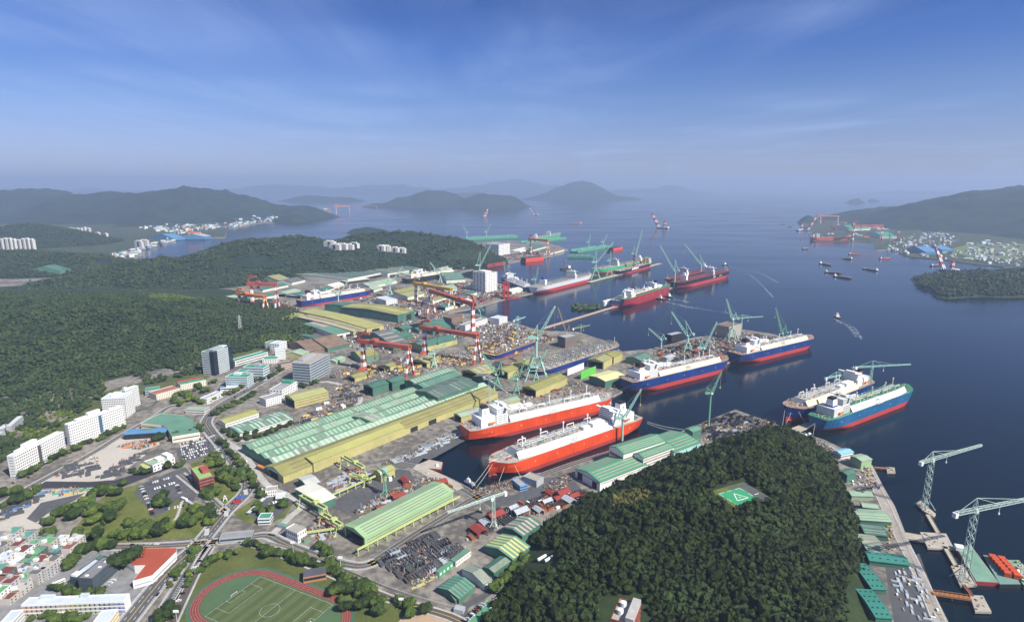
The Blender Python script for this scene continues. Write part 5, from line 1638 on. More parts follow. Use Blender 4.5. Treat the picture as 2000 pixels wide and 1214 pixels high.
REDP = M('signal_red', (0.55, 0.04, 0.03), 0.5, 0.1)
def hull_stations(L, B, D, draft=7.0, bulb=True, n=30):
 """half breadths by height: returns station rings from stern to bow"""
 zs = [-1.0, draft * .45, draft, (draft + D) * .5, D]
 out = []
 for i in range(n + 1):
  f = i / n
  ring = []
  for k, z in enumerate(zs):
   h = k / (len(zs) - 1)
   # stern: full transom at deck, fine run below
   st = min(1.0, (f / (.05 + .17 * (1 - h))) if f < .3 else 1.0)
   st = (.80 * h ** .6 + (1 - .80 * h ** .6) * st ** .7) if f < .25 else 1.0
   # bow: flared at deck, sharp at the waterline
   bl = .80 + .07 * h
   if f > bl:
    q = min(1.0, (f - bl) / ((.965 + .035 * h) - bl))
    bw = max(0.0, (1 - q ** (1.7 + .9 * h)))
   else:
    bw = 1.0
   sheer = 3.2 * max(0, (f - .9) / .1) ** 1.5 * h
   ring.append((f * L, B / 2 * min(st, bw), z + sheer))
  out.append(ring)
 return out, zs
def make_hull(t, L, B, D, top, boot, draft, deckm, bulb=True, bandm=None):
 S, zs = hull_stations(L, B, D, draft)
 b = MB()
 k = len(zs)
 n = len(S)
 for sgn in (-1, 1):
  V = [(x, sgn * y, z) for r in S for x, y, z in r]
  F, Mi = [], []
  for i in range(n - 1):
   for j in range(k - 1):
    q = (i * k + j, (i + 1) * k + j, (i + 1) * k + j + 1, i * k + j + 1)
    F.append(q if sgn < 0 else q[::-1])
    Mi.append(1 if j < 2 else 0)
  o = len(b.v)
  b.v += V
  b.f += [tuple(a + o for a in q) for q in F]
  b.m += Mi
 # transom
 r = S[0]
 for j in range(k - 1):
  b.add([(r[j][0], -r[j][1], r[j][2]), (r[j][0], r[j][1], r[j][2]), (r[j + 1][0], r[j + 1][1], r[j + 1][2]), (r[j + 1][0], -r[j + 1][1], r[j + 1][2])], [(3, 2, 1, 0)], 1 if j < 1 else 0)
 h = b.build('hull', [top, boot], t)
 d = MB()
 for a, c in zip(S[:-1], S[1:]):
  x0, y0, z0 = a[-1]
  x1, y1, z1 = c[-1]
  d.add([(x0, -y0 + .15, z0 - .35), (x1, -y1 + .15, z1 - .35), (x1, max(0, y1 - .15), z1 - .35), (x0, y0 - .15, z0 - .35)], [(0, 1, 2, 3)])
 d.build('deck', deckm, t)
 if bulb:
  g = MB()
  for i in range(6):
   a0, a1 = i / 6 * 1.5, (i + 1) / 6 * 1.5
   g.cyl((L * .95 + 11 * math.sin(a0), 0, draft * .35), (L * .95 + 11 * math.sin(a1), 0, draft * .35), 3.6 * math.cos(a0), 3.6 * math.cos(a1), 10, cap=False)
  g.build('bulbous_bow', boot, t)
 rd = MB()
 rd.bx(-.5, -.5, -1, 5.5, .5, draft * .8)
 rd.build('rudder', boot, t)
 return S
def deck_gear(L0, L1, hw, z, n, seed, mats, big=1.0):
 """winches, lockers, pipes, scaffolds: small fittings of a ship under outfitting"""
 rs = random.Random(seed)
 b = MB()
 for i in range(n):
  x, y = rs.uniform(L0, L1), rs.uniform(-hw, hw)
  q = rs.random()
  if q < .5:
   b.rbx((x, y, z), (rs.uniform(.8, 3.5) * big, rs.uniform(.8, 2.2) * big, rs.uniform(.5, 2.4) * big), rs.choice((0, 0, .4, 1.57)), rs.randrange(len(mats)))
  elif q < .8:
   ln = rs.uniform(4, 14)
   b.bar((x, y, z + rs.uniform(.6, 2)), (x + ln, y, z + rs.uniform(.6, 2)), .5, .5, rs.randrange(len(mats)))
  else:
   b.cyl((x, y, z), (x, y, z + rs.uniform(1, 4)), .5, .4, 6, rs.randrange(len(mats)))
 return b
def accommodation(t, x0, x1, hw, z, floors, fl, facing=1, mat=SHIPW, wing=True, B=46):
 """stepped deckhouse with bridge; facing +1 looks to the bow"""
 H = floors * fl
 a = MB()
 a.bx(x0, -hw, z - .4, x1, hw, z + H * .55)
 a.bx(x0 + (2 if facing > 0 else 0), -hw * .86, z + H * .55 - .003, x1 - (0 if facing > 0 else 2), hw * .86, z + H)
 ac = a.build('accommodation', mat, t)
 for i in range(floors):
  zz = z + i * fl + fl * .5
  w = hw if i * fl < H * .55 - 1 else hw * .86
  xa = x0 if i * fl < H * .55 - 1 else x0 + (2 if facing > 0 else 0)
  xb = x1
  wb = MB()
  wb.bx(xa + 1, -w - .06, zz, xb - 1, -w, zz + .9)
  wb.bx(xa - .06, -w + 1, zz, xa, w - 1, zz + .9)
  wb.bx(xb, -w + 1, zz, xb + .06, w - 1, zz + .9)
  wb.build('window', GLASS, ac)
 if wing:
  xm = (x1 - 5) if facing > 0 else x0
  b = MB().bx(xm, -B / 2, z + H, xm + 5, B / 2, z + H + 1.2)
  b.bx(xm - 1, -hw * .6, z + H + 1.19, xm + 6, hw * .6, z + H + 4)
  br = b.build('bridge', mat, t)
  MB().bx(xm - 1.1, -hw * .58, z + H + 2.2, xm + 6.1, hw * .58, z + H + 3.3).build('bridge_window', GLASS, br)
 m = MB()
 xm = (x0 + x1) / 2
 m.cyl((xm, 0, z + H), (xm, 0, z + H + 12), .7, .4, 6)
 m.bar((xm, -4, z + H + 8), (xm, 4, z + H + 8), .5)
 m.bar((xm - 2, 0, z + H + 10), (xm + 2, 0, z + H + 10), .5)
 m.cyl((xm + 3, 3, z + H), (xm + 3, 3, z + H + 5), 1.2, .9, 8)
 m.build('radar_mast', mat, t)
 return ac
def lng(label, stern, bow, topc, boot, trunk, deckm, draft=7.0, D=24.0, fmark=None, fcol=None, seed=1, L=None, B=46.0, mess=120, group=None, house=SHIPW, flip=False, tanks=True, rz=None, z=0.0):
 o, a, L0 = shipframe(stern, bow, B, z)
 L = L or L0
 t = thing('gas_carrier', label, 'ship', o, a, group)
 make_hull(t, L, B, D, topc, boot, draft, deckm)
 # trunk deck with chamfered sides
 x0, x1, hb, ht, h = L * .245, L * .865, B * .455, B * .30, 8.5
 b = MB()
 cuts = [(x0, x0 + 3, .94), (x0 + 3, x1 - 30, 1), (x1 - 30, x1, .80)]
 xs = [(x0, .95), (x1 - 34, 1.0), (x1, .80)]
 for (xa, ka), (xb, kb) in zip(xs[:-1], xs[1:]):
  for sg in (-1, 1):
   P = [(xa, sg * hb * ka, D - .3), (xb, sg * hb * kb, D - .3), (xb, sg * ht * kb, D + h), (xa, sg * ht * ka, D + h)]
   b.add(P, [(0, 1, 2, 3) if sg < 0 else (3, 2, 1, 0)])
 b.add([(x1, -hb * .8, D - .3), (x1, hb * .8, D - .3), (x1 - 5, ht * .8, D + h), (x1 - 5, -ht * .8, D + h)], [(0, 1, 2, 3)], 1)
 b.add([(x0, -hb * .95, D - .3), (x0, hb * .95, D - .3), (x0, ht * .95, D + h), (x0, -ht * .95, D + h)], [(3, 2, 1, 0)], 1)
 b.build('trunk', [trunk, GREYW], t)
 td = MB()
 td.add([(x0, -ht * .95, D + h), (x1 - 34, -ht, D + h), (x1 - 5, -ht * .8, D + h), (x1 - 5, ht * .8, D + h), (x1 - 34, ht, D + h), (x0, ht * .95, D + h)], [(0, 1, 2, 3, 4, 5)])
 td.build('trunk_deck', deckm if deckm != BRD else GYD, t)
 # manifold recess amidships with loading arms
 xm = L * .52
 for sg in (-1, 1):
  mf = MB()
  mf.bx(xm - 9, sg * hb * .95 - 3, D - .4, xm + 9, sg * hb * .95 + 3, D + 1.2, 0)
  for i in range(5):
   mf.bar((xm - 6 + i * 3, sg * (ht - 3), D + h + 1.6), (xm - 6 + i * 3, sg * (hb + .2), D + 2.2), .8, .8, 0)
  mf.build('manifold', PIPE, t)
 # walkway pipes
 pr = MB()
 for i, y in enumerate((-4, -2.4, 1.5, 3.2)):
  pr.bar((x0 + 4, y, D + h + 1.6), (x1 - 14, y, D + h + 1.6), .8, .8)
 for i in range(14):
  x = x0 + 6 + i * (x1 - x0 - 26) / 13
  pr.bar((x, -5, D + h), (x, -5, D + h + 2.6), .4)
  pr.bar((x, 4.5, D + h), (x, 4.5, D + h + 2.6), .4)
  pr.bar((x, -5, D + h + 2.6), (x, 4.5, D + h + 2.6), .4)
 pr.build('pipe_rack', PIPE, t)
 for f in (.30, .42, .60, .74):
  pl = MB()
  x = L * f + 6
  pl.path([(x, -9, D + h), (x, -9, D + h + 6), (x + 14, -9, D + h + 6), (x + 14, -9, D + h)], 1.0)
  pl.build('pipe_loop', SHIPW if topc != TEALH else CREAMD, t)
 vm0 = None
 for f in (.36, .53, .68, .81):
  if vm0 is None:
   m = MB()
   m.cyl((0, 0, 0), (0, 0, 15), .9, .8, 8)
   m.cyl((0, 0, 14), (0, 0, 16.5), 1.5, 1.3, 8)
   vm0 = m.build('vent_mast', SHIPW if topc != TEALH else CREAMD, t)
   v = vm0
  else:
   v = vm0.copy()
   COL.objects.link(v)
  v.location = (L * f, -3 if f < .7 else 3, D + h - .1)
 ch = MB()
 ch.bx(L * .29, 4, D + h - .1, L * .29 + 26, 15 * B / 46, D + h + 6)
 ch.bx(L * .29 + 30, 5, D + h - .1, L * .29 + 44, 13 * B / 46, D + h + 4.5)
 ch.build('compressor_house', house, t)
 # deckhouse, casing and funnel at the stern
 accommodation(t, L * .165, L * .235, B * .33, D, 7, 3.4, 1, house, True, B)
 c = MB()
 c.bx(L * .07, -B * .36, D - .4, L * .155, B * .36, D + 14)
 c.bx(L * .155 - .003, -B * .2, D - .4, L * .166, B * .2, D + 13)
 c.build('engine_casing', house, t)
 fz = D + 14
 fm = MB().taper((L * .09 + 7, -2, fz - .01), (14, 13), (12, 11), 13)
 fn = fm.build('funnel', fcol or SHIPW, t)
 MB().taper((L * .09 + 7, -2, fz + 12.99), (12, 11), (11, 10), 3).build('funnel_top', BLACK, fn)
 if fmark:
  fmark(fn, L * .09 + 7, -2, fz)
 for sg in (-1, 1):
  lb_ = MB()
  x = L * .13
  lb_.cyl((x - 5, sg * (B * .40), D + 5), (x + 5, sg * (B * .40), D + 5), 1.9, 1.9, 8)
  lb_.build('lifeboat', LIFEB, t)
 mats = [GYD, SHIPW, BRD, STEELB, REDP, GRD, PIPE, M('tarp_blue', (.04, .12, .35)), YELLOW]
 g = deck_gear(x0 + 3, x1 - 12, ht * .92, D + h, mess, seed, mats)
 g.build('deck_fittings', mats, t)['kind'] = 'stuff'
 g = deck_gear(L * .87, L * .965, B * .24, D + 1.2, 26, seed + 1, mats, 1.1)
 g.build('mooring_fittings', mats, t)['kind'] = 'stuff'
 g = deck_gear(3, L * .065, B * .36, D, 30, seed + 2, mats, .9)
 g.build('mooring_fittings', mats, t)['kind'] = 'stuff'
 sd = MB()
 for i in range(46):
  x = L * .08 + i * (L * .78) / 46
  sd.bx(x, -B * .495, D, x + 1.2, -B * .48, D + 1.4, 0)
 sd.bx(L * .05, -B * .496, D + 1.0, L * .86, -B * .490, D + 1.15, 0)
 sd.build('railing', PIPE, t)
 fd = MB()
 for f in (.12, .3, .46, .64, .78):
  for sg in (-1, 1):
   fd.bx(L * f, sg * B * .5 - .08, D * .62, L * f + 1.2, sg * B * .5 + .08, D * .62 + 1.2)
 fd.build('draught_mark', WHITE, t)
 return t
def mark_blue(fn, x, y, z):
 b = MB()
 for sg in (-1, 1):
  yy = y + sg * 6.05
  b.bx(x - 4, yy - .06, z + 3, x + 4, yy + .06, z + 9)
 b.build('funnel_badge', SHIPW, fn)
 b = MB()
 for sg in (-1, 1):
  for i in range(10):
   t0, t1 = R(60 + i * 24), R(60 + (i + 1) * 24)
   yy = y + sg * 6.25
   b.bar((x + 2.2 * math.cos(t0), yy, z + 6 + 2.2 * math.sin(t0)), (x + 2.2 * math.cos(t1), yy, z + 6 + 2.2 * math.sin(t1)), .25, .9)
 b.build('funnel_emblem', FUNB, fn)
def mark_stripes(fn, x, y, z):
 b = MB()
 b.bx(x - 7.1, y - 6.6, z + 8.5, x + 7.1, y + 6.6, z + 13.1, 0)
 b.bx(x - 6.9, y - 6.55, z + 5, x + 6.9, y + 6.55, z + 8.5, 1)
 b.bx(x - 7.0, y - 6.62, z + 6.0, x + 7.0, y + 6.62, z + 7.4, 2)
 b.build('funnel_stripes', [BLACK, REDP, SHIPW], fn)
def mark_navy(fn, x, y, z):
 b = MB()
 b.bx(x - 7.12, y - 6.65, z - .2, x + 7.12, y + 6.65, z + 2.5, 0)
 b.build('funnel_band', FUNB, fn)
lng('large orange red gas carrier with white trunk and blue funnel emblem, nearest the panel shop', (921, 868), (1192, 791), ORANGE, BOOT, SHIPW, GYD, 6, 22, mark_blue, seed=3)
lng('orange red gas carrier with scaffold on its side, moored beside the green roofed outfitting hall', (1256, 840), (958, 930), ORANGE, BOOT, SHIPW, GYD, 5.5, 22, mark_blue, seed=13, mess=190)
lng('navy and red gas carrier with cream trunk in the channel, moored outside the middle pier', (1237, 771), (1417, 717), NAVY, BOOTB, CREAMD, BRD, 8.5, 25, mark_stripes, seed=23)
lng('navy gas carrier with cream trunk moored at the tip of the middle pier', (1449, 713), (1582, 673), NAVY, BOOTB, CREAMD, BRD, 8.5, 24, mark_stripes, seed=33, mess=90)
lng('azure blue gas carrier with green decks moored outermost beside the navy one', (1616, 849), (1770, 776), TEALH, BOOTB, SHIPW, GRD, 7.5, 24, mark_navy, seed=43, B=42, mess=70, house=M('house_grey_white', (.62, .62, .58)))
lng('navy gas carrier with cream trunk and brown bow deck, inside the azure one', (1708, 769), (1536, 823), NAVY, BOOTB, CREAMD, BRD, 8, 25, mark_stripes, seed=53, mess=150)
lng('navy gas carrier standing in the flooded inner dock beside the yellow shops', (592, 602), (724, 577), NAVY, BOOTB, CREAMD, BRD, 8, 24, mark_stripes, seed=63, mess=60, z=2.0)
lng('dark hulled carrier with cream deck and yellow funnel behind the yellow gantry crane', (798, 555), (893, 537), BLACK, BLACK, CREAMD, BRD, 4, 22, None, YELLOW, seed=73, mess=40, z=2.0)
lng('white and navy gas carrier moored behind the dark red tanker, grey bow towards the causeway', (1300, 573), (1196, 601), NAVY, BOOTB, CREAMD, GYD, 8, 23, mark_navy, FUNB, seed=83, mess=60)
def tanker(label, stern, bow, topc, boot, deckm, D=20, B=46, draft=9, seed=1, side=True):
 o, a, L = shipframe(stern, bow, B)
 t = thing('tanker', label, 'ship', o, a)
 make_hull(t, L, B, D, topc, boot, draft, deckm)
 accommodation(t, L * .12, L * .2, B * .42, D, 6, 3.4, 1, SHIPW, True, B)
 MB().taper((L * .07, 0, D - .3), (10, 12), (8, 9), 20).build('funnel', SHIPW, t)
 m = MB()
 for i, y in enumerate((-9, -5, 0, 5, 9)):
  m.bar((L * .24, y, D + 1.4), (L * .9, y, D + 1.4), .9, .9)
 m.bar((L * .25, -12, D + 4), (L * .7, -12, D + 4), 1.2, 1.2, 1)
 m.build('deck_pipes', [GRD, M('orange_pipe', (.6, .2, .05))], t)
 for f in (.3, .5, .94):
  MB().cyl((L * f, 0, D), (L * f, 0, D + 16), .9, .5, 7).build('mast', SHIPW, t)
 mats = [GYD, GRD, SHIPW, BRD]
 deck_gear(L * .02, L * .95, B * .36, D, 60, seed, mats).build('deck_fittings', mats, t)['kind'] = 'stuff'
 fd = MB()
 for f in (.25, .4, .52, .66, .8):
  fd.bx(L * f, -B * .505, D * .6, L * f + 2, -B * .5, D * .6 + 2)
 fd.build('draught_mark', WHITE, t)
 return t
tanker('dark red tanker with green deck pushed by two tugs', (1221, 601), (1304, 570), MARH, MARH, GRD, 28, seed=5)
def boxship(label, stern, bow, topc, boot, deckm, D=24, B=52, draft=9, lash=True, house=(.62, .70), funnel=(.14, .19), hatch=None, seed=1, words=None, L=None, z=0.0, lm=None, mess=0):
 o, a, L0 = shipframe(stern, bow, B, z)
 t = thing('container_ship', label, 'ship', o, a)
 L = L or L0
 make_hull(t, L, B, D, topc, boot, draft, deckm)
 n = 16
 for i in range(n):
  f0, f1 = .05 + i * .055, .05 + i * .055 + .046
  if any(x0 - .03 < f0 < x1 for x0, x1 in (house or (9, 9), funnel or (9, 9)) if x0 < 9) or f1 > .93:
   continue
  w = B * .44 * min(1, (1.02 - f1) / .16)
  hk = MB()
  for j in range(4):
   y0 = -w + j * w / 2
   hk.bx(L * f0, y0 + .3, D - .2, L * f1, y0 + w / 2 - .3, D + 1.6)
  hk.build('hatch_cover', hatch or deckm, t)
  if lash:
   lb_ = MB()
   x = L * f1 + L * .0045
   for j in range(9):
    y = -w + j * w / 4
    lb_.bar((x, y, D - .2), (x, y, D + 10), .9)
   for zz in (D + 5, D + 9.8):
    lb_.bar((x, -w, zz), (x, w, zz), .9)
   lb_.build('lashing_bridge', lm or PIPE, t)
 if house:
  ac = accommodation(t, L * house[0], L * house[0] + 14, B * .40, D, 9, 3.1, 1, SHIPW, True, B)
 if funnel:
  MB().bx(L * funnel[0], -B * .25, D - .3, L * funnel[0] + 13, B * .25, D + 20).build('engine_casing', SHIPW, t)
  MB().taper((L * funnel[0] + 6.5, 0, D + 19.9), (10, 12), (9, 10), 9).build('funnel', FUNB if seed % 2 else SHIPW, t)
 fm = MB()
 fm.cyl((L * .965, 0, D + 2), (L * .965, 0, D + 17), .7, .4, 6)
 fm.build('foremast', SHIPW, t)
 mats = [GYD, BRD, SHIPW, STEELB]
 deck_gear(L * .93, L * .97, B * .2, D + 1.5, 14, seed, mats).build('mooring_fittings', mats, t)['kind'] = 'stuff'
 if mess:
  mats = [PIPE, SHIPW, OCHRE_, STEELB, GYD]
  deck_gear(L * .05, L * .9, B * .42, D + 1.6, mess, seed, mats, 1.8).build('scaffolds', mats, t)['kind'] = 'stuff'
 if words:
  for w_, f, size, m in words:
   lettering('lettering', w_, size, m, t, (L * f, -B / 2 - .12, D * .68), (math.pi / 2, 0, 0))
 return t
LIME = M('lime_paint', (.30, .62, .16), .5)
boxship('pale grey container ship with red underside and lashing frames at the second pier', (1052, 575), (1152, 546), M('pale_grey_hull', (.55, .57, .60), .45, .05), BOOTB, GYD, 26, 54, 12, seed=3)
boxship('green hulled container ship lettered on its side, at the outer jetty', (1270, 517), (1158, 536), M('bright_green_hull', (.04, .38, .14), .5, .08), BOOT, GYD, 24, 50, 9, seed=2, house=(.6, .66), words=(('EVERGREEN', .40, 13, SHIPW),))
boxship('black container ship with maroon decks and lettering on its side, tug at its stern', (1328, 565), (1421, 538), M('black_hull', (.012, .014, .022), .45, .1), BOOTB, M('deck_maroon', (.20, .05, .045), .7, .2), 26, 52, 12, lash=False, seed=4, house=(.60, .66), words=(('ZIM', .60, 13, SHIPW), ('LNG', .72, 13, LIME)))
boxship('black container ship with maroon decks moored on the near jetty side', (1395, 536), (1301, 558), MATS['black_hull'], BOOTB, MATS['deck_maroon'], 26, 52, 11, lash=False, seed=6, house=(.62, .68))
boxship('unfinished navy container ship with lashing frames and scaffolds in the dry dock', (1062, 737), (1203, 681), NAVY, BOOT, BRD, 15, 52, 4, house=None, funnel=None, seed=8, z=0.0, mess=260, hatch=GYD, lm=M('scaffold_grey', (.42, .42, .40), .6))
boxship('half built navy and red hull with open holds in the dry dock', (968, 706), (1042, 672), NAVY, BOOT, OCHRE_, 15, 44, 6, house=None, funnel=None, lash=False, seed=10, z=0.0, mess=110, hatch=BROWN)
boxship('green hulled ship standing in the far floating dock', (1042, 474), (1094, 462), MATS['bright_green_hull'], BOOT, GYD, 26, 46, 9, seed=12, house=(.55, .6))
lng('dark blue tanker with a crowded white superstructure behind the high-rise block', (977, 552), (1038, 572), NAVY, NAVY, SHIPW, GYD, 5, 20, mark_navy, seed=93, mess=50)
def drillship():
 p, q = G(1213, 538, 0), G(1277, 520, 0)
 u = q - p
 a = math.atan2(u.y, u.x)
 t = thing('drill_ship', 'drill ship with yellow cranes and a tall derrick, moored at the outer jetty', 'ship', p + Vector((-math.sin(a), math.cos(a), 0)) * 20, a)
 L, B, D = u.length, 42, 20
 make_hull(t, L, B, D, MATS['black_hull'], BOOTB, 8, GYD)
 MB().bx(L * .3, -B * .505, D * .6, L * .5, -B * .5, D * .95).build('hull_panel', SHIPW, t)
 accommodation(t, L * .84, L * .92, B * .45, D, 7, 3.3, 1, CREAMD, True, B)
 MB().bx(L * .83, -12, D + 26, L * .93, 12, D + 27.5).build('helideck', M('helideck_green', (.1, .35, .2)), t)
 d = MB().truss((L * .5, 0, D + 8), (L * .5, 0, D + 75), 16, 6, 8, 1.4)
 d.bx(L * .5 - 9, -9, D, L * .5 + 9, 9, D + 8)
 for zz in (D + 30, D + 48):
  d.bx(L * .5 - 8, -8, zz, L * .5 + 8, 8, zz + 5)
 d.build('derrick', M('derrick_grey', (.30, .25, .22), .6), t)
 for i, f in enumerate((.2, .34, .66, .76)):
  c = MB()
  x = L * f
  c.cyl((x, -12, D), (x, -12, D + 22), 2.2, 2, 8)
  c.path([(x, -12, D + 22), (x + 18, -9, D + 30), (x + 30, -6, D + 20)], 2.0)
  c.build('knuckle_crane', M('crane_yellow', (.62, .40, .05), .5), t)
 mats = [SHIPW, YELLOW, REDP, GYD, BRD]
 deck_gear(L * .05, L * .82, B * .4, D, 110, 7, mats, 2.4).build('deck_modules', mats, t)['kind'] = 'stuff'
drillship()
sh = [o for o in COL.objects if o.get('label', '').startswith('orange red gas carrier with scaffold')][0]
MB().truss((150, -24.5, 2), (150, -24.5, 23), 7, 7, 5, .7).truss((157, -24.5, 2), (157, -24.5, 23), 7, 7, 5, .7).build('side_scaffold', DGREY, sh)
def simple_boat(name, label, cat, p, a, L, B, D, hullm, housem, hx=(.2, .45), hh=6, boot=None, group=None, cargo=None, mast=True, n=1, dm=None):
 t = thing(name, label, cat, p, a, group)
 b = MB()
 N = 10
 pts = []
 for i in range(N + 1):
  f = i / N
  pts.append((f * L, B / 2 * min(1, .78 + f * 2) * (1 if f < .7 else max(.02, 1 - ((f - .7) / .3) ** 2))))
 poly = [(x, -y) for x, y in pts] + [(x, y) for x, y in pts[::-1]]
 b.prism(poly, -1, D)
 b.build('hull', hullm, t)
 MB().sheet(poly, D + .05).build('deck', dm or GYD, t)
 h = MB()
 h.bx(L * hx[0], -B * .36, D, L * hx[1], B * .36, D + hh * .6)
 h.bx(L * (hx[0] + .03), -B * .28, D + hh * .6 - .01, L * (hx[1] - .03), B * .28, D + hh)
 ho = h.build('wheelhouse', housem, t)
 MB().bx(L * (hx[0] + .025), -B * .285, D + hh * .72, L * (hx[1] - .025), B * .285, D + hh * .88).build('window', GLASS, ho)
 if mast:
  MB().cyl((L * (hx[0] + hx[1]) / 2, 0, D + hh), (L * (hx[0] + hx[1]) / 2, 0, D + hh * 1.9), .3, .15, 5).build('mast', housem, t)
 if cargo:
  MB().bx(L * .3, -B * .38, D, L * .92, B * .38, D + 2.5).build('hold', cargo, t)
 return t
TUGH = M('tug_black', (.02, .022, .03), .5)
for (x, y), (x2, y2), l in (((1298, 585), (1283, 583), 'small black tug with white wheelhouse pushing the bow quarter of the dark red tanker'),
       ((1312, 581), (1297, 577), 'small black tug with white wheelhouse leading the second foam trail at the dark red tanker'),
       ((1420, 517), (1408, 518), 'tug pulling at the far end of the black container ship'),
       ((1639, 622), (1628, 616), 'lone tug crossing open water ahead of a white wake')):
 p, q = G(x, y, 0), G(x2, y2, 0)
 d = q - p
 simple_boat('tug', l, 'tug boat', p, math.atan2(d.y, d.x), 34, 12, 4, TUGH, SHIPW, (.35, .62), 9)
BARG = M('barge_hull', (.035, .035, .045), .6, .2)
for x, y, x2, y2, m, l in ((1568, 487, 1579, 486, BARG, 'short dark barge with white deckhouse alone off the far yard'),
         (1601, 515, 1623, 519, BARG, 'long flat barge with pale ends left of the others'),
         (1611, 532, 1643, 535, BARG, 'long flat laden barge, upper of a close pair'),
         (1628, 540, 1663, 545, BARG, 'long flat laden barge, lower of a close pair'),
         (1686, 525, 1714, 530, BARG, 'dark cargo barge with a white wheelhouse at its near end'),
         (1646, 505, 1664, 507, BARG, 'dark blue coaster with white house behind the pair of barges'),
         (1658, 497, 1678, 497, BOOT, 'reddish barge farthest out of the anchored group'),
         (1718, 506, 1740, 505, BOOT, 'rust red barge anchored below the far quay'),
         (1525, 438, 1533, 438, BARG, 'tiny dark ship at the far left of the far yard'),
         (1536, 443, 1547, 443, BARG, 'small dark ship with pale house close to the floating crane'),
         (1818, 520, 1838, 518, BARG, 'barge with yellow stern beside the red white crane vessel'),
         (1110, 437, 1136, 436, BOOT, 'small red and white coaster in the open bay')):
 p, q = G(x, y, 0), G(x2, y2, 0)
 d = q - p
 simple_boat('barge', l, 'barge', p, math.atan2(d.y, d.x), d.length, max(14, d.length * .17), 5, m, SHIPW, (.84, .97) if 'near end' in l or 'coaster' in l else (.02, .12), 9, cargo=BRD, mast=False)
def crane_ship(label, x, y, L, B, jibs, h, rz, s=1.0):
 t = thing('floating_crane', label, 'floating crane', G(x, y, 0), rz)
 MB().bx(-L / 2, -B / 2, -1, L / 2, B / 2, 6).build('hull', M('crane_barge_dark', (.06, .05, .06), .6), t)
 MB().bx(-L * .45, -B * .3, 6, -L * .25, B * .3, 16).build('deckhouse', SHIPW, t)
 for j in range(jibs):
  yy = (j - (jibs - 1) / 2) * B * .5
  b = MB()
  a, c = Vector((L * .42, yy, 6)), Vector((L * .42 + h * .62, yy * .7, 6 + h))
  for k in range(6):
   p, q = a.lerp(c, k / 6), a.lerp(c, (k + 1) / 6)
   b.truss(p, q, 12 - k * 1.2, 12 - (k + 1) * 1.2, 2, 3.2, k % 2)
  b.build('jib', [SHIPW, REDP], t)
  b = MB()
  for k in range(4):
   p, q = Vector((-L * .1, yy, 6 + h * .12 * k)), Vector((-L * .1, yy, 6 + h * .12 * (k + 1)))
   b.truss(p, q, 10, 10, 1, 2.6, k % 2)
  b.build('mast', [SHIPW, REDP], t)
  b = MB()
  b.bar((-L * .1, yy, 6 + h * .48), c, 1.2)
  b.build('stay', STEELB, t)
 return t
crane_ship('large red and white twin jib floating crane alone in the open bay', 1296, 446, 110, 60, 2, 130, R(140))
crane_ship('red and white crane vessel with jib leaning right, at the far yard tip', 1568, 451, 110, 46, 1, 130, R(10))
crane_ship('red and white striped tall crane vessel with white deck beside the wooded cape', 1855, 530, 85, 40, 1, 95, R(100))
crane_ship('small white crane barge with a slanting jib at the foot of the cone island', 1048, 421, 80, 40, 1, 110, R(165))
crane_ship('pale floating crane farther left in the open bay', 946, 424, 60, 30, 1, 100, R(60))
def rig(label, x, y, s=1.0):
 t = thing('support_vessel', label, 'ship', G(x, y, 0), R(20))
 MB().prism([(-30, -9), (24, -9), (36, 0), (24, 9), (-30, 9)], -1, 6).build('hull', BARG, t)
 MB().bx(8, -7, 6, 20, 7, 18).build('deckhouse', SHIPW, t)
 MB().truss((-5, 0, 6), (-5, 0, 45), 12, 8, 5, 1.4).build('tower', STEELB, t)
rig('dark support vessel with a square lattice tower in the middle of the north basin', 1106, 526)
# floating docks beyond
def fdock(label, a, b, W, H, m, z=0):
 p, q = G(*a, 0), G(*b, 0)
 u = q - p
 an = math.atan2(u.y, u.x)
 t = thing('floating_dock', label, 'floating dock', p, an)
 L = u.length
 MB().bx(0, 0, -1, L, W, 5).build('pontoon', m, t)
 for y in (0, W - 5):
  MB().bx(2, y + .01, 5, L - 2, y + 5, H).build('wing_wall', m, t)
 mats = [JADE, GYD, SHIPW]
 b = MB()
 for i in range(14):
  b.bx(L * i / 14, 1, H, L * i / 14 + 4, 4, H + rnd.uniform(2, 5), i % 3)
 b.build('wing_fittings', mats, t)['kind'] = 'stuff'
 return t
FDG = M('dock_green', (.10, .30, .22), .6, .15)
fdock('long green floating dock at the left tip of the far yard', (915, 469), (1012, 464), 55, 20, FDG)
fdock('green floating dock holding the green hulled ship', (1028, 476), (1106, 467), 58, 16, FDG)
fdock('green floating dock with a grey ship inside, near the outer breakwater', (1128, 493), (1196, 483), 55, 16, FDG)
fdock('low green floating dock beside the repair jetty', (1108, 503), (1158, 504), 50, 12, FDG)
ORB = M('primer_orange', (.60, .075, .035), .6, .08)
for a, b, w, h, m, l in (((1027, 512), (1062, 508), 40, 24, ORB, 'square orange red hull block floating by the repair quay'),
       ((1198, 490), (1216, 487), 50, 20, ORB, 'orange red block at the outer end of the floating dock'),
       ((952, 524), (988, 518), 40, 24, BOOT, 'dark hull block with a red face, moored in the north basin')):
 p, q = G(*a, 0), G(*b, 0)
 u = q - p
 t = thing('hull_block', l, 'hull block', p, math.atan2(u.y, u.x))
 MB().bx(0, 0, -1, u.length, w, h * .85).build('shell_plate', m, t)
 MB().bx(1, 1, h * .85, u.length - 1, w - 1, h * .85 + .4).build('deck', BLACK, t)
 MB().bx(-.3, 2, 1, -.01, w - 2, h * .8).build('end_frame', BLACK if m == ORB else ORB, t)
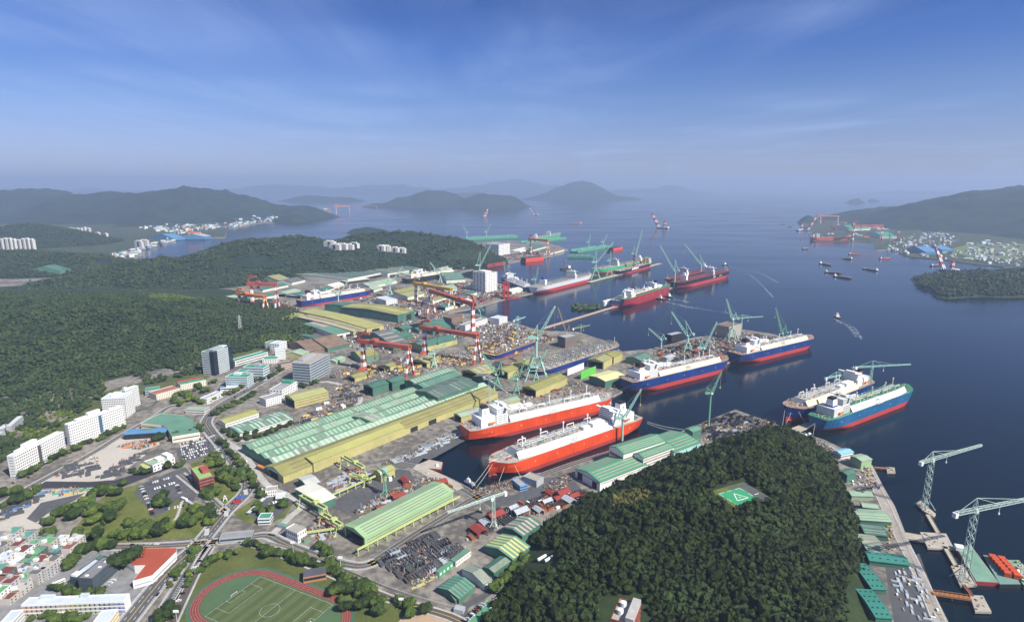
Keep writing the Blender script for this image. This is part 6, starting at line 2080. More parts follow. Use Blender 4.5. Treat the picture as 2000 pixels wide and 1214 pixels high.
# ------------------------------------------------------------------ cranes
CRED = M('goliath_red', (0.42, 0.105, 0.065), 0.5, 0.15, 0.06)
CORG = M('goliath_orange', (0.66, 0.20, 0.03), 0.5, 0.1, 0.06)
CYEL = M('goliath_yellow', (0.60, 0.36, 0.03), 0.5, 0.1, 0.06)
MARK = M('navy_lettering', (0.02, 0.05, 0.22), 0.5)
def goliath(label, rig, fl1, fl2, top, col, girder=None, gw=9.0, flip=False, words=True):
 """gantry crane: wide tapered striped leg at rig, slender A-frame at fl1/fl2, box girder between, trolley on top"""
 p, q = G(*rig), (G(*fl1) + G(*fl2)) / 2
 u = q - p
 L = u.length
 a = math.atan2(u.y, u.x)
 h = HT(rig[0], rig[1], top)
 t = thing('goliath_crane', label, 'gantry crane', p, a)
 girder = girder or col
 gd = max(8.0, h * .12)
 b = MB()
 for y in (-gw / 2, gw / 2):
  b.bx(-gw * 1.3, y - gw * .18, h - gd, L + 3, y + gw * .18, h)
 b.bx(-gw * 1.3 + .3, -gw / 2, h - .8, L + 2.5, gw / 2, h - .3)
 g = b.build('girder', girder, t)
 if words and gd > 5:
  s = -1 if math.cos(a) > 0 else 1
  lettering('lettering', 'SAMSUNG', gd * .62, MARK, g, (L * .5, s * (gw / 2 + gw * .18 + .1), h - gd * .55), (math.pi / 2, 0, 0 if s < 0 else math.pi))
 # rigid leg: four stripes narrowing upwards, on a spread foot
 b = MB()
 n = 6
 z0, z1 = 9.0, h - gd
 for k in range(n):
  f0, f1 = k / n, (k + 1) / n
  w0, w1 = 11 - 3.5 * f0, 11 - 3.5 * f1
  b.taper((0, 0, z0 + (z1 - z0) * f0), (w0 * .75, w0), (w1 * .75, w1), (z1 - z0) / n, k % 2)
 b.build('leg', [SHIPW, col], t)
 b = MB().taper((0, 0, .1), (11, 34), (9, 12), 9)
 b.build('foot', col, t)
 # hinged A-frame leg
 for s in (-1, 1):
  b = MB()
  A, B_ = Vector((L, s * 15, 2)), Vector((L, s * 1.8, h - gd))
  for k in range(n):
   b.bar(A.lerp(B_, k / n), A.lerp(B_, (k + 1) / n), 4.2 - .15 * k, 4.2 - .15 * k, k % 2)
  b.build('leg', [col, SHIPW], t)
  MB().bx(L - 2.5, s * 15 - 5, 0, L + 2.5, s * 15 + 5, 2.2).build('wheel_bogie', col, t)
 MB().bx(L - 3, -3.2, h - gd - 4, L + 3, 3.2, h - gd + .01).build('hinge_head', col, t)
 # bent back tower, trolley and hoist
 b = MB()
 b.path([(-gw * .9, 0, h), (-gw * .9, 0, h + gd * .8), (gw * .2, 0, h + gd * 1.5), (gw * 2.2, 0, h + gd * 1.7)], 4.5)
 b.bar((-gw * 1.6, 0, h + gd * 1.8), (gw * .2, 0, h + gd * 2.0), 1.6, 1.6)
 b.build('maintenance_jib', col, t)
 x = L * .22
 b = MB().bx(x, -gw * .8, h, x + 12, gw * .8, h + 4)
 b.bx(x + 2, -gw * .3, h - gd - 7, x + 9, gw * .3, h + .01)
 b.build('trolley', col, t)
 b = MB()
 for yy in (-1, 1):
  b.bar((x + 5, yy, h - gd - 2), (x + 5, yy, h * .45), .35)
 b.bx(x + 3.5, -1.6, h * .45 - 3, x + 6.5, 1.6, h * .45)
 b.build('hook_block', col, t)
 return t
goliath('red goliath crane with striped leg nearest the glass office', (711, 722), (793, 738), (808, 734), 662, CRED)
goliath('red goliath crane spanning the dry dock beside the half built hull', (830, 691), (924, 713), (940, 706), 636, CRED)
goliath('red goliath crane whose wide striped leg stands at the basin edge', (924, 652), (835, 622), (850, 616), 590, CRED)
goliath('yellow goliath crane with yellow and white striped legs', (813, 590), (873, 606), (890, 601), 551, CYEL)
goliath('taller red goliath crane at the foot of the wooded ridge', (495, 607), (534, 609), (551, 607), 551, CRED)
goliath('orange goliath crane in front of the red one at the foot of the ridge', (470, 607), (512, 619), (527, 609), 571, CORG)
goliath('orange red goliath crane at the repair docks far out', (1036, 496), (1062, 501), (1077, 498), 465, CORG, gw=10)
goliath('orange goliath crane at the tip of the yard across the bay', (1602, 436), (1630, 437), (1642, 435), 421, CORG, gw=14)
goliath('wide red goliath crane in the middle of the yard across the bay', (1665, 471), (1717, 471), (1724, 470), 439, CRED, gw=12)
goliath('lonely goliath crane on the far shore below the islands', (657, 417), (681, 417), (685, 416), 402, CORG, gw=20, words=False)
goliath('second far shore goliath crane with long low girder', (699, 408), (732, 408), (740, 407), 401, CRED, gw=20, words=False)
goliath('small orange gantry crane in the little yard on the left bay', (371, 467), (391, 467), (395, 466), 453, CORG, gw=10, words=False)
def jib(label, base, slew, tip, apex=None, m=JADE, legs=True, k=1.0, hook=True, boom=None):
 """luffing jib crane: portal legs, slewing column, machinery house, A-frame and lattice boom"""
 p = G(*base)
 zs = HT(base[0], base[1], slew)
 T = AT(tip[0], tip[1], p.y) - p
 root = Vector((0, 0, zs))
 an = math.atan2(T.y, T.x) if abs(T.x) > 2 else 0
 d = 1 if T.x >= 0 else -1
 Lb = (T - root).length
 t = thing('jib_crane', label, 'crane', p)
 w = max(5.5, zs * .22) * k
 b = MB()
 zl = zs * .55 if legs else 0
 if legs:
  for sx in (-1, 1):
   for sy in (-1, 1):
    lg = MB().bar((sx * w, sy * w, 0), (sx * w * .3, sy * w * .3, zl), 1.7 * k)
    lg.bx(sx * w - 1.6, sy * w - 2.4, 0, sx * w + 1.6, sy * w + 2.4, 1.6)
    lg.build('leg', m, t)
  for z_, f in ((zl * .45, .68), (zl, .30)):
   e = w * f
   for i, (x0, y0, x1, y1) in enumerate(((-e, -e, e, -e), (e, -e, e, e), (e, e, -e, e), (-e, e, -e, -e))):
    b.bar((x0, y0, z_), (x1, y1, z_), 1.0 * k)
  b.build('portal_bracing', m, t)
 c = MB().cyl((0, 0, zl - .5 if legs else 0), (0, 0, zs), 2.3 * k, 1.9 * k, 10)
 c.cyl((0, 0, zs - 1.4), (0, 0, zs), 3.4 * k, 3.4 * k, 10)
 c.build('column', m, t)
 h = MB().bx(-d * 9 * k - 5 * k, -3 * k, zs, -d * 1 * k + 4 * k, 3 * k, zs + 4.5 * k)
 h.build('machinery_house', m, t)
 MB().bx(d * 2 * k - 1.5, -4.6 * k, zs, d * 2 * k + 1.5, -2.6 * k, zs + 3).build('cab', SHIPW, t)
 ax = (AT(apex[0], apex[1], p.y) - p) if apex else Vector((-d * 5 * k, 0, zs + max(12, Lb * .32)))
 b = MB()
 for s in (-1, 1):
  b.bar((d * 1.5 * k, s * 2.4 * k, zs + 4), ax + Vector((0, s * .8, 0)), 1.0 * k)
  b.bar((-d * 9 * k, s * 2.4 * k, zs + 4), ax + Vector((0, s * .8, 0)), 1.0 * k)
 for f in (.4, .7):
  b.bar(Vector((d * 1.5 * k, 0, zs + 4)).lerp(ax, f), Vector((-d * 9 * k, 0, zs + 4)).lerp(ax, f), .8 * k)
 b.build('a_frame', m, t)
 b = MB().truss(Vector((d * 3 * k, 0, zs + 3)), T, 4.2 * k, 1.8 * k, max(6, int(Lb / 7)), .9 * k)
 b.build('boom', boom or m, t)
 b = MB()
 b.bar(ax, T, .45 * k)
 b.bar(ax, Vector((d * 3 * k, 0, zs + 3)).lerp(T, .55), .4 * k)
 b.build('stay_rope', STEELB, t)
 b = MB().bx(-d * 11 * k - 2 * k, -2.6 * k, zs + .2, -d * 11 * k + 2 * k, 2.6 * k, zs + 5 * k)
 b.build('counterweight', m, t)
 if hook:
  b = MB()
  b.bar(T, (T.x, T.y, max(6, T.z * .72)), .3)
  b.bx(T.x - .9, T.y - .9, max(6, T.z * .72) - 3, T.x + .9, T.y + .9, max(6, T.z * .72))
  b.build('hook_block', YELLOW, t)
 return t
for a in (
  ('very tall pale green jib crane standing beside the half built hulls in the dry dock', (1047, 738), 662, (1084, 598), (1050, 634), JADE, True, 1.25),
  ('mint green jib crane with wide lattice portal at the end of the green striped sheds', (971, 756), 731, (940, 688), (978, 706), JADED, True, 1.1),
  ('dark green slender jib crane between the yellow sheds', (1009, 768), 741, (1026, 702), None, JADED, True, .9),
  ('pale jib crane on lattice legs at the stern of the docked container ship', (1047, 742), 718, (1068, 684), None, JADE, True, .9),
  ('pale jib crane beside the striped leg of the dry dock goliath', (848, 716), 692, (871, 671), None, JADE, True, .9),
  ('small jib crane with a lone column at the edge of the middle pier', (1291, 683), 663, (1267, 641), None, JADE, False, .9),
  ('large pale jib crane with bent counterweight arm in the middle of the pier', (1342, 685), 655, (1312, 609), (1339, 626), JADE, True, 1.2),
  ('pale jib crane on a column behind the blue carrier at the channel', (1372, 702), 681, (1400, 629), None, JADE, False, 1.0),
  ('tall pale jib crane in front of the square ship section', (1429, 664), 624, (1419, 584), None, JADE, True, 1.1),
  ('green jib crane behind the gas carrier at the pier tip', (1528, 662), 651, (1515, 601), None, JADED, False, 1.1),
  ('pale jib crane on a single column between the near red ship and the outfitting hall', (1215, 860), 818, (1252, 760), (1212, 800), JADE, False, .85),
  ('slim green jib crane alone on the quay corner beyond the outfitting hall', (1384, 830), 769, (1409, 725), (1380, 756), JADED, False, .7),
  ('small lime green jib crane on the basin edge', (938, 622), 607, (928, 598), None, JADED, False, .9),
  ('tall pale jib crane behind the docked blue ship', (762, 580), 556, (786, 520), None, JADE, True, 1.1),
  ('pale jib crane behind the yellow goliath girder', (860, 552), 537, (840, 512), None, JADE, True, 1.1),
  ('pale green jib crane at the side of the docked blue ship', (661, 590), 577, (679, 550), None, JADE, False, 1.1),
  ('tall pale jib crane beside the inner north basin', (937, 545), 519, (962, 471), (938, 492), JADE, False, 1.3),
  ('tall pale jib crane on white legs at the tip of the second pier', (1163, 545), 513, (1198, 473), (1165, 490), JADE, True, 1.3),
  ('slim jib crane in front of the green container ship', (1190, 538), 510, (1193, 490), None, JADE, True, .9),
  ('small green jib crane at the stern of the pale grey container ship', (1045, 562), 547, (1051, 522), None, JADED, False, 1.1),
  ('green jib crane between the high-rise block and the dark blue tanker', (989, 548), 540, (984, 511), None, JADED, False, 1.1),
  ('tall jib crane beside the drill ship derrick', (1240, 515), 496, (1254, 450), None, JADE, False, 1.4),
  ('jib crane on the jetty beside the inner maroon decked ship', (1317, 562), 530, (1289, 479), (1319, 506), JADE, False, 1.3),
  ('jib crane rising between the two maroon decked ships', (1368, 541), 516, (1338, 477), (1367, 497), JADE, False, 1.3),
  ('green jib crane at the wooded ridge behind the white hall', (848, 498), 482, (836, 469), None, JADED, True, 1.2),
  ('tiny jib crane on the floating dock, left one of two', (1150, 482), 474, (1153, 457), None, JADE, False, 1.2),
  ('tiny jib crane on the floating dock, right one of two', (1178, 484), 474, (1186, 457), None, JADE, False, 1.2),
  ('tiny jib crane at the left end of the long floating dock', (912, 467), 455, (905, 441), None, JADE, False, 1.2),
  ('tiny jib crane in the middle of the long floating dock', (950, 465), 454, (959, 436), None, JADE, False, 1.2),
  ('green jib crane on the quay of the yard across the bay', (1737, 482), 468, (1738, 455), None, JADED, True, 1.3)):
 jib(a[0], a[1], a[2], a[3], a[4], a[5], a[6], a[7])
jib('yellow crawler crane with a long boom beside the scaffolded ship section', (1108, 662), 652, (1090, 600), None, M('crane_ochre', (.45, .31, .10), .6), False, .8)
def hammer(label, base, top, tip, ctr, apex, m=JADE, w=3.6, jw=2.4):
 """tower crane: lattice mast, slewing head, horizontal jib, counter-jib, apex with ties"""
 p = G(*base)
 h = HT(base[0], base[1], top)
 t = thing('tower_crane', label, 'tower crane', p)
 T, Cn = AT(tip[0], tip[1], p.y) - p, AT(ctr[0], ctr[1], p.y) - p
 # keep the jib level: same height as the slewing head, swung towards or away as measured
 for V, f in ((T, 1), (Cn, -1)):
  pass
 A = Vector((0, 0, HT(base[0], base[1], apex[1])))
 lv = G(tip[0], tip[1], 3 + h) - p
 if 15 < lv.length < 140:
  T = Vector((lv.x, lv.y, h + 1))
 T.z = h + 2 + max(0, min(T.z - h, 14))
 d = Vector((T.x, T.y, 0)).normalized()
 cl = min(max(16, abs(Cn.x) * 1.05), 40)
 Cn = -d * cl + Vector((0, 0, h + 1.5))
 MB().truss((0, 0, 0), (0, 0, h), w * 1.25, w, max(8, int(h / 5)), .55).build('mast', m, t)
 b = MB()
 for s in (-1, 1):
  for q in (-1, 1):
   b.bar((s * w * 1.8, q * w * 1.8, 0), (s * w * .6, q * w * .6, h * .16), .8)
 b.build('mast_foot', m, t)
 MB().cyl((0, 0, h - 1), (0, 0, h + 3), w * .75, w * .6, 10).build('slewing_head', m, t)
 MB().truss((0, 0, h + 2), T, jw, jw * .7, max(8, int(T.length / 6)), .5).build('jib', m, t)
 MB().truss((0, 0, h + 2), Cn, jw, jw, 6, .5).build('counter_jib', m, t)
 e = Cn - d * 1.0
 MB().rbx((e.x, e.y, e.z - 4), (3.5, 4, 5), math.atan2(d.y, d.x)).build('counterweight', SHIPW, t)
 b = MB()
 sd_ = Vector((-d.y, d.x, 0))
 for s in (-1, 1):
  b.bar(d * 2 + sd_ * s * 1.8 + Vector((0, 0, h + 2)), A, .7)
  b.bar(-d * 2 + sd_ * s * 1.8 + Vector((0, 0, h + 2)), A, .7)
 b.build('apex_frame', m, t)
 b = MB()
 b.bar(A, Vector((0, 0, h + 2)).lerp(T, .62), .4)
 b.bar(A, Vector((0, 0, h + 2)).lerp(T, .3), .35)
 b.bar(A, Cn, .4)
 b.build('tie_bar', m, t)
 cb = d * 4 + sd_ * 3
 MB().rbx((cb.x, cb.y, h - 1), (3, 2.4, 3), math.atan2(d.y, d.x)).build('cab', SHIPW, t)
 f = Vector((0, 0, h + 2)).lerp(T, .3)
 MB().bar(f, f - Vector((0, 0, 9)), .25).bx(f.x - .6, f.y - .6, f.z - 11, f.x + .6, f.y + .6, f.z - 9).build('hook_block', SHIPW, t)
 return t
PJ = M('tower_crane_grey_green', (.46, .56, .50), .5, .08, .1)
hammer('farther of two big lattice tower cranes on the right hand jetty', (1806, 990), 899, (1916, 873), (1790, 905), (1821, 881), PJ, 4.4, 3)
hammer('nearer of two big lattice tower cranes, beside the green deck barge', (1881, 1134), 998, (2062, 968), (1858, 1000), (1905, 972), PJ, 4.4, 3)
hammer('tower crane with a long level jib over the stern of the moored pair of ships', (1697, 770), 717, (1778, 714), (1672, 715), (1700, 704), JADE, 3, 2.2)
hammer('tower crane standing over the trunk deck of the moored pair of ships', (1628, 772), 736, (1678, 727), (1606, 738), (1630, 726), JADE, 3, 2.2)
hammer('white green hammerhead crane at the old quay below the basin', (1011, 661), 625, (1026, 621), (1000, 627), (1011, 617), JADE, 4, 2.4)
hammer('green tower crane in the plate yard beside the yellow store', (752, 963), 925, (738, 915), (760, 925), (750, 918), JADED, 2.6, 1.6)
hammer('pale tower crane with a long jib over the steel yard road', (964, 1028), 972, (874, 1005), (980, 963), (964, 966), PJ, 3, 2)
hammer('thin tower crane rising behind the superstructure of the far red ship', (956, 796), 745, (990, 769), (933, 757), (955, 738), PJ, 2.4, 1.6)
hammer('olive tower crane behind the scaffolded ship section', (1134, 668), 640, (1152, 637), (1116, 646), (1134, 633), M('crane_olive', (.30, .34, .16), .6), 3, 2)
hammer('tower crane with level jib behind the square ship section', (1447, 650), 622, (1490, 620), (1432, 619), (1446, 614), JADE, 3, 2)
# small yellow green portal cranes of the plate yard
PLG = M('portal_lime', (.46, .52, .20), .55, .1, .1)
def portal(label, a, b, h, w=7):
 p, q = G(*a), G(*b)
 u = q - p
 t = thing('portal_crane', label, 'portal crane', p, math.atan2(u.y, u.x))
 L = u.length
 for x in (0, L):
  for s in (-1, 1):
   m = MB().bar((x, s * w, 0), (x, s * w * .45, h), 1.0)
   m.bx(x - 1, s * w - 1.8, 0, x + 1, s * w + 1.8, 1.3)
   m.build('leg', PLG, t)
 g = MB()
 for s in (-1, 1):
  g.bx(-3, s * 2.6 - .8, h, L + 3, s * 2.6 + .8, h + 2.6)
 g.bx(-3, -2.6, h, -1.5, 2.6, h + 2)
 g.bx(L + 1.5, -2.6, h, L + 3, 2.6, h + 2)
 g.build('girder', PLG, t)
 m = MB().bx(L * .6, -3.6, h + 2.6, L * .6 + 5, 3.6, h + 5)
 m.build('trolley', PLG, t)
portal('lime green portal crane over the plate rows nearest the yellow shed', (672, 912), (708, 932), 15)
portal('lime green portal crane in front of the pale grey plate store', (592, 988), (634, 1012), 13)
portal('low lime green portal crane beside the open gable of the light green shed', (632, 1022), (664, 1042), 11)
portal('green portal crane at the yellow and aqua store', (688, 941), (716, 947), 9)
for l, a, b, h in (('yellow green crane runway beam along the light green shed', (698, 1086), (898, 980), 7), ('green crane runway beam across the plate yard', (612, 992), (752, 930), 6),
       ('green crane runway beam in front of the brown roofed cube', (598, 1050), (668, 1040), 6)):
 p, q = G(*a), G(*b)
 u = q - p
 t = thing('crane_runway', l, 'crane runway', p, math.atan2(u.y, u.x))
 MB().bx(0, -.9, h, u.length, .9, h + 2).build('beam', PLG, t)
 po = MB().bx(-.5, -.5, 0, .5, .5, h).build('post', PLG, t)
 n = int(u.length / 12)
 for i in range(n):
  c = po if i == 0 else po.copy()
  if i:
   COL.objects.link(c)
  c.location = (i * u.length / n + 1, 0, 0)
# pylons and floodlights
for l, b_, tp, hz_ in (('lattice power pylon on the wooded hill crest near the offices', (469, 640), 618, 60), ('lattice power pylon between the two wooded ridges', (306, 597), 584, 30)):
 p = AT(b_[0], b_[1], 1560 if b_[0] > 400 else 1950)
 t = thing('pylon', l, 'pylon', p)
 h = 34
 MB().truss((0, 0, -4), (0, 0, h), 7, 1.5, 8, .5).build('mast', PIPE, t)
 b = MB()
 for z in (h * .6, h * .75, h * .9):
  b.bar((-7, 0, z), (7, 0, z), .6)
 b.build('cross_arm', PIPE, t)
for l, b_, tp in (('floodlight mast at the bottom edge beside the running track', (347, 1222), 1192), ('floodlight mast above the running track, farther from the pavilion', (574, 1090), 1058), ('floodlight mast behind the pavilion', (666, 1113), 1087), ('floodlight mast beside the sand pitch', (784, 1185), 1168)):
 p = G(*b_)
 t = thing('floodlight', l, 'floodlight', p)
 h = HT(b_[0], b_[1], tp)
 MB().cyl((0, 0, 0), (0, 0, h), .35, .2, 6).build('mast', PIPE, t)
 MB().bx(-2.4, -.4, h - 1.6, 2.4, .4, h + .6).build('lamp_panel', SHIPW, t)
# red jacket tower on its barge
p = G(984, 584, 0)
t = thing('jacket_tower', 'tall red steel tower frame on a flat barge at the second pier', 'steel tower', p, R(20))
MB().bx(-12, -14, -1, 60, 14, 3).build('barge', BOOT, t)
h = HT(986, 582, 549, 0)
for x, y in ((0, -8), (16, -8), (0, 8), (16, 8)):
 b = MB().cyl((x, y, 3), (x, y, h), 2.0, 2.0, 8)
 for z in range(8, int(h), 7):
  b.cyl((x, y, z), (x, y, z + 1.2), 2.7, 2.7, 8)
 b.build('column', REDP, t)
b = MB()
for z in (h * .25, h * .5, h * .75, h - 2):
 for x0, y0, x1, y1 in ((0, -8, 16, -8), (16, -8, 16, 8), (16, 8, 0, 8), (0, 8, 0, -8)):
  b.bar((x0, y0, z), (x1, y1, z), 1.4)
b.build('bracing', REDP, t)
# ------------------------------------------------------------------ jetties, dolphins, barges and moorings
PIERC = M('pier_concrete', (0.40, 0.36, 0.30), 0.9, 0.2, 0.08, fine=.5)
def pier(label, px, top=3.2, m=None, name='jetty', cat='jetty'):
 P = [G(x, y, top) for x, y in px]
 c = sum(P, Vector()) / len(P)
 t = thing(name, label, cat, (c.x, c.y, 0))
 poly = [(p.x - c.x, p.y - c.y) for p in P]
 MB().prism(poly, top - 2.2, top).build('deck', m or PIERC, t)
 sx = [(x * .86, y * .86) for x, y in poly]
 b = MB()
 for i in range(len(sx)):
  (x0, y0), (x1, y1) = sx[i], sx[(i + 1) % len(sx)]
  n = max(1, int(math.hypot(x1 - x0, y1 - y0) / 9))
  for k in range(n):
   b.cyl((x0 + (x1 - x0) * k / n, y0 + (y1 - y0) * k / n, -1), (x0 + (x1 - x0) * k / n, y0 + (y1 - y0) * k / n, top - 2), .8, .8, 6)
 o = b.build('piles', DGREY, t)
 o['kind'] = 'stuff'
 mats = [YELLOW, DGREY, PIPE, BRD]
 b = MB()
 for _ in range(12):
  x, y = rnd.choice(sx)
  f = rnd.uniform(0, .9)
  b.rbx((x * f, y * f, top), (rnd.uniform(.6, 2), rnd.uniform(.6, 2), rnd.uniform(.4, 1.4)), rnd.uniform(0, 3), rnd.randrange(4))
 b.build('bollards_and_gear', mats, t)['kind'] = 'stuff'
 return t
def strip_pier(label, a, b, w, top=3.2, m=None, name='jetty'):
 p, q = G(*a, top), G(*b, top)
 u = q - p
 t = thing(name, label, 'jetty', (p.x, p.y, 0), math.atan2(u.y, u.x))
 L = u.length
 MB().bx(0, -w / 2, top - 1.6, L, w / 2, top).build('deck', m or PIERC, t)
 pl = MB()
 n = max(2, int(L / 14))
 for i in range(n + 1):
  for s in (-.35, .35):
   pl.cyl((L * i / n, s * w, -1), (L * i / n, s * w, top - 1.5), .7, .7, 6)
 pl.build('piles', DGREY, t)['kind'] = 'stuff'
 r = MB()
 for s in (-1, 1):
  r.bx(0, s * (w / 2 - .2) - .12, top, L, s * (w / 2 - .2) + .12, top + .5)
 r.build('kerb_rail', BOOT if 'causeway' in label else YELLOW, t)
 return t
strip_pier('long narrow causeway curving out from the old quay past the tiny islet', (1060, 641), (1222, 592), 13)
strip_pier('narrow jetty between the dark red tanker and the black container ships', (1222, 592), (1336, 553), 12)
strip_pier('outer jetty with white crane legs between the container ships', (1150, 551), (1290, 514), 20)
strip_pier('pale jetty deck between the moored pair and the quay', (1535, 846), (1588, 826), 15)
pier('square concrete dolphin carrying the farther big tower crane', [(1788, 981), (1799, 977), (1828, 1003), (1824, 1008), (1806, 998)])
pier('concrete platform with yellow fittings at the middle of the right hand jetty', [(1797, 1038), (1848, 1041), (1864, 1071), (1812, 1069)])
pier('concrete dolphin carrying the nearer big tower crane', [(1857, 1104), (1880, 1102), (1906, 1142), (1876, 1144)])
pier('last square concrete platform of the right hand jetty', [(1894, 1161), (1920, 1162), (1937, 1194), (1905, 1193)])
strip_pier('short access bridge from the quay to the yellow fitted platform', (1770, 1045), (1805, 1051), 14)
strip_pier('thin walkway between farther crane dolphin and the platform', (1812, 1004), (1833, 1041), 5)
strip_pier('thin walkway between platform and nearer crane dolphin', (1845, 1066), (1868, 1106), 5)
strip_pier('red brown gangway to the last square platform', (1882, 1140), (1899, 1163), 3, 3.6, BOOT)
t = strip_pier('rust orange truss footbridge from the quay to the last platform', (1822, 1157), (1896, 1168), 4, 4.2, M('rust_orange', (.42, .16, .06), .7))
u = G(1896, 1168, 4.2) - G(1822, 1157, 4.2)
b = MB()
n = 16
for i in range(n):
 for s in (-2, 2):
  x0, x1 = u.length * i / n, u.length * (i + 1) / n
  b.bar((x0, s, 4.2), (x1, s, 6.6) if i % 2 == 0 else (x1, s, 4.2), .3)
  b.bar((x0, s, 6.6), (x1, s, 6.6), .3)
  b.bar((x1, s, 4.2), (x1, s, 6.6), .25)
b.build('truss_rail', MATS['rust_orange'], t)
strip_pier('short red gangway to the lone dolphin beside the light green workshop', (1708, 912), (1734, 914), 3, 3.4, BOOT)
pier('lone small concrete dolphin beside the light green workshop', [(1731, 911), (1747, 912), (1749, 922), (1733, 922)])
pier('concrete grid jetty at the inner end of the dock', [(815, 905), (862, 925), (900, 945), (906, 952), (888, 958), (850, 938), (806, 914)])
# barges
DECKG = M('barge_deck_green', (.17, .30, .22), .8, .25, .05)
def barge(label, px, h, deckm, side, extra=None):
 P = [G(x, y, h) for x, y in px]
 c = sum(P, Vector()) / len(P)
 u = P[3] - P[0]
 a = math.atan2(u.y, u.x)
 t = thing('deck_barge', label, 'barge', (c.x, c.y, 0), a)
 R_ = Matrix.Rotation(-a, 3, 'Z')
 poly = [tuple((R_ @ (p - Vector((c.x, c.y, h))))[:2]) for p in P]
 MB().prism(poly, -1, h).build('hull', side, t)
 MB().sheet([(x * .97, y * .97) for x, y in poly], h + .06).build('deck', deckm, t)
 return t, poly
t, poly = barge('wide green decked barge with scuffed deck beside the nearer tower crane', [(1867, 1067), (1896, 1063), (1952, 1138), (1907, 1135)], 4, DECKG, BOOT)
MB().bx(-4, -4, 4, 4, 4, 8).build('deckhouse', SHIPW, t).location = (poly[0][0] * .85, poly[0][1] * .8, 0)
t2, poly2 = barge('barge loaded with orange red container units at the right edge', [(1919, 1082), (1959, 1086), (1995, 1141), (1953, 1141)], 4, M('barge_deck_teal', (.16, .28, .24), .8, .2, .1), BLACK)
t3, poly3 = barge('cluttered work barge outermost at the right edge', [(1963, 1092), (1990, 1092), (2030, 1141), (1999, 1142)], 4, DECKG, BLACK)
mats = [SHIPW, YELLOW, BRD, PIPE]
g = MB()
for _ in range(50):
 k = rnd.choice(poly3)
 q = rnd.choice(poly3)
 f, s = rnd.random(), rnd.uniform(.2, .9)
 x, y = (k[0] + (q[0] - k[0]) * f) * s, (k[1] + (q[1] - k[1]) * f) * s
 g.rbx((x, y, 4.1), (rnd.uniform(.6, 3), rnd.uniform(.6, 2), rnd.uniform(.5, 2.4)), rnd.uniform(0, 3), rnd.randrange(4))
g.build('deck_gear', mats, t3)['kind'] = 'stuff'
p0, pu, pv = G(1938, 1092, 4), G(1970, 1128, 4) - G(1938, 1092, 4), G(1957, 1096, 4) - G(1938, 1092, 4)
OC = M('container_orange', (.55, .085, .025), .6, .1)
c0 = None
for i in range(6):
 for j in range(2):
  q = p0 + pu * (i / 5.6) + pv * (j * .95)
  if c0 is None:
   b = MB().bx(-3, -3.2, 0, 3, 3.2, 5)
   for k in range(6):
    b.bx(-3.06, -3 + k, .3, 3.06, -2.6 + k, 4.7)
   c0 = b.build('tank_unit', OC)
   c = c0
  else:
   c = c0.copy()
   COL.objects.link(c)
  c.location = (q.x, q.y, 4.06)
  c.rotation_euler = (0, 0, math.atan2(pv.y, pv.x))
  tag(c, 'orange red box unit standing on the loaded barge at the right edge', 'container unit', 'orange units on the barge')
t4, poly4 = barge('pale concrete barge with rust stains at the inner end of the dock', [(810, 912), (826, 894), (865, 902), (862, 916)], 3, PIERC, BOOT)
simple_boat('work_boat', 'white work boat tied up at the inner end of the dock', 'work boat', G(908, 940, 0), R(-35), 18, 5, 2.5, SHIPW, SHIPW, (.2, .5), 4)
simple_boat('work_boat', 'white boat with a blue stripe at the concrete grid jetty', 'work boat', G(846, 915, 0), R(30), 14, 4.5, 2, SHIPW, SHIPW, (.3, .6), 3.5)
for i, (x, y) in enumerate(((1572, 858), (1580, 856), (1569, 862))):
 c = MB().cyl((0, 0, 0), (0, 0, 9), 2.6, 2.6, 14)
 c.cyl((0, 0, 9), (0, 0, 10.2), 2.6, 1.0, 14)
 o = c.build('storage_tank', SHIPW, None)
 o.location = G(x, y)
 tag(o, 'white upright gas tank on the quay behind the wooded hill', 'tank', 'white tanks on the quay')
for i, (x, y) in enumerate(((1181, 597), (1187, 595), (1193, 594))):
 o = MB().cyl((0, 0, 0), (0, 0, 16), 8, 8, 14).cyl((0, 0, 16), (0, 0, 19), 8, 2, 14).build('storage_tank', SHIPW)
 o.location = G(x, y)
 tag(o, 'white squat tank on the causeway beside the tiny islet', 'tank', 'white tanks on the causeway')
for i, (x, y) in enumerate(((1227, 908), (1240, 896))):
 o = MB().cyl((0, 0, 0), (0, 0, 13), 2.0, 2.0, 12).cyl((0, 0, 13), (0, 0, 14.5), 2.0, .6, 12).build('silo', SILVER)
 o.location = G(x, y)
 tag(o, 'silver silo against the white wall of the outfitting hall', 'silo', 'silos of the outfitting hall')
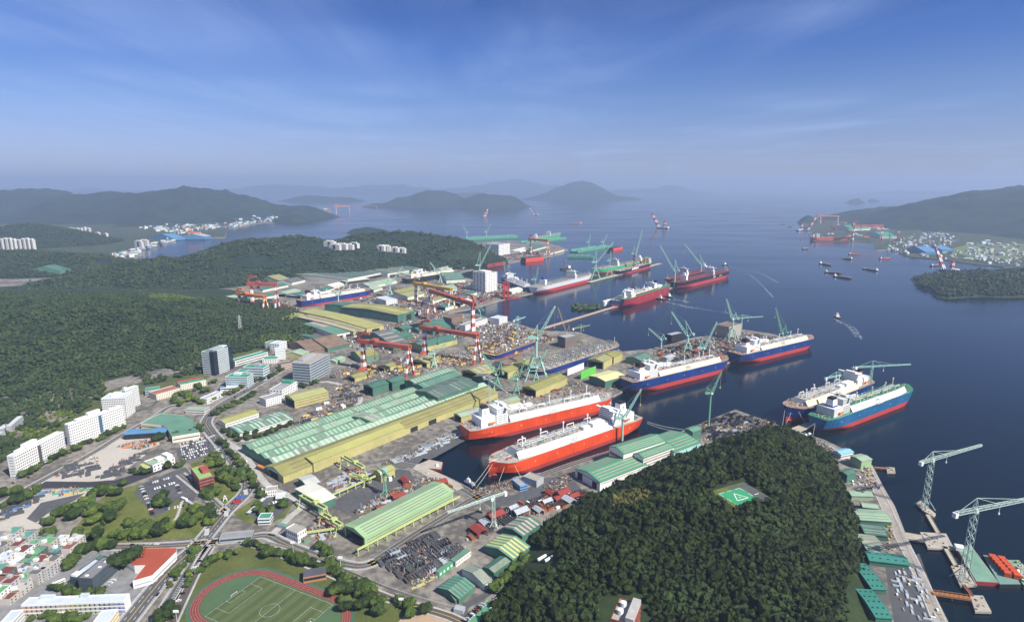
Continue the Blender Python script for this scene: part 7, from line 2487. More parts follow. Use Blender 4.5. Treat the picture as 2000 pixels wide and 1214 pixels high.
# mooring lines
ROPE = M('rope', (.55, .53, .48), .9)
def rope(label, a, za, b, zb, w=.35):
 p, q = G(*a, za), G(*b, zb)
 pts = [p.lerp(q, i / 8) - Vector((0, 0, 4 * (i / 8) * (1 - i / 8) * (p - q).length * .03)) for i in range(9)]
 m = MB().path([tuple(v - p) for v in pts], w)
 o = m.build('mooring_line', ROPE)
 o.location = p
 tag(o, label, 'mooring line', 'mooring lines')
for a, za, b, zb, l in (((957, 904), 20, (922, 950), 3, 'steep mooring line from the bow of the near red ship to the dock end'), ((962, 906), 20, (930, 952), 3, 'steep mooring line from the bow of the near red ship to the dock end'),
      ((985, 912), 20, (970, 950), 3, 'mooring line dropping from the near red bow to the rubble bank'), ((1005, 908), 20, (1022, 938), 3, 'mooring line from the near red bow to the quay hut'),
      ((1264, 823), 20, (1335, 838), 3, 'long mooring line from the near red stern to the quay corner'), ((1264, 826), 20, (1320, 842), 3, 'long mooring line from the near red stern to the quay corner'),
      ((910, 848), 18, (885, 852), 3, 'mooring line from the far red stern to the dockside'), ((1533, 800), 22, (1527, 838), 3, 'mooring line from the navy bow to the quay behind the hill'),
      ((1545, 805), 22, (1530, 840), 3, 'mooring line from the navy bow to the quay behind the hill'), ((1560, 803), 22, (1574, 830), 3, 'mooring line from the navy bow to the pale jetty'),
      ((1592, 828), 20, (1586, 858), 3, 'mooring line from the azure stern to the white tanks'), ((1592, 826), 20, (1555, 846), 3, 'mooring line from the azure stern to the pale jetty'),
      ((1232, 752), 20, (1205, 764), 3, 'mooring line from the channel carrier to the pier'), ((1445, 698), 20, (1425, 705), 3, 'mooring line from the pier tip carrier to the pier')):
 rope(l, a, za, b, zb)
# wakes
FOAM = bpy.data.materials.new('foam')
FOAM.use_nodes = True
nt = FOAM.node_tree
b_ = nt.nodes['Principled BSDF']
b_.inputs['Base Color'].default_value = (.75, .78, .8, 1)
b_.inputs['Roughness'].default_value = .9
geo = nd(nt, 'ShaderNodeNewGeometry')
nz = nd(nt, 'ShaderNodeTexNoise')
nz.inputs['Scale'].default_value = .12
nz.inputs['Detail'].default_value = 5
nt.links.new(geo.outputs['Position'], nz.inputs['Vector'])
mr = nd(nt, 'ShaderNodeMapRange')
for i, v in enumerate((.46, .72, 0, .55)):
 mr.inputs[i + 1].default_value = v
nt.links.new(nz.outputs[0], mr.inputs[0])
nt.links.new(mr.outputs[0], b_.inputs['Alpha'])
def wake(px, w0, w1):
 P = [G(x, y, 0) for x, y in px]
 b = MB()
 V = []
 n = len(P)
 for i, p in enumerate(P):
  d = (P[min(i + 1, n - 1)] - P[max(i - 1, 0)]).normalized()
  s = Vector((-d.y, d.x, 0)) * (w0 + (w1 - w0) * i / (n - 1)) / 2
  V += [p - s, p + s]
 b.add([(v.x, v.y, .06) for v in V], [(2 * i, 2 * i + 2, 2 * i + 3, 2 * i + 1) for i in range(n - 1)])
 o = b.build('wake_foam', FOAM)
 o['kind'] = 'stuff'
wake([(1299, 589), (1312, 592), (1326, 595), (1342, 599), (1362, 602)], 10, 22)
wake([(1313, 584), (1325, 586), (1338, 588), (1345, 591)], 9, 16)
wake([(1362, 602), (1390, 606), (1420, 611), (1460, 618)], 5, 10)
wake([(1631, 622), (1640, 628), (1656, 636), (1668, 647), (1676, 658)], 8, 16)
wake([(1641, 624), (1660, 634), (1674, 644), (1683, 662)], 3, 6)
wake([(1424, 520), (1455, 526), (1490, 535), (1520, 552)], 4, 10)
wake([(1424, 521), (1460, 533), (1480, 548), (1510, 580)], 3, 8)
# ------------------------------------------------------------------ yard stock: steel blocks, plates, pipes, sheds' clutter
def inpoly(P, x, y):
 ins = False
 for i in range(len(P)):
  a, b = P[i], P[i - 1]
  if (a.y > y) != (b.y > y) and x < (b.x - a.x) * (y - a.y) / (b.y - a.y) + a.x:
   ins = not ins
 return ins
STEEL = M('dark_mill_steel', (.085, .088, .095), .6, .3, .3)
STEELL = M('light_steel', (.40, .43, .46), .5, .2, .3)
RUST = M('rust_primer', (.27, .10, .055), .8, .2, .2)
MROOF = M('maroon_cover', (.26, .045, .035), .7, .12, .2)
OCHRE = M('ochre_block', (.52, .36, .09), .7, .15, .2)
BLUEB = M('blue_block', (.08, .20, .42), .6, .15, .2)
GRB = M('green_block', (.10, .32, .19), .6, .15, .2)
def p_frame():
 b = MB()
 for i in range(5):
  b.bx(-7 + i * 3.4, -4, 0, -6.5 + i * 3.4, 4, 3.2)
 for j in range(4):
  b.bx(-7, -4 + j * 2.5, 0, 7.1, -3.6 + j * 2.5, 2.4)
 b.bx(-7, -4, 0, 7.1, 4, .5)
 return b
def p_plate():
 b = MB()
 for i in range(4):
  b.bx(-8 + i * .4, -3 + i * .2, i * .5, 8 - i * .5, 3 - i * .15, i * .5 + .4)
 return b
def p_pipe():
 b = MB()
 for i, (y, z) in enumerate(((-1.8, .6), (-.6, .6), (.6, .6), (1.8, .6), (-1.2, 1.65), (0, 1.65), (1.2, 1.65))):
  b.cyl((-7 + i % 3, y, z), (7 - i % 2, y, z), .58, .58, 7)
 return b
def p_block():
 b = MB()
 b.taper((0, 0, 0), (13, 9), (12, 7), 1.2)
 for i in range(6):
  b.bx(-6 + i * 2.2, -3.6, 1.2, -5.6 + i * 2.2, 3.6, 4.5 + (i % 2) * 1.2)
 b.bx(-6, -3.7, 1.2, 6, -3.3, 5)
 return b
def p_crate():
 b = MB().bx(-3, -1.25, 0, 3, 1.25, 2.6)
 for i in range(9):
  b.bx(-2.9 + i * .7, -1.3, .1, -2.6 + i * .7, 1.3, 2.5)
 return b
def p_cover():
 b = MB()
 for x in (-5.5, 5.5):
  for y in (-3.5, 3.5):
   b.bx(x - .3, y - .3, 0, x + .3, y + .3, 4)
 b.add([(-6, -4.2, 4), (6, -4.2, 4), (6, 0, 6), (-6, 0, 6), (6, 4.2, 4), (-6, 4.2, 4)], [(0, 1, 2, 3), (3, 2, 4, 5)])
 return b
KIND = {'frame': (p_frame, 'steel_frame', 'steel frame'), 'plate': (p_plate, 'plate_stack', 'plate stack'), 'pipe': (p_pipe, 'pipe_bundle', 'pipe bundle'),
  'block': (p_block, 'hull_panel_block', 'hull block'), 'crate': (p_crate, 'freight_container', 'container'), 'cover': (p_cover, 'rolling_cover', 'rolling cover')}
PROTO, CNT = {}, {}
DUST = []
def stock(px, items, where, debris=0, ang=R(36)):
 """items: (kind, material, colour word, count, scale)"""
 P = [G(x, y) for x, y in px]
 x0, x1, y0, y1 = min(p.x for p in P), max(p.x for p in P), min(p.y for p in P), max(p.y for p in P)
 got = []
 for kind, mat, word, n, s in items:
  k = 0
  for _ in range(n * 30):
   if k >= n or CNT.get(kind, 0) >= 290:
    break
   x, y = rnd.uniform(x0, x1), rnd.uniform(y0, y1)
   if not inpoly(P, x, y) or any(abs(x - u) < 6.5 * s and abs(y - v) < 6.5 * s for u, v in got):
    continue
   got.append((x, y))
   key = (kind, mat.name)
   if key not in PROTO:
    PROTO[key] = KIND[kind][0]().build(KIND[kind][1], mat)
    o = PROTO[key]
   else:
    o = PROTO[key].copy()
    COL.objects.link(o)
   o.location = (x, y, 3.02)
   o.rotation_euler = (0, 0, ang + rnd.choice((0, 0, 0, math.pi / 2)) + rnd.uniform(-.06, .06))
   q = s * rnd.uniform(.75, 1.25)
   o.scale = (q, q * rnd.uniform(.8, 1.2), q)
   tag(o, word + ' ' + where, KIND[kind][2], word + ' ' + where)
   CNT[kind] = CNT.get(kind, 0) + 1
   k += 1
 for _ in range(debris * 5):
  x, y = rnd.uniform(x0, x1), rnd.uniform(y0, y1)
  if inpoly(P, x, y):
   DUST.append((x, y, rnd.randrange(8)))
st = stock
qa, qb = G(1853, 1214), G(1725, 949)
QANG = math.atan2((qb - qa).y, (qb - qa).x)
st([(738, 1098), (836, 1044), (908, 1070), (805, 1140)], [('frame', STEEL, 'dark steel frame', 34, 1.0), ('block', STEEL, 'dark ribbed hull panel', 14, .9), ('block', STEELL, 'light grey hull panel', 8, .9), ('cover', MROOF, 'maroon rolling cover', 3, 1.1)], 'in the steel yard beside the long light green shed', 300)
st([(805, 1140), (845, 1118), (860, 1122), (812, 1150)], [('pipe', YELLOW, 'yellow pipe bundle', 7, .6)], 'at the lower corner of the steel yard', 40)
st([(905, 1060), (965, 1000), (1060, 968), (1150, 962), (1100, 990), (1025, 1010), (985, 1022)], [('cover', MROOF, 'maroon rolling cover', 6, 1.5), ('cover', STEELL, 'grey rolling cover', 6, 1.4), ('frame', STEEL, 'dark steel frame', 36, .9), ('block', RUST, 'rust brown hull panel', 16, .8), ('crate', SHIPW, 'white site container', 9, .8)], 'in the yard below the outfitting hall', 420)
st([(690, 1000), (760, 958), (800, 938), (850, 930), (892, 955), (760, 1005), (720, 1022)], [('cover', MROOF, 'maroon rolling cover', 5, 1.4), ('pipe', STEELL, 'light pipe bundle', 8, .9), ('plate', STEEL, 'dark plate stack', 8, .8), ('crate', SHIPW, 'white site container', 5, .8), ('frame', RUST, 'rusty steel frame', 8, .8)], 'in the yard between the light green shed and the dock', 260)
st([(752, 905), (832, 868), (905, 838), (905, 848), (835, 884), (772, 904)], [('pipe', STEELL, 'light pipe bundle', 16, .8), ('frame', STEELL, 'pale steel frame', 16, .7), ('crate', YELLOW, 'yellow container', 5, .7), ('crate', GRB, 'green container', 5, .7)], 'on the dockside along the yellow panel shop', 200)
st([(1742, 1112), (1790, 1108), (1842, 1214), (1762, 1214)], [('crate', SHIPW, 'white container', 8, .6), ('plate', STEELL, 'silver plate stack', 20, .5), ('pipe', STEELL, 'silver pipe bundle', 16, .55), ('crate', OCHRE, 'ochre crate', 7, .5)], 'in the dark yard at the right bottom edge', 0, QANG)
st([(1372, 830), (1436, 804), (1520, 828), (1478, 842), (1400, 866), (1330, 852)], [('frame', STEEL, 'dark steel frame', 30, .9), ('block', STEEL, 'dark ribbed hull panel', 16, .9), ('plate', STEELL, 'light plate stack', 9, .8), ('crate', OCHRE, 'ochre crate', 6, .8)], 'on the quay corner beyond the outfitting hall', 320)
st([(1272, 690), (1310, 676), (1360, 664), (1440, 648), (1505, 656), (1545, 665), (1440, 698), (1410, 702), (1300, 720)], [('frame', STEEL, 'dark steel frame', 34, 1.0), ('block', RUST, 'rust brown hull panel', 26, 1.0), ('block', STEEL, 'dark ribbed hull panel', 12, 1.0), ('crate', OCHRE, 'ochre crate', 8, 1), ('cover', MROOF, 'maroon rolling cover', 3, 1.4), ('crate', SHIPW, 'white container', 8, 1)], 'on the middle pier', 520)
st([(1190, 760), (1232, 735), (1225, 715), (1270, 706), (1290, 712), (1236, 745), (1205, 768)], [('frame', STEEL, 'dark steel frame', 18, .8), ('crate', SHIPW, 'white container', 6, .8)], 'beside the wide pale yellow canopy', 160)
st([(640, 778), (655, 755), (690, 745), (722, 765), (690, 795), (600, 842), (560, 838)], [('frame', STEEL, 'dark steel frame', 22, .9), ('plate', STEEL, 'dark plate stack', 14, .9), ('block', SHIPW, 'white ribbed block', 5, .7), ('cover', OCHRE, 'ochre rolling cover', 4, .9)], 'in the yard between the yellow shed and the panel shop', 260)
st([(640, 735), (690, 710), (735, 715), (800, 705), (800, 728), (740, 742), (690, 745)], [('block', OCHRE, 'ochre hull panel', 9, .9), ('crate', SHIPW, 'white container', 10, .9), ('frame', STEEL, 'dark steel frame', 9, .9)], 'under the nearest goliath crane', 260)
st([(760, 700), (905, 690), (935, 700), (900, 718), (838, 735), (790, 728)], [('block', OCHRE, 'ochre hull panel', 14, .9), ('frame', OCHRE, 'yellow scaffold frame', 12, .9), ('plate', STEEL, 'dark plate stack', 9, .9)], 'at the head of the dry dock', 320)
st([(905, 680), (1000, 650), (1062, 652), (1085, 662), (1010, 690), (940, 702)], [('frame', RUST, 'rusty steel frame', 18, 1.1), ('block', OCHRE, 'ochre hull panel', 16, 1.1), ('crate', SHIPW, 'white container', 10, 1)], 'along the dry dock edge', 520)
st([(930, 790), (1010, 770), (1110, 745), (1190, 750), (1185, 770), (1015, 800), (960, 812)], [('crate', OCHRE, 'ochre crate', 9, .8), ('frame', RUST, 'rusty steel frame', 10, .8), ('crate', GRB, 'green container', 6, .8)], 'behind the far red ship', 260)
st([(600, 566), (665, 552), (760, 562), (850, 560), (880, 552), (905, 590), (850, 618), (770, 612), (690, 585), (600, 600)], [('frame', STEEL, 'dark steel frame', 40, 1.1), ('block', RUST, 'rust brown hull panel', 36, 1.1), ('block', STEEL, 'dark ribbed hull panel', 20, 1.1), ('crate', SHIPW, 'white container', 24, 1.1), ('crate', OCHRE, 'ochre crate', 16, 1.1), ('crate', BLUEB, 'blue container', 12, 1)], 'in the northern block yard', 1000)
st([(880, 606), (985, 580), (1050, 566), (975, 556), (900, 548), (870, 575)], [('frame', STEEL, 'dark steel frame', 24, 1.1), ('block', RUST, 'rust brown hull panel', 22, 1.1), ('block', STEEL, 'dark ribbed hull panel', 14, 1.1), ('crate', SHIPW, 'white container', 12, 1.1), ('block', MROOF, 'maroon hull panel', 6, 1.2)], 'on the second pier', 620)
st([(850, 515), (940, 505), (1010, 495), (1060, 492), (1090, 490), (1080, 497), (1020, 506), (950, 518), (890, 530)], [('frame', STEEL, 'dark steel frame', 18, 1.3), ('block', RUST, 'rust brown hull panel', 16, 1.3), ('crate', SHIPW, 'white container', 14, 1.3), ('block', STEEL, 'dark ribbed hull panel', 12, 1.3)], 'on the repair quay of the north basin', 620)
st([(425, 608), (440, 588), (560, 588), (585, 605), (520, 620), (455, 620)], [('block', MROOF, 'maroon hull panel', 14, 1), ('crate', SHIPW, 'white container', 12, 1), ('frame', STEEL, 'dark steel frame', 12, 1), ('crate', BLUEB, 'blue container', 6, 1)], 'at the feet of the twin ridge cranes', 260)
st([(650, 668), (730, 640), (830, 620), (905, 618), (910, 660), (800, 690), (720, 690)], [('block', STEELL, 'light grey hull panel', 14, 1), ('crate', SHIPW, 'white container', 14, 1), ('plate', STEEL, 'dark plate stack', 14, 1), ('block', RUST, 'rust brown hull panel', 8, 1)], 'between the dark green sheds and the basin', 420)
st([(905, 640), (960, 625), (1035, 642), (1000, 650), (930, 668)], [('crate', SHIPW, 'white container', 22, 1), ('crate', STEELL, 'grey container', 12, 1), ('block', RUST, 'rust brown hull panel', 6, 1)], 'on the quay beside the white office', 240)
st([(645, 940), (690, 915), (722, 925), (680, 955), (655, 960)], [('plate', STEELL, 'pale blue plate stack', 22, .8), ('plate', RUST, 'rusty plate stack', 12, .8)], 'in rows under the lime portal cranes', 60)
st([(600, 1030), (640, 1008), (660, 1030), (650, 1050), (620, 1055)], [('plate', STEELL, 'pale blue plate stack', 8, .8), ('plate', RUST, 'rusty plate stack', 6, .8)], 'in the walled corner beside the white cube office', 50)
st([(98, 935), (135, 912), (150, 892), (190, 890), (195, 915), (150, 935)], [('plate', STEEL, 'dark slab rack', 12, 1.0)], 'on the pale storage yard, dormitory side', 20)
st([(192, 932), (240, 895), (280, 885), (262, 905), (225, 932)], [('plate', STEEL, 'dark slab rack', 12, 1.0)], 'on the pale storage yard, park side', 20)
st([(230, 872), (262, 862), (300, 860), (305, 868), (270, 878)], [('frame', RUST, 'rusty steel frame', 9, .7), ('pipe', CORG, 'orange pipe bundle', 9, .7)], 'on the white gravel of the storage yard', 60)
st([(-20, 1010), (20, 985), (75, 968), (82, 975), (40, 1000), (5, 1020)], [('plate', STEEL, 'dark slab rack', 12, 1.0), ('crate', BLUEB, 'blue container', 5, .9)], 'on the lower storage yard', 20)
st([(82, 962), (125, 955), (170, 953), (160, 963), (120, 968)], [('pipe', GRB, 'green pipe bundle', 5, .7), ('pipe', BLUEB, 'blue pipe bundle', 5, .7), ('pipe', OCHRE, 'ochre pipe bundle', 4, .7)], 'along the dark road of the lower storage yard', 20)
st([(1662, 925), (1690, 905), (1700, 912), (1722, 955), (1708, 958), (1668, 955)], [('frame', RUST, 'rusty steel frame', 8, .7), ('crate', OCHRE, 'ochre crate', 6, .7), ('crate', SHIPW, 'white container', 8, .7)], 'on the upper right quay', 50, QANG)
st([(1735, 1005), (1742, 1030), (1750, 1075), (1735, 1078), (1732, 1045)], [('frame', STEEL, 'dark steel frame', 8, .6), ('crate', OCHRE, 'ochre crate', 6, .6)], 'beside the grey roofed quay workshop', 40, QANG)
st([(1590, 864), (1640, 900), (1650, 892), (1600, 860)], [('frame', STEEL, 'dark steel frame', 6, .7)], 'on the quay behind the wooded hill', 40)
st([(920, 960), (1000, 940), (1010, 948), (960, 962)], [], '', 700)
st([(1060, 950), (1105, 925), (1118, 935), (1090, 965), (1060, 972)], [('block', RUST, 'rust brown hull panel', 6, .7), ('frame', STEEL, 'dark steel frame', 8, .7)], 'beside the blue hut below the near red bow', 80)
dm = [STEEL, STEELL, RUST, STEEL, M('dull_ochre', (.30, .22, .10), .8), BRD, DGREY, CONC]
b = MB()
for x, y, k in DUST:
 q = rnd.random()
 f = 1 if y < 1300 else (1.9 if y < 3500 else 4.5)
 if q < .6:
  b.rbx((x, y, 3.0), (rnd.uniform(.8, 4.5) * f, rnd.uniform(.6, 2.2) * f, rnd.uniform(.4, 2.4) * f), R(36) + rnd.choice((0, 1.57)), k)
 elif q < .85:
  b.rbx((x, y, 3.0), (rnd.uniform(5, 13), rnd.uniform(.3, .8), rnd.uniform(.3, .8)), R(36) + rnd.choice((0, 1.57)) + rnd.uniform(-.2, .2), k)
 else:
  b.rbx((x, y, 3.0), (.5, .5, rnd.uniform(2, 7)), 0, k)
b.build('yard_debris', dm)['kind'] = 'stuff'
# ------------------------------------------------------------------ cars, buses, lorries
CG = M('car_glass', (.02, .025, .03), .1, .1)
TYRE = M('tyre', (.015, .015, .015), .8)
def make_car(mat, L=4.6, W=1.9, h=.8, top=1.5):
 b = MB().taper((0, 0, .3), (L, W), (L * .96, W * .92), h - .3 + .1)
 b.taper((-L * .05, 0, h + .09), (L * .62, W * .9), (L * .42, W * .74), top - h - .09)
 o = b.build('car', mat)
 MB().taper((-L * .05, 0, h + .2), (L * .60, W * .93), (L * .47, W * .80), .38).build('window', CG, o)
 w = MB()
 for x in (-L * .3, L * .3):
  w.cyl((x, -W * .5, .33), (x, W * .5, .33), .33, .33, 8)
 w.build('wheels', TYRE, o)
 return o
CARS = {}
for n_, c_ in (('white', (.75, .75, .74)), ('black', (.015, .015, .018)), ('silver', (.45, .46, .48)), ('dark red', (.25, .02, .02)), ('blue', (.03, .08, .25))):
 CARS[n_] = make_car(M('car_' + n_.replace(' ', '_'), c_, .25, .04, spec=.6))
cused = set()
NCAR = [0]
def car(p, rz, word, z=3.16):
 if NCAR[0] >= 290:
  return
 NCAR[0] += 1
 k = rnd.choices(('white', 'black', 'silver', 'dark red', 'blue'), (9, 6, 4, 1, 1))[0]
 o = CARS[k]
 if k in cused:
  o = copy_tree(o)
 cused.add(k)
 o.location = (p.x, p.y, z)
 o.rotation_euler = (0, 0, rz)
 o.scale = (1.12,) * 3
 tag(o, k + ' car ' + word, 'car', k + ' cars ' + word)
def car_row(a, b, n, word, across=True, z=3.16, skip=.12):
 p, q = G(*a, z), G(*b, z)
 d = q - p
 an = math.atan2(d.y, d.x) + (math.pi / 2 if across else 0)
 for i in range(n):
  if rnd.random() > skip:
   car(p.lerp(q, (i + .5) / n), an + rnd.uniform(-.05, .05), word, z)
for i in range(7):
 f = i / 6
 car_row((350 + 6 * f, 868 + 30 * f), (398 + 22 * f, 855 + 27 * f), 15, 'in the crowded car park behind the brick office', skip=.1)
car_row((275, 949), (287, 975), 11, 'in the long row at the edge of the park lawn')
car_row((290, 980), (298, 1006), 8, 'in the lower row at the edge of the park lawn')
car_row((288, 945), (335, 932), 11, 'in the tree lined park car park')
car_row((300, 955), (342, 942), 9, 'in the tree lined park car park')
car_row((322, 995), (372, 984), 9, 'at the lower end of the park car park')
car_row((345, 945), (352, 965), 4, 'beside the lane to the brick office')
car_row((522, 985), (545, 978), 5, 'in the bus yard')
for a, b_, n in (((912, 1210), (950, 1174), 9), ((984, 1170), (1022, 1180), 9), ((968, 1180), (948, 1206), 7), ((992, 1186), (972, 1214), 7)):
 car_row(a, b_, n, 'on the green car park deck', z=8.1)
car_row((470, 880), (520, 970), 10, 'parked along the avenue under the street trees', False, skip=.3)
car_row((395, 850), (445, 900), 5, 'driving on the avenue bend', False, skip=.3)
car_row((300, 1170), (370, 1085), 5, 'driving on the boulevard', False, skip=.3)
car_row((345, 1180), (392, 1090), 7, 'in the striped parking rows by the boulevard')
car_row((250, 1064), (330, 1062), 5, 'waiting on the cross road', False, skip=.3)
car_row((455, 778), (490, 758), 4, 'driving on the avenue beside the offices', False, skip=.2)
car_row((20, 945), (60, 930), 4, 'below the white dormitory', skip=.2)
car_row((200, 1150), (225, 1130), 4, 'on the forecourt of the dark office', skip=.3)
car_row((1033, 1100), (1062, 1085), 5, 'in the small yard on the hill foot')
def bus(label, p, rz, mat, m2, L=11):
 t = thing('bus', label, 'bus', p, rz)
 MB().bx(-L / 2, -1.3, .5, L / 2, 1.3, 3.1).build('body', mat, t)
 MB().bx(-L / 2 + .4, -1.34, 1.6, L / 2 - .4, 1.34, 2.5).build('window', CG, t)
 MB().bx(-L / 2 + .1, -1.25, 3.1, L / 2 - .1, 1.25, 3.3).build('roof', m2, t)
 w = MB()
 for x in (-L * .3, L * .3):
  w.cyl((x, -1.3, .5), (x, 1.3, .5), .5, .5, 8)
 w.build('wheels', TYRE, t)
bus('blue bus on the avenue above the crossroads', G(469, 974, 3.16), R(52), BLUEB, M('bus_blue', (.02, .10, .55), .4))
bus('red bus following the blue bus on the avenue', G(463, 981, 3.16), R(52), REDP, M('bus_red', (.5, .02, .02), .4))
bus('white bus in front of the red brick office', G(360, 976, 3.16), R(-30), SHIPW, SHIPW)
bus('grey bus on the avenue bend beside the dark bank', G(432, 802, 3.16), R(35), STEELL, STEELL)
bus('white coach behind the dark grey office', G(115, 1139, 3.16), R(50), SHIPW, SHIPW)
for x, y, l in ((1058, 1092, 'silver tanker trailer in the small yard on the hill foot, left of two'), (1072, 1094, 'silver tanker trailer in the small yard on the hill foot, right of two')):
 t = thing('tank_trailer', l, 'trailer', G(x, y, H1(np.array([G(x, y).x]), np.array([G(x, y).y]))[0] + 1), R(42))
 MB().cyl((-6, 0, 2.4), (6, 0, 2.4), 1.5, 1.5, 12).build('tank', SHIPW, t)
 MB().bx(-6, -1.2, .5, 6, 1.2, 1).build('chassis', STEEL, t)
# ------------------------------------------------------------------ town houses at the lower left
HR = {'bright green': MATS['lime_roof'] if False else M('terrace_green', (.13, .31, .15), .8, .15), 'grey blue': ROOFW, 'dark red': M('brown_red_roof', (.17, .055, .045), .8), 'teal': M('terrace_teal', (.10, .27, .22), .8, .12), 'pale grey': CONC, 'dark grey': DGREY, 'rust red': M('rust_roof', (.24, .09, .06), .8)}
HWALL = [WWALL, M('beige_tile', (.48, .44, .38), .8), M('grey_tile', (.42, .41, .40), .8), CONC, M('pale_tile', (.55, .52, .50), .7), DGREY]
up, uq = G(64, 1162), G(123, 1114)
UA = math.atan2((uq - up).y, (uq - up).x)
HL = [(12, 1058, 'grey blue'), (30, 1048, 'teal'), (55, 1052, 'teal'), (92, 1058, 'bright green'), (122, 1060, 'grey blue'), (150, 1064, 'grey blue'), (22, 1068, 'pale grey'), (40, 1078, 'dark red'), (65, 1075, 'bright green'), (100, 1074, 'bright green'),
   (128, 1078, 'dark red'), (10, 1080, 'dark grey'), (20, 1093, 'teal'), (50, 1090, 'dark red'), (75, 1090, 'bright green'), (112, 1092, 'teal'), (140, 1084, 'rust red'), (10, 1106, 'grey blue'), (33, 1106, 'grey blue'), (60, 1106, 'bright green'),
   (85, 1105, 'dark red'), (104, 1106, 'dark grey'), (5, 1122, 'teal'), (28, 1120, 'pale grey'), (48, 1120, 'grey blue'), (72, 1122, 'teal'), (92, 1124, 'pale grey'), (14, 1136, 'dark red'), (36, 1136, 'rust red'), (56, 1138, 'bright green'),
   (76, 1134, 'dark grey'), (5, 1150, 'rust red'), (24, 1152, 'dark red'), (42, 1156, 'pale grey'), (2, 1172, 'bright green'), (20, 1172, 'dark red'), (-18, 1075, 'grey blue'), (-20, 1100, 'teal'), (-18, 1130, 'pale grey'), (-16, 1160, 'dark grey')]
ORD = ['top', 'second', 'third', 'fourth', 'fifth', 'sixth', 'seventh', 'eighth']
seen_h = {}
for i, (x, y, rk) in enumerate(HL):
 p = G(x, y)
 w_, d_, st_ = rnd.uniform(12, 16), rnd.uniform(10.5, 13.5), rnd.choice((2, 3, 3, 4))
 h = st_ * 3
 row = min(7, int((y - 1045) / 18))
 seen_h[rk] = seen_h.get(rk, 0) + 1
 t = thing('town_house', '%s roofed house of %d storeys, %s %s roof counted down the housing quarter' % (rk, st_, {1: 'first', 2: 'second', 3: 'third', 4: 'fourth', 5: 'fifth', 6: 'sixth', 7: 'seventh', 8: 'eighth'}.get(seen_h[rk], 'last'), rk), 'house', p, UA + rnd.choice((0, 0, .05)), 'houses of the town quarter')
 wm = rnd.choice(HWALL)
 b = MB().bx(-w_ / 2, -d_ / 2, 0, w_ / 2, d_ / 2, h)
 b.build('wall', wm, t)
 MB().bx(-w_ / 2 + .25, -d_ / 2 + .25, h, w_ / 2 - .25, d_ / 2 - .25, h + .06).build('roof', HR[rk], t)
 b = MB()
 for a in ((-w_ / 2, -d_ / 2, w_ / 2, -d_ / 2 + .25), (-w_ / 2, d_ / 2 - .25, w_ / 2, d_ / 2), (-w_ / 2, -d_ / 2 + .25, -w_ / 2 + .25, d_ / 2 - .25), (w_ / 2 - .25, -d_ / 2 + .25, w_ / 2, d_ / 2 - .25)):
  b.bx(a[0], a[1], h - .003, a[2], a[3], h + .8)
 b.build('parapet', wm, t)
 sx = rnd.choice((-1, 1)) * w_ * .25
 MB().bx(sx - 1.8, d_ * .1, h + .05, sx + 1.8, d_ * .42, h + 2.7).build('stair_house', rnd.choice((WWALL, wm)), t)
 if rnd.random() < .5:
  MB().cyl((-sx, -d_ * .2, h + .05), (-sx, -d_ * .2, h + 1.5), .9, .9, 10).build('water_tank', rnd.choice((BLUEB, OCHRE)), t)
 for s in range(st_):
  for c in range(3):
   ob = bpy.data.objects.new('window', win_mesh(1.6, 1.3, GLASS, 's'))
   COL.objects.link(ob)
   ob.parent = t
   ob.location = (-w_ / 2 + (c + .5) * w_ / 3, -d_ / 2, (s + .55) * 3)
  ob = bpy.data.objects.new('window', win_mesh(1.6, 1.3, GLASS, 'b'))
  COL.objects.link(ob)
  ob.parent = t
  ob.location = (w_ / 2, 0, (s + .55) * 3)
# ------------------------------------------------------------------ towns and towers farther off
def far_towers(spots, h, label, group, w=34, Yd=None):
 src = None
 for i, (x, y) in enumerate(spots):
  p = (hit(x, y, HILLS['ridge'][0], 1900, 3600) if 'ridge' in label and 'left edge' not in label else None) or G(x, y)
  if Yd:
   p = AT(x, y, Yd)
   h = p.z - 3 if src is None else h
   p.z = 3
  p.z -= .5
  if src is None:
   src = thing('apartment_block', label, 'apartment block', p, R(-20), group)
   MB().bx(-w / 2, -8, 0, w / 2, 8, h).build('wall', M('far_wall', (.56, .55, .52), .8, .1), src)
   MB().bx(-w * .12, -8.4, 4, w * .12, -7.9, h - 2).build('dark_balcony_strip', GW, src)  # dark strip standing proud of the wall, nothing cut in
   MB().bx(-w * .3, -4, h, w * .3, 4, h + 5).build('stair_house', WWALL, src)
  else:
   again(src, p, R(-20) + rnd.uniform(-.3, .3), s=(1, 1, rnd.uniform(.88, 1.08)))
far_towers([(104, 443), (119, 445)], 62, 'white apartment slab leftmost on the slope below the far mountain', 'apartment slabs on the far slope', 30, 5000)
far_towers([(137 + i * 7.2, 445 + i * .8) for i in range(6)], 85, 'white tower in the dense row of apartment towers below the far mountain', 'apartment towers in the dense row', 34, 4900)
far_towers([(191, 454), (207, 457)], 85, 'white apartment tower standing apart at the right of the dense row', 'apartment towers standing apart', 34, 4400)
far_towers([(2 + i * 8.6, 467 + i * .3) for i in range(8)], 62, 'white apartment block in the row at the left edge, behind the wooded ridge', 'apartment blocks at the left edge', 34, 3620)
far_towers([(273, 486), (283, 484)], 50, 'cream apartment block at the head of the left bay', 'apartment blocks at the bay head', 60)
far_towers([(645, 482), (655, 488), (668, 487), (680, 487), (692, 484)], 26, 'white housing block in the clearing of the wooded ridge', 'housing blocks in the ridge clearing', 60)
far_towers([(745, 490), (755, 491), (772, 493), (785, 494)], 26, 'white housing block on the ridge above the north hall', 'housing blocks above the north hall', 40)
FSP = []
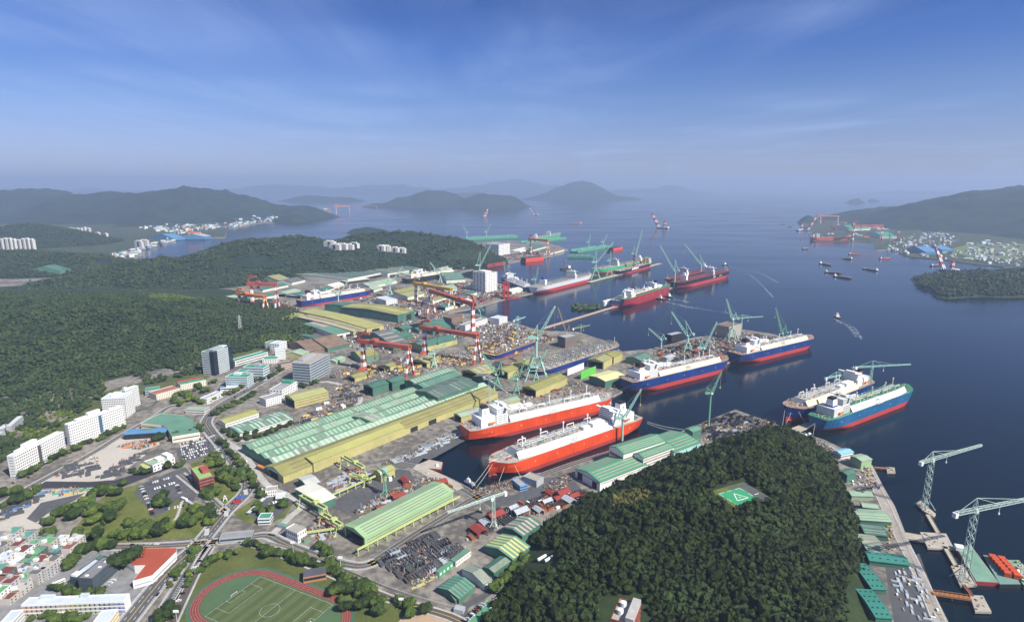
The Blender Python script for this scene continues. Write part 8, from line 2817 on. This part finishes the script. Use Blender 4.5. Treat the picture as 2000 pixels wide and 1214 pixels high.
hm = [MB().bx(-9, -7, 0, 9, 7, 8).add([(-9.6, -7.6, 8), (9.6, -7.6, 8), (9.6, 0, 11), (-9.6, 0, 11), (9.6, 7.6, 8), (-9.6, 7.6, 8)], [(0, 1, 2, 3), (3, 2, 4, 5)], 1).build('house', [w1, w2]) for w1, w2 in ((WWALL, ROOFW), (WWALL, BLUER), (CREAM, REDROOF), (PALEW, RGREEN))]
fu = set()
def far_town(px, n, label, group, z=3, s=1.0):
 P = [G(x, y) for x, y in px]
 x0, x1, y0, y1 = min(p.x for p in P), max(p.x for p in P), min(p.y for p in P), max(p.y for p in P)
 k = 0
 for _ in range(n * 60):
  x, y = rnd.uniform(x0, x1), rnd.uniform(y0, y1)
  if k >= n:
   break
  if not inpoly(P, x, y) or max(f(np.array([x]), np.array([y]))[0] for f in TOWNH) > 34:
   continue
  if rnd.random() < .62:
   FSP.append((x, y, max([3.0] + [f(np.array([x]), np.array([y]))[0] for f in TOWNH]), s))
   continue
  i = rnd.choice((0, 0, 0, 0, 1, 2, 3))
  o = hm[i]
  if i in fu:
   o = o.copy()
   COL.objects.link(o)
  fu.add(i)
  hz_ = [f(np.array([x]), np.array([y]))[0] for f in TOWNH]
  o.location = (x, y, max([3.0] + hz_))
  o.rotation_euler = (0, 0, rnd.uniform(0, 3))
  q = s * rnd.uniform(.7, 1.6)
  o.scale = (q, q, q * rnd.uniform(.8, 1.3))
  tag(o, ('white', 'blue roofed', 'red roofed', 'green roofed')[i] + ' ' + label, 'house', ('white', 'blue roofed', 'red roofed', 'green roofed')[i] + ' ' + group)
  k += 1
TOWNH = [HILLS[k][0] for k in ('mount', 'cape', 'rightmount', 'righthill')]
far_town([(1725, 486), (1745, 472), (1790, 455), (1850, 455), (1870, 470), (1830, 490), (1850, 506), (1780, 500)], 70, 'house in the town at the foot of the mountain across the bay', 'houses in the town across the bay', s=.85)
far_town([(1850, 507), (1840, 492), (1900, 485), (2010, 490), (2010, 520), (1910, 514)], 60, 'house along the shore road behind the wooded cape', 'houses behind the wooded cape', s=.85)
far_town([(1880, 478), (1950, 470), (2010, 480), (2010, 490), (1900, 484)], 14, 'house scattered in the fields across the bay', 'houses in the fields across the bay')
far_town([(270, 445), (330, 440), (400, 440), (440, 436), (440, 445), (345, 458), (300, 452)], 45, 'house in the village under the far mountain', 'houses under the far mountain', s=1.3)
far_town([(440, 440), (470, 428), (540, 420), (545, 430), (500, 436), (446, 446)], 36, 'house along the coast of the far mountain', 'houses along the mountain coast', s=1.3)
far_town([(560, 418), (600, 408), (640, 408), (645, 413), (600, 417)], 20, 'house at the tip of the far cape', 'houses at the far cape', s=1.5)
far_town([(215, 500), (255, 490), (330, 468), (340, 470), (275, 490), (262, 502), (225, 512)], 30, 'house around the head of the left bay', 'houses around the bay head', s=1.2)
far_town([(450, 515), (530, 508), (560, 512), (540, 520), (470, 522)], 12, 'shed on the clearing below the wooded ridge', 'sheds below the ridge', s=1.0)
for a, b_, c, h, w_, r_, l in (((1665, 447), (1700, 446), (1660, 443), 16, PALEW, RGREEN, 'green roofed hall of the yard across the bay, nearest its goliath crane'), ((1725, 462), (1752, 462), (1722, 457), 14, PALEW, RGREEN, 'green roofed hall of the yard across the bay, beside the town'),
         ((1808, 492), (1835, 492), (1806, 485), 14, BLUER, BLUER, 'blue roofed hall on the quay across the bay'), ((1840, 488), (1862, 488), (1838, 483), 12, BLUER, BLUER, 'smaller blue roofed hall behind the quay across the bay'),
         ((340, 466), (362, 464), (338, 460), 14, BLUER, BLUER, 'blue hall of the small yard on the left bay'), ((400, 462), (412, 460), (398, 455), 22, BLUER, STEELL, 'pale blue hall of the small yard on the left bay'),
         ((118, 530), (142, 526), (116, 518), 20, MGREEN, TGREEN, 'lone green driving range cage in the wooded valley')):
 shed(l, a, b_, c, h, None, r_, w_)
st([(1590, 452), (1610, 436), (1680, 440), (1740, 450), (1790, 470), (1800, 496), (1745, 482), (1712, 472), (1600, 467)], [('cover', MROOF, 'maroon hull part', 14, 3), ('cover', STEELL, 'grey shed roof', 18, 3.5), ('cover', CORG, 'orange hull part', 8, 3)], 'in the yard across the bay', 700)
t_ = tanker('orange offshore vessel with crowded deck moored at the yard across the bay', (1586, 470), (1657, 470), ORB, ORB, GYD, 24, 50, 6, seed=7)
zone('bare_ground', [(1680, 437), (1762, 436), (1770, 440), (1735, 448), (1690, 446)], PALE, 3.3)
zone('fields', [(1850, 488), (1900, 474), (2020, 476), (2020, 505), (1900, 505)], M('paddy', (.13, .17, .06), .95, .3, .01), 3.3)
b = MB()
for x, y, z, q in FSP:
 b.rbx((x, y, z - 1), (rnd.uniform(10, 22) * q, rnd.uniform(8, 14) * q, rnd.uniform(6, 13) * q), rnd.uniform(0, 3), rnd.choice((0, 0, 0, 1, 1, 2, 3)))
b.build('far_houses', [CONC, PALEW, BLUER, BROWN])['kind'] = 'stuff'
# white wall of the railway, sculpture, bus shelter
pts_ = smooth_px([(440, 1060), (500, 1066), (560, 1082), (660, 1122), (760, 1164), (880, 1200)])
b = MB()
for p, q in zip(pts_[:-1], pts_[1:]):
 b.bar((p.x, p.y, 4.4), (q.x, q.y, 4.4), .5, 3.0)
o = b.build('boundary_wall', CONC)
o.location = (5, 7, 0)
tag(o, 'long pale concrete wall between the railway and the shipyard', 'wall')
t = thing('sculpture', 'white A-shaped sculpture on the lawn beside the avenue', 'sculpture', G(440, 978), R(20))
for s in (-1, 1):
 MB().bar((s * 2.4, 0, 0), (s * .4, 0, 8), .8).build('leg', SHIPW, t)
MB().bar((-1.4, 0, 3.4), (1.4, 0, 3.4), .6).build('crossbar', SHIPW, t)
strip = MB().bx(0, -2, 3, 1, 2, 3.4)
p, q = G(485, 1006), G(517, 976)
t = thing('canopy', 'long white bus shelter canopy in the bus yard', 'canopy', p, math.atan2((q - p).y, (q - p).x))
MB().bx(0, -2.4, 3.2, (q - p).length, 2.4, 3.6).build('roof', ROOFW, t)
po = MB().bx(-.2, -.2, 0, .2, .2, 3.2).build('post', GREYW, t)
for i in range(8):
 c = po if i == 0 else po.copy()
 if i:
  COL.objects.link(c)
 c.location = (1 + i * ((q - p).length - 2) / 7, 0, 0)
# ------------------------------------------------------------------ haze: the air of the bay
def haze():
 m = bpy.data.materials.new('sea_haze')
 m.use_nodes = True
 nt = m.node_tree
 nt.nodes.clear()
 out = nd(nt, 'ShaderNodeOutputMaterial')
 v = nd(nt, 'ShaderNodeVolumePrincipled')
 v.inputs['Color'].default_value = (0.55, 0.70, 1.0, 1)
 v.inputs['Density'].default_value = HAZE_D
 v.inputs['Anisotropy'].default_value = 0.1
 nt.links.new(v.outputs[0], out.inputs['Volume'])
 b = MB().bx(-34000, -6000, -4.0, 34000, 34000, HAZE_TOP)
 o = b.build('haze', m)
 o['kind'] = 'stuff'
HAZE_D, HAZE_TOP = 0.72e-4, 720.0
haze()
